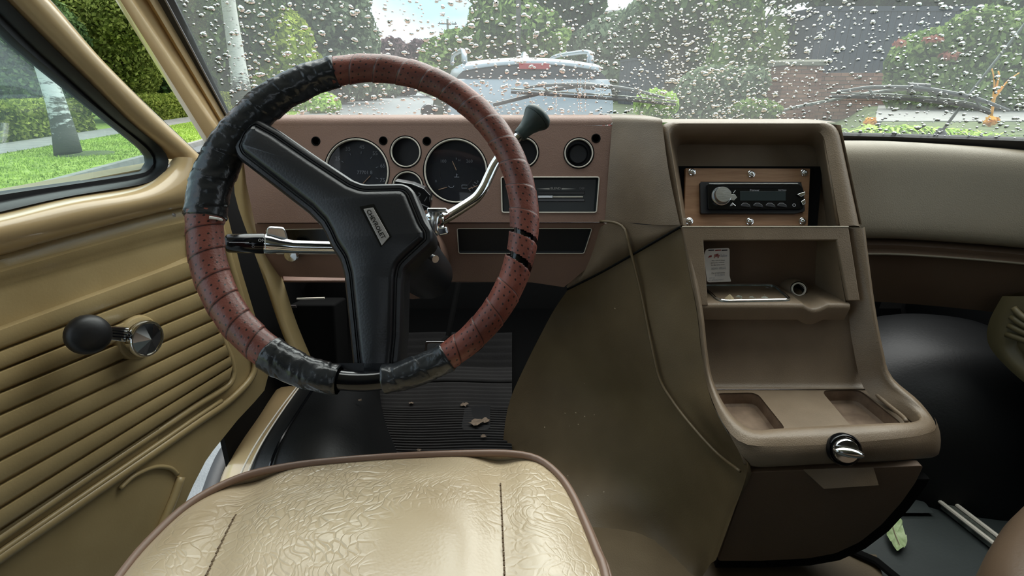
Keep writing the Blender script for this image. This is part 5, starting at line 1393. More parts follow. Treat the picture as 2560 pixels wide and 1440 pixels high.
# ================================================================== LITTER
lf = thing('pale_leaf', PZ(2240, 1330, .006), 'pale green dry leaf lying on the black floor right of the console', 'leaf')
lp_px = [(2222, 1286), (2246, 1292), (2254, 1310), (2264, 1340), (2266, 1362), (2258, 1374), (2244, 1380), (2226, 1362), (2216, 1338), (2213, 1312)]
LFf = Frame(PZ(2240, 1333, .006), (1, 0, 0), (0, 1, 0)); pts = rounded([LFf.px(x, y) for x, y in lp_px], .004, 3)
b = MB(); n_ = len(pts); c0_ = V((sum(p[0] for p in pts) / n_, sum(p[1] for p in pts) / n_))
b.grid([[LFf.w(c0_.x + (p[0] - c0_.x) * s_, c0_.y + (p[1] - c0_.y) * s_, .004 * s_ * s_ * (1 + .8 * math.sin(i * .9))) for i, p in enumerate(pts)] for s_ in (.02, .35, .7, 1.0)], closed_u=True)
b.build('leaf_blade', M['leaf_pale'], lf, smooth=60)
b = MB(); b.tube([LFf.w(*LFf.px(2222, 1290), .003), LFf.w(*LFf.px(2236, 1335), .002), LFf.w(*LFf.px(2250, 1372), .003)], .0008, 5); b.build('leaf_vein', M['leaf_dry'], lf)
b = MB(); b.tube([LFf.w(*LFf.px(2222, 1290), .003), LFf.w(*LFf.px(2218, 1284), .005)], .001, 5); b.build('leaf_stalk', M['leaf_dry'], lf)
def dry_leaf(px, py, s, lab, z=.012):
    c = PZ(px, py, z); t = thing('dry_leaf', c, lab, 'leaf', 'dry leaf scraps on the footwell mat')
    a = random.uniform(0, 6.28); n_ = 12
    b = MB(); ring = []
    for k in range(n_):
        th = 2 * math.pi * k / n_; r = s * (.55 + .6 * random.random())
        ring.append(c + V((r * math.cos(th + a) * 1.2, r * math.sin(th + a), s * .5 * random.random())))
    b.v = [c + V((0, 0, .003))] + ring; b.f = [(0, 1 + k, 1 + (k + 1) % n_) for k in range(n_)]
    b.build('leaf_blade', M['leaf_dry'], t, smooth=0, solid=.0006); return t
dry_leaf(1160, 1012, .010, 'curled brown leaf scrap near the top of the worn heel patch')
dry_leaf(1190, 1058, .017, 'largest crumpled brown leaf on the footwell mat')
dry_leaf(1214, 1052, .010, 'brown leaf scrap right beside the largest crumpled leaf')
dry_leaf(1207, 1092, .008, 'small brown leaf scrap below the crumpled leaves')
dry_leaf(1028, 1008, .006, 'small pale leaf scrap left of the heel patch on the mat')
dry_leaf(1048, 1125, .006, 'small leaf scrap on the mat just beyond the seat piping')
dry_leaf(900, 1001, .004, 'tiny pale leaf scrap on the black hump under the wheel', z=.15)
# pale crumbs on the engine cover's flank
bm_v = bpy.data.objects['cover_side']
dg = bpy.context.evaluated_depsgraph_get(); dg.update()
crumbs = [(1461, 959), (1413, 1033), (1440, 1032), (1424, 1065), (1362, 1068), (1446, 1061), (1486, 1037), (1462, 1041), (1538, 771), (1420, 1190), (1470, 1240), (1510, 1230), (1405, 1310), (1523, 1392), (1340, 1150)]
for px, py in crumbs:
    d_ = ray(px, py).normalized(); off = root_loc(bm_v)
    ok, loc, nor, idx = bm_v.ray_cast(EYE - off, d_)
    if not ok: continue
    loc = loc + off
    if nor.dot(d_) > 0: nor = -nor
    t = tag(None or bpy.data.objects.new('crumb', bpy.data.meshes.get('crumb') or bpy.data.meshes.new('crumb')), 'tiny pale crumb stuck on the brown engine cover flank', 'crumb', 'crumbs on the engine cover')
    if len(t.data.vertices) == 0:
        bm = bmesh.new(); bmesh.ops.create_icosphere(bm, subdivisions=1, radius=.0016); bm.to_mesh(t.data); bm.free(); t.data.materials.append(M['crumb'])
    COL.objects.link(t); t.location = loc + nor * .0006; t.rotation_euler = (random.random() * 3, random.random() * 3, random.random() * 3); sc1 = random.uniform(.5, 1.1); t.scale = (sc1, sc1 * random.uniform(.5, 1.0), sc1 * .5)
# ================================================================== STREET OUTSIDE
GZ = -0.65
DR, RT = V((-.1847, .9828, 0)), V((.9828, .1847, 0))
def G(s, l, z=GZ): return DR * s + RT * l + V((0, 0, z))
rng = np.random.default_rng(11)
def bank(l):                       # ground height across the street
    if l < 3.2: return GZ
    if l < 3.4: return GZ + .14
    if l < 6.5: return GZ + .14 + (l - 3.4) / 3.1 * .55
    return GZ + .69 + min(l - 6.5, 6) * .03
def bank_xy(x, y):                 # ... with the raised bed beside the van's right front
    l = x * RT.x + y * RT.y; b0 = bank(l)
    if l < 3.4: return b0
    t = min(max((x - .6 * y + .2) / .5, 0), 1) * min(max((l - 3.4) / .5, 0), 1); t = t * t * (3 - 2 * t)
    return b0 + (max(b0, .42) - b0) * t
def noise_mix(name, stops, scale, rough=.9, detail=6, bump=0, bscale=60, dist=.02):
    m, nt, p, o = mat_new(name); p.inputs['Roughness'].default_value = rough; p.inputs['Specular IOR Level'].default_value = .25
    tc = nt.nodes.new('ShaderNodeTexCoord'); n = N(nt, 'ShaderNodeTexNoise', Scale=scale, Detail=detail, Roughness=.65); nt.links.new(tc.outputs['Object'], n.inputs['Vector'])
    r = nt.nodes.new('ShaderNodeValToRGB')
    while len(r.color_ramp.elements) < len(stops): r.color_ramp.elements.new(.5)
    for e, (ps, c) in zip(r.color_ramp.elements, stops): e.position = ps; e.color = c
    nt.links.new(n.outputs['Fac'], r.inputs['Fac']); nt.links.new(r.outputs['Color'], p.inputs['Base Color'])
    if bump:
        b_ = N(nt, 'ShaderNodeTexNoise', Scale=bscale, Detail=5.0); nt.links.new(tc.outputs['Object'], b_.inputs['Vector'])
        bp_ = N(nt, 'ShaderNodeBump', Strength=bump, Distance=dist); nt.links.new(b_.outputs['Fac'], bp_.inputs['Height']); nt.links.new(bp_.outputs['Normal'], p.inputs['Normal'])
    return m
m_road = noise_mix('wet_asphalt', [(.3, srgb(92, 96, 98)), (.7, srgb(116, 120, 122))], 3, .45, bump=.3, bscale=120)
m_walk = noise_mix('pavement', [(.3, srgb(120, 120, 116)), (.7, srgb(146, 145, 140))], 4, .7, bump=.2, bscale=80)
m_grass = noise_mix('lawn', [(.30, srgb(84, 112, 44)), (.5, srgb(132, 156, 66)), (.72, srgb(164, 184, 92))], 3.5, .9, bump=.6, bscale=30, dist=.05)
m_earth = noise_mix('planted_bank', [(.3, srgb(58, 70, 44)), (.6, srgb(92, 104, 66)), (.8, srgb(112, 120, 84))], 4, .9, bump=.5, bscale=20, dist=.05)
def strip(name, l0, l1, z, mat, lab, cat, s0=-8, s1=140, dz=0.0, kind='structure'):
    b = MB(); n_ = max(2, int((l1 - l0) / .8)) if l0 > 3 else 2
    b.grid([[G(s, l, (bank(l) if z is None else z) + dz) for l in np.linspace(l0, l1, n_)] for s in np.linspace(s0, s1, 30)])
    o_ = b.build(name, mat, None, smooth=60); tag(o_, lab, cat, kind=kind); return o_
strip('ground', -90, 90, GZ - .03, m_earth, 'earth ground far beyond the street', 'ground', -40, 220)
strip('road', -5.3, 3.2, GZ, m_road, 'wet grey asphalt street ahead of the van', 'road')
strip('lawn_verge', -8.5, -5.45, GZ + .10, m_grass, 'bright mown grass verge across the street', 'lawn')
strip('sidewalk', -10.0, -8.5, GZ + .105, m_walk, 'grey sidewalk between grass verge and clipped hedge', 'sidewalk')
strip('garden_lawn', -30, -10.0, GZ + .10, m_grass, 'lawn behind the hedge', 'lawn')
b = MB(); gs = [-2 + 14 * (k / 40) for k in range(41)] + [12 + 108 * (k / 30) ** 1.5 for k in range(1, 31)]
def bk(s, l): q = G(s, l); q.z = bank_xy(q.x, q.y); return q
b.grid([[bk(s, l) for l in np.linspace(3.4, 24, 70)] for s in gs])
pb_ = b.build('planted_bank', m_earth, None, smooth=60); tag(pb_, 'planted bank rising to the brick wall', 'ground', kind='structure')
b = MB(); b.grid([[G(s, l, z) for l, z in ((-5.3, GZ), (-5.31, GZ + .11), (-5.45, GZ + .11), (-5.46, GZ + .05))] for s in np.linspace(-5, 130, 30)])
ko_ = b.build('kerb', m_walk, None, smooth=0); tag(ko_, 'pale kerb edging the grass verge', 'kerb', kind='structure')
b = MB(); b.grid([[G(s, l, z) for l, z in ((3.2, GZ), (3.21, GZ + .14), (3.38, GZ + .15))] for s in np.linspace(2, 130, 30)])
ko_ = b.build('kerb', m_walk, None, smooth=0); tag(ko_, 'pale kerb along the planted bank', 'kerb', kind='structure')
# driveway apron behind the shrubs at the right, under the wiper
b = MB(); b.grid([[V((x, y, .43)) for x in (.645 * y, 11)] for y in (6.4, 8, 10, 12)])
b.build('driveway', m_walk, None, smooth=0, solid=.05); tag(bpy.data.objects['driveway'], 'wet grey paving strip at the foot of the bushes', 'driveway', kind='structure')

def leaf_mat(name, dark, light, mid=None, trans=.35):
    m, nt, p, o = mat_new(name)
    ge = nt.nodes.new('ShaderNodeNewGeometry'); r = nt.nodes.new('ShaderNodeValToRGB')
    r.color_ramp.elements[0].color = dark; r.color_ramp.elements[1].color = light
    if mid: e = r.color_ramp.elements.new(.5); e.color = mid
    nt.links.new(ge.outputs['Random Per Island'], r.inputs['Fac'])
    tc = nt.nodes.new('ShaderNodeTexCoord'); n = N(nt, 'ShaderNodeTexNoise', Scale=.7, Detail=2.0); nt.links.new(tc.outputs['Object'], n.inputs['Vector'])
    mr = N(nt, 'ShaderNodeMapRange'); mr.inputs['From Min'].default_value = .35; mr.inputs['From Max'].default_value = .65; mr.inputs['To Min'].default_value = .9; mr.inputs['To Max'].default_value = 1.55; nt.links.new(n.outputs['Fac'], mr.inputs['Value'])
    vm = N(nt, 'ShaderNodeVectorMath', _operation='SCALE'); nt.links.new(r.outputs['Color'], vm.inputs[0]); nt.links.new(mr.outputs[0], vm.inputs['Scale'])
    d = nt.nodes.new('ShaderNodeBsdfDiffuse'); t = nt.nodes.new('ShaderNodeBsdfTranslucent'); x = N(nt, 'ShaderNodeMixShader', Fac=trans)
    nt.nodes.remove(p)
    for q in (d, t): nt.links.new(vm.outputs[0], q.inputs['Color'])
    nt.links.new(d.outputs[0], x.inputs[1]); nt.links.new(t.outputs[0], x.inputs[2]); nt.links.new(x.outputs[0], o.inputs[0])
    return m
LM = dict(
 dark=leaf_mat('leaves_dark', srgb(40, 58, 34), srgb(104, 124, 78), srgb(70, 90, 54)),
 cedar=leaf_mat('leaves_cedar', srgb(58, 70, 30), srgb(176, 182, 100), srgb(116, 128, 62)),
 mid=leaf_mat('leaves_mid', srgb(66, 88, 44), srgb(150, 168, 102), srgb(104, 126, 70)),
 yellow=leaf_mat('leaves_yellow', srgb(104, 124, 50), srgb(188, 198, 98), srgb(150, 166, 72)),
 hedge=leaf_mat('leaves_hedge', srgb(70, 84, 34), srgb(164, 170, 88), srgb(114, 126, 56)),
 grey=leaf_mat('leaves_grey_green', srgb(72, 86, 66), srgb(146, 158, 128), srgb(106, 120, 94)),
 plum=leaf_mat('leaves_plum', srgb(58, 44, 52), srgb(126, 104, 106), srgb(90, 70, 76)),
 lime=leaf_mat('leaves_lime', srgb(108, 140, 60), srgb(198, 216, 128), srgb(152, 180, 90)),
 red=leaf_mat('blossom_red', srgb(150, 90, 82), srgb(190, 140, 124)))
def leaf_mesh(name, blobs, size, mat, parent, core=True, aspect=.62):
    """blobs: (centre, (rx,ry,rz), count); leaves fill the outer shell of each blob"""
    P, U_, W_ = [], [], []
    for c, r, n in blobs:
        d = rng.normal(size=(n, 3)); d /= np.linalg.norm(d, axis=1)[:, None]
        rad = (rng.random(n) ** .33) * .5 + .55
        q = np.array(c)[None] + d * np.array(r)[None] * rad[:, None]
        nrm = d + rng.normal(size=(n, 3)) * .55; nrm /= np.linalg.norm(nrm, axis=1)[:, None]
        a = np.cross(nrm, rng.normal(size=(n, 3))); a /= np.linalg.norm(a, axis=1)[:, None]
        bb_ = np.cross(nrm, a); s = size * (.6 + .8 * rng.random(n))[:, None]
        P.append(q); U_.append(a * s); W_.append(bb_ * s * aspect)
    P, U_, W_ = np.concatenate(P), np.concatenate(U_), np.concatenate(W_)
    n = len(P); vs = np.stack([P - U_, P - W_ * .9 + U_ * .1, P + U_, P + W_ * .9 + U_ * .1], 1).reshape(-1, 3)
    fs = np.arange(n * 4).reshape(-1, 4)
    cv, cf = [], []
    if core:
        bm = bmesh.new(); bmesh.ops.create_icosphere(bm, subdivisions=2, radius=1.0)
        iv = np.array([v.co for v in bm.verts]); fi = np.array([[v.index for v in f.verts] for f in bm.faces]); bm.free()
        for c, r, _ in blobs:
            cf.append(fi + len(vs) + sum(len(x) for x in cv)); k = iv * (1 + .12 * rng.normal(size=(len(iv), 1))); cv.append(np.array(c) + k * np.array(r) * .62)
    off = np.array(root_loc(parent)) if parent is not None else np.zeros(3)
    allv = np.concatenate([vs] + cv) - off if core else vs - off
    faces = fs.tolist() + ([f for x in cf for f in x.tolist()] if core else [])
    me = bpy.data.meshes.new(name); me.from_pydata(allv.tolist(), [], faces)
    o_ = link_mesh(name, me, mat, parent); o_['kind'] = 'stuff'
    return o_
m_bark = simple('brown_bark', srgb(88, 78, 66), .9, var=.4, vscale=6, bump=.6, bscale=18, bdist=.03)
def px_blob(px, py, y, rpx, rpy, n, ry=None):
    c = PY(px, py, y); t = y / ray(px, py).y; rx = rpx * t / FOC; rz = rpy * t / FOC
    return (tuple(c), (rx, ry or min(rx, rz) , rz), n)
def tree(name, label, cat, blobs, size, mat, trunk=None, tr=.2, group=None, core=True, branches=3, bark=None):
    b0 = blobs[0]; base = V((b0[0][0], b0[0][1], 0)) if trunk is None else V((trunk[0], trunk[1], 0))
    l_ = base.x * RT.x + base.y * RT.y; gz = bank_xy(base.x, base.y) if l_ > 3 else GZ
    t = thing(name, (base.x, base.y, gz), label, cat, group)
    if cat == 'shrub':                # shrubs are leafy down to the ground
        blobs = list(blobs) + [((c[0], c[1], (c[2] + gz) / 2), (r[0] * .85, r[1] * .85, max(.05, (c[2] - gz) / 2)), max(200, n_ // 2)) for c, r, n_ in blobs]
    leaf_mesh('foliage', blobs, size, mat, t, core)
    b = MB(); top = V(b0[0])
    b.tube(smooth_line([V((base.x, base.y, gz - .05)), V((base.x, base.y, gz)).lerp(top, .5) + V((.05 * tr, 0, 0)), top], 8), [tr * 1.25, tr * 1.05, tr, tr * .95, tr * .85, tr * .7, tr * .6, tr * .4], 10)
    b.build('trunk', bark or m_bark, t, smooth=180)
    for c, r, _ in blobs[1:branches + 1]:
        b = MB(); b.tube([V((base.x, base.y, gz)).lerp(top, .4), (V((base.x, base.y, gz)).lerp(top, .6)).lerp(V(c), .5), V(c)], [tr * .5, tr * .35, tr * .15], 7); b.build('branch', bark or m_bark, t, smooth=180)
    return t
# birches ---------------------------------------------------------------------
m_birch, nt, p, o = mat_new('birch_bark'); p.inputs['Roughness'].default_value = .8
tc = nt.nodes.new('ShaderNodeTexCoord'); mp = N(nt, 'ShaderNodeMapping', Scale=(2.2, 2.2, 7.5)); nt.links.new(tc.outputs['Object'], mp.inputs['Vector'])
n1 = N(nt, 'ShaderNodeTexNoise', Scale=1.8, Detail=5.0, Roughness=.7); nt.links.new(mp.outputs[0], n1.inputs['Vector'])
sx_ = N(nt, 'ShaderNodeSeparateXYZ'); nt.links.new(tc.outputs['Object'], sx_.inputs[0])
mr = N(nt, 'ShaderNodeMapRange'); mr.inputs['From Min'].default_value = 0.1; mr.inputs['From Max'].default_value = 1.5; mr.inputs['To Min'].default_value = .30; mr.inputs['To Max'].default_value = -.04; nt.links.new(sx_.outputs['Z'], mr.inputs['Value'])
ad_ = N(nt, 'ShaderNodeMath', _operation='SUBTRACT'); nt.links.new(n1.outputs['Fac'], ad_.inputs[0]); nt.links.new(mr.outputs[0], ad_.inputs[1])
rr_ = nt.nodes.new('ShaderNodeValToRGB'); rr_.color_ramp.elements[0].position = .36; rr_.color_ramp.elements[0].color = srgb(74, 74, 68); rr_.color_ramp.elements[1].position = .48; rr_.color_ramp.elements[1].color = srgb(196, 198, 192)
nt.links.new(ad_.outputs[0], rr_.inputs['Fac']); nt.links.new(rr_.outputs['Color'], p.inputs['Base Color'])
bp_ = N(nt, 'ShaderNodeBump', Strength=.6, Distance=.03); nt.links.new(n1.outputs['Fac'], bp_.inputs['Height']); nt.links.new(bp_.outputs['Normal'], p.inputs['Normal'])
def birch(label, pts, rads, crown, mat=LM['mid']):
    t = thing('birch_tree', pts[0], label, 'tree')
    L = smooth_line(pts, 16); n_ = len(L); rr = [np.interp(k / (n_ - 1), np.linspace(0, 1, len(rads)), rads) for k in range(n_)]
    b = MB(); b.tube(L, rr, 14); b.build('trunk', m_birch, t, smooth=180)
    if crown:
        leaf_mesh('foliage', crown, .16, mat, t, core=False)
        for c, r, _ in crown[:4]:
            b = MB(); b.tube([L[n_ * 2 // 3], (L[n_ * 2 // 3] + V(c)) / 2 + V((0, 0, .3)), V(c)], [.09, .06, .02], 7); b.build('branch', m_birch, t, smooth=180)
    return t
bt = 11.2
birch('white barked birch leaning left on the grass verge, seen through the driver door window', [PT(172, 388, bt), PT(160, 330, bt), PT(138, 250, bt), PT(112, 175, bt), PT(85, 90, bt), PT(60, -60, bt), PT(30, -260, bt)], [.25, .185, .16, .14, .12, .10, .08],
      [px_blob(60, -260, 12.5, 150, 90, 900), px_blob(180, -210, 13, 120, 80, 700), px_blob(-60, -200, 12, 130, 90, 700), px_blob(150, -330, 13, 160, 90, 700)])
birch('tall white birch trunk on the verge seen through the rainy windscreen beside the pillar', [PT(606, 262, 25), PT(600, 200, 25), PT(588, 120, 25), PT(576, 40, 25), PT(566, -40, 25), PT(552, -220, 25)], [.48, .36, .32, .30, .27, .2],
      [px_blob(560, -150, 26, 130, 80, 900, 2), px_blob(660, -110, 26, 90, 60, 500, 1.6), px_blob(470, -120, 25, 90, 70, 500, 1.6)])
# clipped hedges
def hedge(label, s0, s1, l0, l1, h, mat):
    c = G((s0 + s1) / 2, (l0 + l1) / 2, GZ + .1); t = thing('hedge', c, label, 'hedge', 'clipped hedges along the sidewalk')
    n = int((s1 - s0) * 900); q = []
    b = MB(); fr = Frame(G(s0, l0, GZ + .1), DR, -RT); fr = Frame(G(s0, l0, GZ + .1), RT, DR)
    b.box(fr, .08, l1 - l0 - .08, .08, s1 - s0 - .08, 0, h - .08); b.build('hedge_core', mat, t, smooth=0)
    pts, nr = [], []
    for _ in range(n):
        f = random.random(); s = random.uniform(s0, s1); l = random.uniform(l0, l1); z = random.uniform(0, h)
        if f < .45: l = l1 + random.gauss(0, .035)
        elif f < .8: z = h + random.gauss(0, .03)
        elif f < .9: s = s0 + random.gauss(0, .04)
        else: s = s1 + random.gauss(0, .04)
        z -= max(0, .12 - min(l1 - l, .12)) * .8 if z > h - .1 else 0
        pts.append(tuple(G(s, l, GZ + .1 + z)))
    P = np.array(pts); n = len(P)
    nrm = rng.normal(size=(n, 3)) + np.array([.3, -.3, .6]); nrm /= np.linalg.norm(nrm, axis=1)[:, None]
    a = np.cross(nrm, rng.normal(size=(n, 3))); a /= np.linalg.norm(a, axis=1)[:, None]; w = np.cross(nrm, a); s = (.04 + .05 * rng.random(n))[:, None]
    vs = np.stack([P - a * s, P - w * s * .6, P + a * s, P + w * s * .6], 1).reshape(-1, 3) - np.array(c)
    me = bpy.data.meshes.new('foliage'); me.from_pydata(vs.tolist(), [], np.arange(n * 4).reshape(-1, 4).tolist()); o_ = link_mesh('foliage', me, mat, t); o_['kind'] = 'stuff'
hedge('clipped hedge behind the leaning birch, ending at the path', 12.0, 20.6, -11.4, -10.05, .92, LM['hedge'])
hedge('clipped hedge farther up the street seen past the door frame', 24.6, 38, -11.4, -10.05, .95, LM['hedge'])
# grass tufts on the near verge
n = 26000; ss = rng.uniform(5, 34, n) ** 1.0; ll = rng.uniform(-8.45, -5.5, n)
base = np.array([tuple(G(s, l, GZ + .10)) for s, l in zip(ss, ll)]); ang = rng.uniform(0, 6.28, n); hgt = rng.uniform(.02, .055, n)
dx = np.stack([np.cos(ang), np.sin(ang), np.zeros(n)], 1) * .012; up = np.stack([rng.normal(0, .015, n), rng.normal(0, .015, n), hgt], 1)
vs = np.stack([base - dx, base + dx, base + up], 1).reshape(-1, 3)
me = bpy.data.meshes.new('grass'); me.from_pydata(vs.tolist(), [], np.arange(n * 3).reshape(-1, 3).tolist())
go = link_mesh('grass', me, leaf_mat('grass_blades', srgb(96, 124, 48), srgb(176, 196, 98), srgb(136, 160, 70), .3)); tag(go, 'short green grass blades growing on the verge across the street', 'grass', kind='stuff')
lf_ = MB(); lf_.lathe(PT(215, 385, 11.4), (0, 0, 1), [(.55, -.02), (.5, .02), (.2, .05), (.001, .06)], 24, cap=False); o_ = lf_.build('mulch_ring', m_earth, None, smooth=180); tag(o_, 'dark bare earth patch at the foot of the leaning birch', 'earth', kind='stuff')

# tall trees on the left ------------------------------------------------------
tree('cedar_tree', 'tall yellow green cedar in the gap between door frame and windscreen pillar', 'tree', [px_blob(255, 60, 24, 110, 150, 15000, 2), px_blob(180, -40, 24, 110, 120, 8000, 2), px_blob(330, 150, 26, 50, 90, 6000, 1.5), px_blob(280, -120, 25, 120, 120, 2200, 2), px_blob(230, 200, 24, 80, 60, 5000, 1.5), px_blob(300, 20, 23, 60, 80, 6000, 1.2)], .085, LM['cedar'], tr=.3)
tree('cedar_tree', 'dark evergreen behind the clipped hedge at the left frame edge', 'tree', [px_blob(40, 110, 20, 150, 140, 12000, 2), px_blob(-90, 60, 19, 130, 150, 4000, 2), px_blob(150, 180, 21, 80, 80, 6000, 1.5), px_blob(20, 220, 19, 120, 70, 6000, 1.5)], .08, LM['dark'], tr=.3)
tree('cedar_tree', 'dark shady evergreen right behind the yellow green cedar', 'tree', [px_blob(400, 90, 31, 110, 150, 9000, 2.5), px_blob(420, -60, 31, 130, 130, 3500, 2.5), px_blob(345, 200, 32, 80, 70, 4000, 2)], .12, LM['dark'], tr=.3)
tree('broadleaf_tree', 'dense green tree behind the birch trunk left of the steering wheel', 'tree', [px_blob(520, 80, 40, 110, 150, 4200, 4), px_blob(500, -90, 42, 150, 110, 2500, 4), px_blob(530, 210, 40, 70, 70, 1500, 3), px_blob(640, 30, 42, 60, 120, 1800, 3)], .24, LM['dark'], tr=.5)
tree('broadleaf_tree', 'yellow green tree above the upper left of the wheel rim', 'tree', [px_blob(715, 110, 44, 60, 80, 2600, 3), px_blob(680, 190, 44, 60, 60, 1600, 3), px_blob(760, 180, 45, 50, 60, 1300, 3)], .22, LM['yellow'], tr=.4)
tree('broadleaf_tree', 'large grey green tree left of the open sky', 'tree', [px_blob(800, 30, 52, 120, 110, 4200, 5), px_blob(870, 100, 54, 75, 90, 2600, 4), px_blob(700, -40, 50, 110, 80, 2200, 4), px_blob(850, 190, 50, 80, 60, 2000, 3), px_blob(860, -60, 54, 80, 70, 1500, 4)], .28, LM['grey'], tr=.6)
tree('round_shrub', 'round light green shrub at the kerb seen under the wheel rim', 'shrub', [px_blob(785, 262, 33, 62, 34, 3600, 1.2), px_blob(735, 268, 33, 42, 26, 1500, 1.0)], .13, LM['lime'], tr=.08)
tree('broadleaf_tree', 'grey green shrubs along the far left kerb', 'shrub', [px_blob(900, 215, 60, 70, 28, 2200, 2), px_blob(965, 215, 75, 40, 24, 1200, 2)], .25, LM['grey'], tr=.1)
tree('plum_tree', 'dark purple plum tree at the end of the street', 'tree', [px_blob(985, 150, 90, 45, 50, 2400, 4), px_blob(1050, 140, 95, 32, 36, 1800, 4), px_blob(1010, 195, 88, 50, 40, 1600, 4)], .4, LM['plum'], tr=.4)
tree('broadleaf_tree', 'far light green tree right under the utility pole', 'tree', [px_blob(1100, 150, 85, 50, 50, 2400, 4), px_blob(1060, 185, 80, 40, 30, 1200, 3), px_blob(1140, 110, 85, 40, 34, 1200, 3)], .36, LM['mid'], tr=.4)
# trees on the right
tree('broadleaf_tree', 'tall green tree behind the roof of the silver car', 'tree', [px_blob(1270, 60, 46, 95, 90, 4600, 4), px_blob(1215, 120, 46, 70, 60, 2400, 3), px_blob(1350, 90, 44, 80, 70, 2600, 3), px_blob(1250, -50, 48, 100, 70, 1800, 4), px_blob(1400, 130, 42, 60, 50, 1500, 3)], .26, LM['mid'], tr=.5)
tree('broadleaf_tree', 'dark tree crown hanging over the car roof at the top edge', 'tree', [px_blob(1455, -10, 34, 60, 70, 3000, 3), px_blob(1400, -50, 34, 80, 60, 1600, 3)], .2, LM['dark'], tr=.4)
tree('broadleaf_tree', 'grey green trees between the car and the dark fence', 'tree', [px_blob(1560, 110, 30, 110, 70, 4200, 3), px_blob(1640, 60, 26, 80, 70, 2600, 2.5), px_blob(1480, 130, 32, 60, 60, 1600, 2), px_blob(1560, 190, 28, 90, 40, 1800, 2)], .19, LM['grey'], tr=.4)
tree('broadleaf_tree', 'dark overhanging tree at the top edge right of the sky patch', 'tree', [px_blob(1700, 20, 19, 95, 70, 3200, 1.6), px_blob(1770, 130, 19.5, 70, 80, 2200, 1.4), px_blob(1650, 90, 20, 60, 50, 1500, 1.5), px_blob(1720, 110, 20, 60, 70, 1900, 1.2)], .13, LM['dark'], tr=.3)
tree('ivy_bush', 'bright green ivy climbing over the fence left of the brick pillar', 'shrub', [px_blob(1860, 60, 12.9, 42, 60, 2200, .5), px_blob(1880, 140, 12.6, 36, 50, 1500, .4), px_blob(1830, -10, 13, 60, 50, 1300, .5), px_blob(1960, -30, 13.5, 80, 40, 1200, .6)], .07, LM['lime'] if False else LM['mid'], tr=.06)
tree('broadleaf_tree', 'dark leafy tree above the dark fence right of the brick pillar', 'tree', [px_blob(2130, -40, 15, 130, 60, 2600, 1.2), px_blob(2300, -10, 15, 110, 70, 2600, 1.2), px_blob(2470, 30, 14, 110, 90, 3000, 1.2)], .10, LM['dark'], tr=.2)
tree('trailing_shrub', 'grey green trailing shrub left of the brick pillar', 'shrub', [px_blob(1790, 215, 11.6, 90, 46, 3400, .6), px_blob(1870, 205, 11.4, 50, 36, 1600, .4), px_blob(1735, 245, 11.6, 60, 40, 1600, .5)], .06, LM['grey'], tr=.05)
tree('low_shrub', 'small light green shrub beside the right flank of the silver car', 'shrub', [px_blob(1640, 262, 9.5, 52, 34, 2000, .35)], .05, LM['lime'], tr=.04)
tree('low_shrub', 'low green shrub at the foot of the brick wall', 'shrub', [px_blob(1890, 275, 9.8, 60, 24, 1600, .3)], .05, LM['mid'], tr=.04)
tree('flowering_bush', 'large dark green bush with red blossom right of the brick wall', 'shrub', [px_blob(2330, 160, 9.6, 100, 80, 4200, .6), px_blob(2440, 120, 9.4, 90, 90, 3200, .6), px_blob(2560, 140, 9.2, 90, 110, 2800, .6), px_blob(2270, 215, 9.6, 50, 40, 1300, .4), px_blob(2420, 215, 9.3, 70, 40, 1600, .4)], .055, LM['mid'], tr=.06)
fb_root = [o for o in bpy.data.objects if o.name == 'flowering_bush'][0]
leaf_mesh('blossom', [px_blob(2250, 108, 9.2, 14, 7, 30, .1), px_blob(2330, 98, 9.1, 22, 6, 50, .1), px_blob(2375, 138, 9.0, 22, 9, 60, .1)], .045, LM['red'], fb_root, core=False)
# fine bright stems plant coloured orange
m_or, nt, p, o = mat_new('orange_stem'); p.inputs['Base Color'].default_value = srgb(236, 160, 60); p.inputs['Roughness'].default_value = .6
osb = thing('orange_stemmed_shrub', PY(2478, 292, 6.2), 'shrub of bare bright orange stems under the diagonal aerial', 'shrub')
for pts, r in (([(2478, 297), (2484, 235), (2486, 205), (2480, 172)], .013), ([(2478, 290), (2490, 225), (2498, 190), (2496, 178)], .015), ([(2480, 252), (2500, 228), (2520, 202), (2548, 182)], .012), ([(2482, 250), (2492, 232), (2505, 215)], .01)):
    b = MB(); b.tube(smooth_line([PY(x, y, 6.2) for x, y in pts], 10), [r * (1 - .06 * k) for k in range(10)], 7); b.build('stem', m_or, osb, smooth=180)
for px, py, w_, lab in ((2175, 303, 13, 'small tuft of orange tinted stems near the console corner'), (2478, 300, 14, 'small tuft of orange leaves under the end of the right wiper')):
    t = thing('orange_tuft', PY(px, py + 8, 5.6), lab, 'plant')
    leaf_mesh('tuft_leaves', [px_blob(px, py + 2, 5.6, w_, 10, 60, .05)], .03, leaf_mat('tuft_orange', srgb(180, 124, 60), srgb(226, 180, 96)), t, core=False)
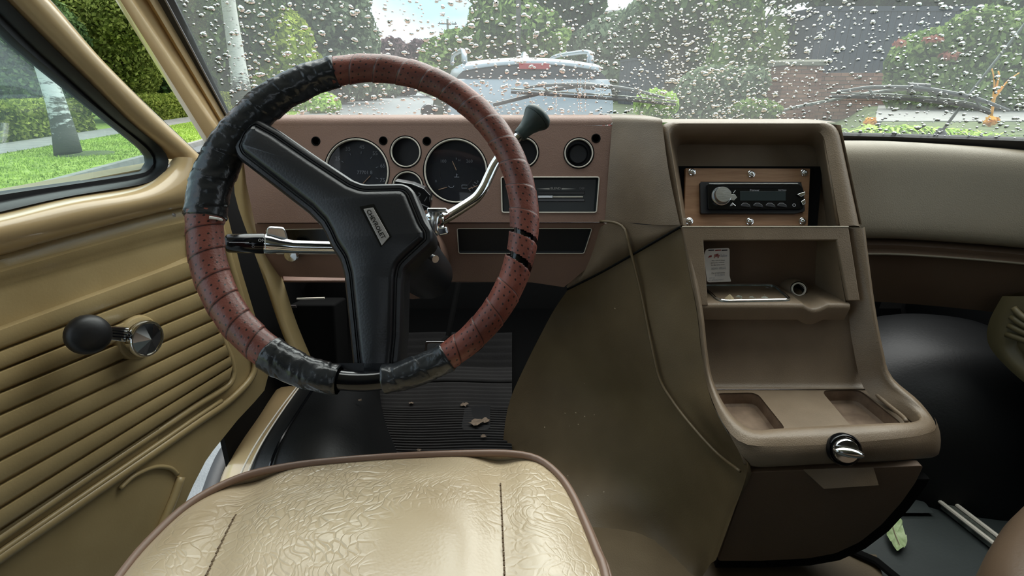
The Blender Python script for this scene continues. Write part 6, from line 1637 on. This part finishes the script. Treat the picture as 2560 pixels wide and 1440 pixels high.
# strappy light green ground plants below the wiper
def strap_plant(px, py, y, n, L, lab):
    t = thing('strappy_plant', PY(px, py, y), lab, 'plant'); b = MB(); c = PY(px, py, y)
    for k in range(n):
        a = random.uniform(0, 6.28); l = L * random.uniform(.6, 1.1); p0 = c + V((random.gauss(0, .09), random.gauss(0, .06), 0)); d = V((math.cos(a), math.sin(a), 0)); sd = V((-d.y, d.x, 0)) * .010
        pts = [p0 + d * (l * f) + V((0, 0, l * (1.3 * f - 1.5 * f * f) * random.uniform(.5, .8))) for f in (0, .3, .6, .85, 1.0)]
        ws = (1, 1.1, .9, .6, .1); k0 = len(b.v); b.v += [q + sd * w_ * s_ for q, w_ in zip(pts, ws) for s_ in (-1, 1)]; b.f += [(k0 + 2 * i, k0 + 2 * i + 1, k0 + 2 * i + 3, k0 + 2 * i + 2) for i in range(4)]
    b.build('strap_leaves', LM['lime'], t, smooth=0, kind='stuff')
for i, (px, py) in enumerate(((2215, 318), (2270, 318), (2320, 322), (2370, 326), (2420, 334), (2490, 342), (2545, 344), (2180, 326), (2600, 345))):
    strap_plant(px, py + 8, 4.6, 60, .20, ['strappy light green plant just right of the console top', 'strappy plant second from the console', 'strappy plant third from the console', 'strappy plant under the middle of the right wiper', 'strappy plant below the foot of the aerial', 'strappy plant below the right wiper tip', 'strappy plant in the lower right corner of the windscreen', 'sparse strappy plant touching the console corner', 'strappy plant half outside the right frame edge'][i])

# brick wall with capped pillar --------------------------------------------------
wallr = thing('brick_wall', PY(2000, 290, 11.4), 'low red brick garden wall with a capped square pillar', 'wall', kind='thing')
m_mort = simple('mortar', srgb(150, 138, 128), .9, var=.2, vscale=8)
m_brick, nt, p, o = mat_new('brick'); p.inputs['Roughness'].default_value = .85
oi = nt.nodes.new('ShaderNodeObjectInfo'); rr_ = nt.nodes.new('ShaderNodeValToRGB'); rr_.color_ramp.elements[0].color = srgb(126, 84, 70); rr_.color_ramp.elements[1].color = srgb(162, 118, 98); nt.links.new(oi.outputs['Random'], rr_.inputs['Fac']); nt.links.new(rr_.outputs['Color'], p.inputs['Base Color'])
def brick_mesh(nm, lx, ly, lz):
    bb = MB(); bb.box(Frame((0, 0, 0), (1, 0, 0), (0, 1, 0)), -lx / 2, lx / 2, -ly / 2, ly / 2, -lz / 2, lz / 2)
    me = bpy.data.meshes.new(nm); me.from_pydata(bb.v, [], bb.f); me.materials.append(m_brick); return me
BM = brick_mesh('brick', .205, .10, .062); BH = brick_mesh('brick_half', .0975, .10, .062)
bo_ = root_loc(wallr)
def put_brick(me, loc, rz):
    o_ = bpy.data.objects.new('brick', me); COL.objects.link(o_); o_.parent = wallr; o_.location = loc - bo_ + V((0, 0, 0)); o_.rotation_euler = (0, random.uniform(-.01, .01), rz + random.uniform(-.01, .01)); return o_
PYD = 11.4
pl, pr = PY(1958, 200, PYD).x, PY(2048, 200, PYD).x
ptop = PY(2000, 164, PYD).z; wtopR = PY(2100, 182, PYD + .25).z; zb_ = ptop - 14 * .075
def face(p0, p1, ztop, zbot, off=0):
    d = p1 - p0; L = d.length; d.normalize(); rz = math.atan2(d.y, d.x); nn = V((d.y, -d.x, 0)); k = 0; z = ztop - .0375
    while z > zbot:
        x = 0.0; first = (k + off) % 2
        while x < L - .02:
            w_ = .1075 if (first and x == 0) or L - x < .16 else .215
            c = p0 + d * (x + w_ / 2); c.z = z
            put_brick(BH if w_ < .2 else BM, c - nn * .045, rz); x += w_
        z -= .075; k += 1
pw_ = pr - pl
P0 = V((pl, PYD, 0)); P1 = V((pr, PYD, 0))
face(P0, P1, ptop, zb_)
face(V((pl, PYD + .62, 0)), P0, ptop, zb_, 1)
wr0 = V((pr, PYD + .22, 0)); wr1 = V((PY(2235, 200, PYD + .22).x, PYD + .22, 0)); face(wr0, wr1, wtopR, zb_, 1)
wl0 = V((PY(1858, 200, PYD + 2.2).x, PYD + 2.2, 0)); wl1 = V((pl, PYD + .3, 0)); face(wl0, wl1, wtopR - .03, zb_)
fr = Frame((0, 0, 0), (1, 0, 0), (0, 1, 0))
b = MB(); b.box(fr, pl + .012, pr - .012, PYD + .012, PYD + .6, GZ, ptop); b.box(fr, pr, wr1.x + 2.5, PYD + .235, PYD + .4, GZ, wtopR)
d_ = (wl1 - wl0).normalized(); f2 = Frame(wl0, d_, V((-d_.y, d_.x, 0))); b.box(f2, 0, (wl1 - wl0).length, .012, .2, GZ, wtopR - .03)
b.build('mortar', m_mort, wallr, smooth=0)
b = MB(); ov = .07; b.loft([[V((x, y, z)) for x, y in ((pl - o1, PYD - o1), (pr + o1, PYD - o1), (pr + o1, PYD + .6 + o1), (pl - o1, PYD + .6 + o1))] for z, o1 in ((ptop, ov), (ptop + .07, ov), (ptop + .11, ov - .05))])
b.build('pillar_cap', simple('stone_cap', srgb(140, 138, 122), .85, var=.3, vscale=8), wallr, smooth=0, bevel=.008)
# dark board fence behind the wall and farther along the street
m_fence = simple('dark_fence_paint', srgb(62, 68, 80), .7, var=.25, vscale=5, stretch=(8, 8, 1))
def fence(label, p0, p1, ztop, zbot, nb, sag=0):
    t = thing('board_fence', (p0 + p1) / 2 + V((0, 0, zbot)), label, 'fence', 'dark board fences on the right'); d = p1 - p0; L = d.length; d.normalize(); nn = V((d.y, -d.x, 0))
    w_ = L / nb; off = root_loc(t)
    bb = MB(); bb.box(Frame((0, 0, 0), d, (0, 0, 1)), 0.004, w_ - .006, 0, ztop - zbot, -.012, .012); me = bpy.data.meshes.new('board'); me.from_pydata(bb.v, [], bb.f); me.materials.append(m_fence)
    for k in range(nb):
        o_ = bpy.data.objects.new('board', me); COL.objects.link(o_); o_.parent = t; o_.location = p0 + d * (k * w_) + nn * (.006 * (k % 2)) + V((0, 0, zbot)) - off
    for k in range(0, nb + 1, max(1, nb // max(1, round(L / 2.0)))):
        b = MB(); c = p0 + d * (k * w_); b.box(Frame(c + V((0, 0, zbot)), d, nn), -.05, .05, -.07, .05, 0, ztop - zbot + .10); b.build('post', m_fence, t, smooth=0, bevel=.006)
    b = MB(); b.box(Frame(p0 + V((0, 0, ztop)), d, nn), 0, L, -.04, .04, -.06, .03); b.build('rail', m_fence, t, smooth=0)
zf = PY(2040, 24, PYD + .9).z
fence('dark board fence standing behind the brick wall right of the pillar', V((PY(2036, 100, PYD + .9).x, PYD + .9, 0)), V((PY(2420, 100, PYD + .9).x, PYD + .9, 0)), zf, GZ + .5, 24)
fence('dark board fence receding left of the brick pillar', V((PY(1905, 100, PYD + 3.0).x, PYD + 3.0, 0)), V((PY(2036, 100, PYD + .9).x, PYD + .9, 0)), zf, GZ + .5, 17)
fence('far dark board fence behind the silver car', V((PY(1550, 180, 24).x, 24, 0)), V((PY(1668, 180, 19).x, 19, 0)), PY(1600, 145, 21).z, GZ + .4, 22)
# poles
m_pole = simple('weathered_pole', srgb(128, 122, 114), .9, var=.3, vscale=3)
def pole(label, px, py, y, r, h, arms=()):
    c = PY(px, py, y); l_ = c.x * RT.x + c.y * RT.y; t = thing('utility_pole', (c.x, c.y, GZ), label, 'pole'); b = MB(); b.tube([V((c.x, c.y, GZ)), V((c.x, c.y, GZ + h))], [r, r * .8], 10); b.build('pole_shaft', m_pole, t, smooth=180)
    for z, w_ in arms:
        b = MB(); b.box(Frame((c.x, c.y - r, z), (1, .2, 0), (0, 0, 1)), -w_, w_, -.09, .09, -.12, 0); b.build('crossarm', m_pole, t, smooth=0)
        for k in (-.85, -.35, .35, .85):
            b = MB(); b.lathe(V((c.x + w_ * k, c.y - r, z + .08)), (0, 0, 1), [(.05, 0), (.08, .1), (.05, .2), (.001, .22)], 8); b.build('insulator', m_pole, t)
pole('tall grey utility pole rising straight up behind the silver car', 1296, 60, 30, .13, 16)
pole('distant utility pole with one crossarm in the open sky', 1119, 60, 95, .22, 11.4, [(PY(1119, 60, 95).z, 1.5)])
# house roof far behind the trees
hs = thing('house', PY(1560, 60, 60), 'dark house roof just under the sky patch at the top edge', 'house')
b = MB(); c = PY(1560, 62, 60); b.loft([[c + V((x, y, z)) for x, y in ((-w_, -d2), (w_, -d2), (w_, d2), (-w_, d2))] for z, w_, d2 in ((-2, 7, 4), (.0, 7, 4), (1.3, 4.5, .3))]); b.build('roof', simple('slate_roof', srgb(92, 94, 100), .7), hs, smooth=0)
b = MB(); b.box(Frame(c + V((0, 0, -8)), (1, 0, 0), (0, 1, 0)), -6.4, 6.4, -3.4, 3.4, 0, 6.2); b.build('house_wall', simple('house_render', srgb(150, 148, 140), .9), hs, smooth=0)

# ------------------------------------------------------------------ silver car ahead
car = thing('parked_car', PT(1335, 250, 5.6) * 1.0 + V((0, 0, -1.9)), 'silver grey car with roof rails parked in front of the van', 'car')
cb_ = PT(1335, 200, 5.35); CX, CY = cb_.x, cb_.y
def C3(a, s, z): return V((CX, CY, GZ)) + RT * a + DR * s + V((0, 0, z))     # across, along, height above the road
m_car = simple('car_silver', srgb(168, 176, 182), .32, metal=.35, coat=.4)
m_glass_dark = simple('car_dark_glass', srgb(22, 26, 30), .18)
def sect(s, hw, zt, hr, zb=.35, zw=.95):
    P = [(-hw * .96, zb), (-hw, zb + .2), (-hw, zw), (-hw * .97, zw + .12), (-hr - .04, zt - .17), (-hr, zt - .075), (-hr * .85, zt - .028), (-hr * .5, zt - .006), (0, zt)]
    P += [(-a, z) for a, z in reversed(P[:-1])]
    return [C3(a, s, z) for a, z in P]
secs = [sect(.13, .80, 1.0, .74, .45, .80), sect(.05, .86, 1.36, .78, .38), sect(.10, .885, 1.60, .72, .35), sect(.16, .90, 1.675, .68, .33), sect(.45, .91, 1.715, .665), sect(1.2, .92, 1.735, .66), sect(2.0, .92, 1.72, .65), sect(2.6, .92, 1.66, .63), sect(3.3, .91, 1.12, .66, .35, .9), sect(4.3, .84, .95, .6, .35, .75), sect(4.5, .75, .75, .5, .4, .6)]
b = MB(); b.loft(secs); b.build('car_body', m_car, car, smooth=50)
# rear: spoiler lip, window band, silver panel whose top paints sky reflected in glass
def tail(a, z, out=0.0):
    s = .05 + .10 * max(0, (z - 1.2)) - out - .03 * (1 - (a / .85) ** 2)
    return C3(a, s, z)
b = MB(); b.grid([[tail(a, z0 - zc * (a / .8) ** 2, .045 + e) for a in np.linspace(-w_, w_, 20)] for z0, zc, w_, e in ((1.722, .07, .64, -.22), (1.708, .07, .66, -.06), (1.695, .075, .68, .03), (1.672, .08, .69, .05), (1.652, .085, .69, .045), (1.648, .085, .68, -.02))]); b.build('roof_spoiler', m_car, car, smooth=60)
b = MB(); b.grid([[tail(a, z0 - zc * (a / .8) ** 2, .035) for a in np.linspace(-w_, w_, 20)] for z0, zc, w_ in ((1.65, .08, .70), (1.58, .03, .74), (1.515, .0, .775))]); b.build('rear_window', m_glass_dark, car, smooth=180)
b = MB(); b.grid([[tail(a, z0 - .0 * (a / .8) ** 2, e) for a in np.linspace(-w_, w_, 20)] for z0, w_, e in ((1.515, .785, .036), (1.505, .80, .05), (1.3, .84, .06), (1.1, .86, .05), (.9, .86, .06), (.5, .84, .05))]); b.build('tailgate_reflection', m_car, car, smooth=180)
m_red = simple('lamp_red', srgb(170, 36, 40), .2)
b = MB(); fr = Frame(tail(-.005, 1.635, .085), RT, (0, 0, 1)); b.box(fr, -.155, .155, -.032, .022, -.02, .012); b.build('brake_light', m_red, car, smooth=0, bevel=.006)
for s_ in (-1, 1):
    b = MB(); L_ = smooth_line([C3(s_ * .66, .20, 1.66), C3(s_ * .665, .24, 1.74), C3(s_ * .665, .36, 1.785), C3(s_ * .66, .8, 1.80), C3(s_ * .65, 1.7, 1.80), C3(s_ * .64, 2.0, 1.72)], 24); b.tube(L_, .024, 8); b.build('roof_rail', m_car, car, smooth=180)
    b = MB(); b.tube([C3(s_ * .66, .28, 1.68), C3(s_ * .66, .28, 1.77)], .03, 8); b.build('rail_foot', m_car, car, smooth=180)
    b = MB(); b.lathe(C3(s_ * .95, 2.65, 1.10), -DR, [(.001, -.06), (.09, -.03), (.115, .02), (.10, .05), (.001, .052)], 20, cap=False); b.build('door_mirror', m_glass_dark, car, smooth=60)
    b = MB(); b.grid([[tail(s_ * (.73 + .12 * f), z, .058 + .01 * (1 - f)) for f in (0, .5, 1)] for z in (1.08, .95, .8)]); b.build('tail_lamp', m_red, car, smooth=60)
    b = MB(); b.grid([[C3(s_ * (.905 - .10 * (z - 1.05) / .5), s, z) for s in np.linspace(.5, 2.8, 8)] for z in (1.07, 1.3, 1.52)]); b.build('side_window', m_glass_dark, car, smooth=0)
    for s in (.9, 3.6):
        b = MB(); b.lathe(C3(s_ * .80, s, .33), RT * s_, [(.33, -.1), (.33, .1), (.2, .11), (.001, .10)], 24); b.build('wheel', M['rubber'], car, smooth=50)
b = MB(); b.loft([[C3(w_, s, z) for w_, s in ((-a_, .50 - l_), (a_, .50 - l_), (a_, .50 + l_), (-a_, .50 + l_))] for z, a_, l_ in ((1.70, .045, .13), (1.74, .03, .10), (1.79, .008, .03))]); b.build('aerial_fin', m_car, car, smooth=60)
b = MB(); b.box(Frame(tail(0, .62, .06), RT, (0, 0, 1)), -.85, .85, -.12, .12, -.1, .04); b.build('bumper', m_car, car, smooth=0, bevel=.03)

# ------------------------------------------------------------------ wipers and aerial on the van's nose
def wiper(label, blade, bridge, arm, clip, silver):
    t = thing('windscreen_wiper', on_glass(*blade[0], .015), label, 'wiper')
    b = MB(); b.tube(smooth_line([on_glass(x, y, .010) for x, y in blade], 24), .0032, 6); b.build('blade_rubber', M['rubber'], t)
    b = MB(); b.tube(smooth_line([on_glass(x, y - 3, .016) for x, y in blade], 24), .0018, 6); b.build('blade_spring', M['galv'], t)
    b = MB(); n_ = 24; b.tube(smooth_line([on_glass(x, y, .022) for x, y in bridge], n_), [.0026 + .0016 * math.sin(math.pi * k / (n_ - 1)) for k in range(n_)], 8); b.build('blade_bridge', simple('wiper_grey', srgb(92, 96, 96), .45), t)
    for f in (.22, .4, .62, .8):
        k = int(f * (len(bridge) - 1)); x, y = bridge[k]; yb_ = lerp_line(blade, x)
        b = MB(); b.tube([on_glass(x, y, .022), on_glass(x + 12, yb_ - 3, .014)], .0022, 6); b.build('blade_claw', M['galv'], t)
    b = MB(); b.tube([on_glass(x, y, .030) for x, y in arm], .0042 if not silver else .0030, 8); b.build('wiper_arm', M['galv'] if silver else M['black_plastic'], t)
    b = MB(); b.tube([on_glass(clip[0], clip[2], .028), on_glass(clip[1], clip[2] + 3, .028)], .0072, 8); b.build('blade_clip', M['black_plastic'], t, smooth=50)
wiper('windscreen wiper lying in front of the silver car', [(1278, 239), (1440, 250), (1560, 258), (1690, 270)], [(1312, 239), (1359, 233), (1437, 231), (1531, 237), (1594, 247), (1662, 264)], [(1235, 288), (1256, 283), (1387, 250), (1465, 238)], (1459, 1487, 238), False)
wiper('windscreen wiper on the passenger side above the strappy plants', [(2076, 250), (2237, 255), (2405, 272), (2475, 293)], [(2100, 249), (2170, 239), (2271, 240), (2338, 247), (2439, 267), (2523, 298)], [(1960, 302), (1989, 294), (2177, 259), (2290, 248)], (2271, 2325, 243), True)
ae = thing('aerial', PY(2366, 312, 1.42), 'thin grey whip aerial slanting up past the right wiper', 'aerial')
b = MB(); b.tube([PY(2350, 335, 1.44), PY(2440, 215, 1.40), PY(2560, 62, 1.36), PY(2640, -40, 1.33)], [.0036, .0032, .0028, .0024], 8); b.build('whip', M['galv'], ae, smooth=180)
b = MB(); b.lathe(PY(2350, 335, 1.44), (0, 0, 1), [(.016, -.03), (.014, 0), (.006, .015)], 12); b.build('aerial_foot', M['rubber'], ae)

# ------------------------------------------------------------------ rain on the windscreen
m_drop, nt, p, o = mat_new('rain_water'); p.inputs['Transmission Weight'].default_value = 1.0; p.inputs['Roughness'].default_value = 0.0; p.inputs['IOR'].default_value = 1.33; p.inputs['Base Color'].default_value = (1, 1, 1, 1)
ND = 9500
SEG, RNG_ = 9, 3
dome = [(math.cos(a), math.sin(a)) for a in (0, .45, .95)]
verts, faces = [], []
rr2 = random.Random(5)
def add_drop(x, z, r, ht, el, rot):
    c = glass_pt(x, z, .0012); n_ = glass_n(x); tx = V((1, 0, 0)); tx = (tx - n_ * tx.dot(n_)).normalized(); tz = n_.cross(tx)
    if tz.z < 0: tz = -tz
    k0 = len(verts); ph = rr2.random() * 6
    for ci, si in dome:
        for j in range(SEG):
            a = 2 * math.pi * j / SEG; wob = 1 + .13 * math.sin(2 * a + ph) + .07 * math.sin(3 * a + ph * 2)
            u_, v_ = r * ci * math.cos(a) * wob, r * el * ci * math.sin(a) * wob
            u2, v2 = u_ * math.cos(rot) - v_ * math.sin(rot), u_ * math.sin(rot) + v_ * math.cos(rot)
            verts.append(c + tx * u2 + tz * v2 + n_ * (ht * si))
    verts.append(c + n_ * ht)
    for i in range(len(dome) - 1):
        for j in range(SEG):
            a, b_ = k0 + i * SEG + j, k0 + i * SEG + (j + 1) % SEG; faces.append((a, b_, b_ + SEG, a + SEG))
    t_ = k0 + len(dome) * SEG; e = k0 + (len(dome) - 1) * SEG
    for j in range(SEG): faces.append((e + j, e + (j + 1) % SEG, t_))
    faces.append(tuple(k0 + j for j in reversed(range(SEG))))
cnt = 0
while cnt < ND:
    x = rr2.uniform(-.62, 1.12); z = rr2.uniform(.69, 1.13)
    d_ = noise.noise(V((x * 3.0, z * 3.0, 1.7)))
    dens = .55 + .5 * d_ + (.25 if x > .25 else 0)
    if rr2.random() > dens or x < glass_left(z) + .02: continue
    r = min(.0052, .0012 + .0010 * rr2.expovariate(1.0)) * (1.0 if x > .1 else 1.15)
    el = rr2.uniform(.55, 1.1); add_drop(x, z, r, r * rr2.uniform(.45, .7), el, (.5 if x > .3 else -.2) + rr2.gauss(0, .35)); cnt += 1
# a few runs of water
for px in (1390, 1445, 1452, 1463):
    for k in range(10):
        q = on_glass(px + rr2.gauss(0, .8), 200 + k * 8.5, 0); add_drop(q.x, q.z, .0011, .0005, 3.4, 0)
me = bpy.data.meshes.new('raindrops'); me.from_pydata(verts, [], faces); me.shade_smooth(); me.materials.append(m_drop)
rd_o = bpy.data.objects.new('raindrops', me); COL.objects.link(rd_o); tag(rd_o, 'thousands of raindrops sitting on the outside of the windscreen', 'raindrops', kind='stuff')
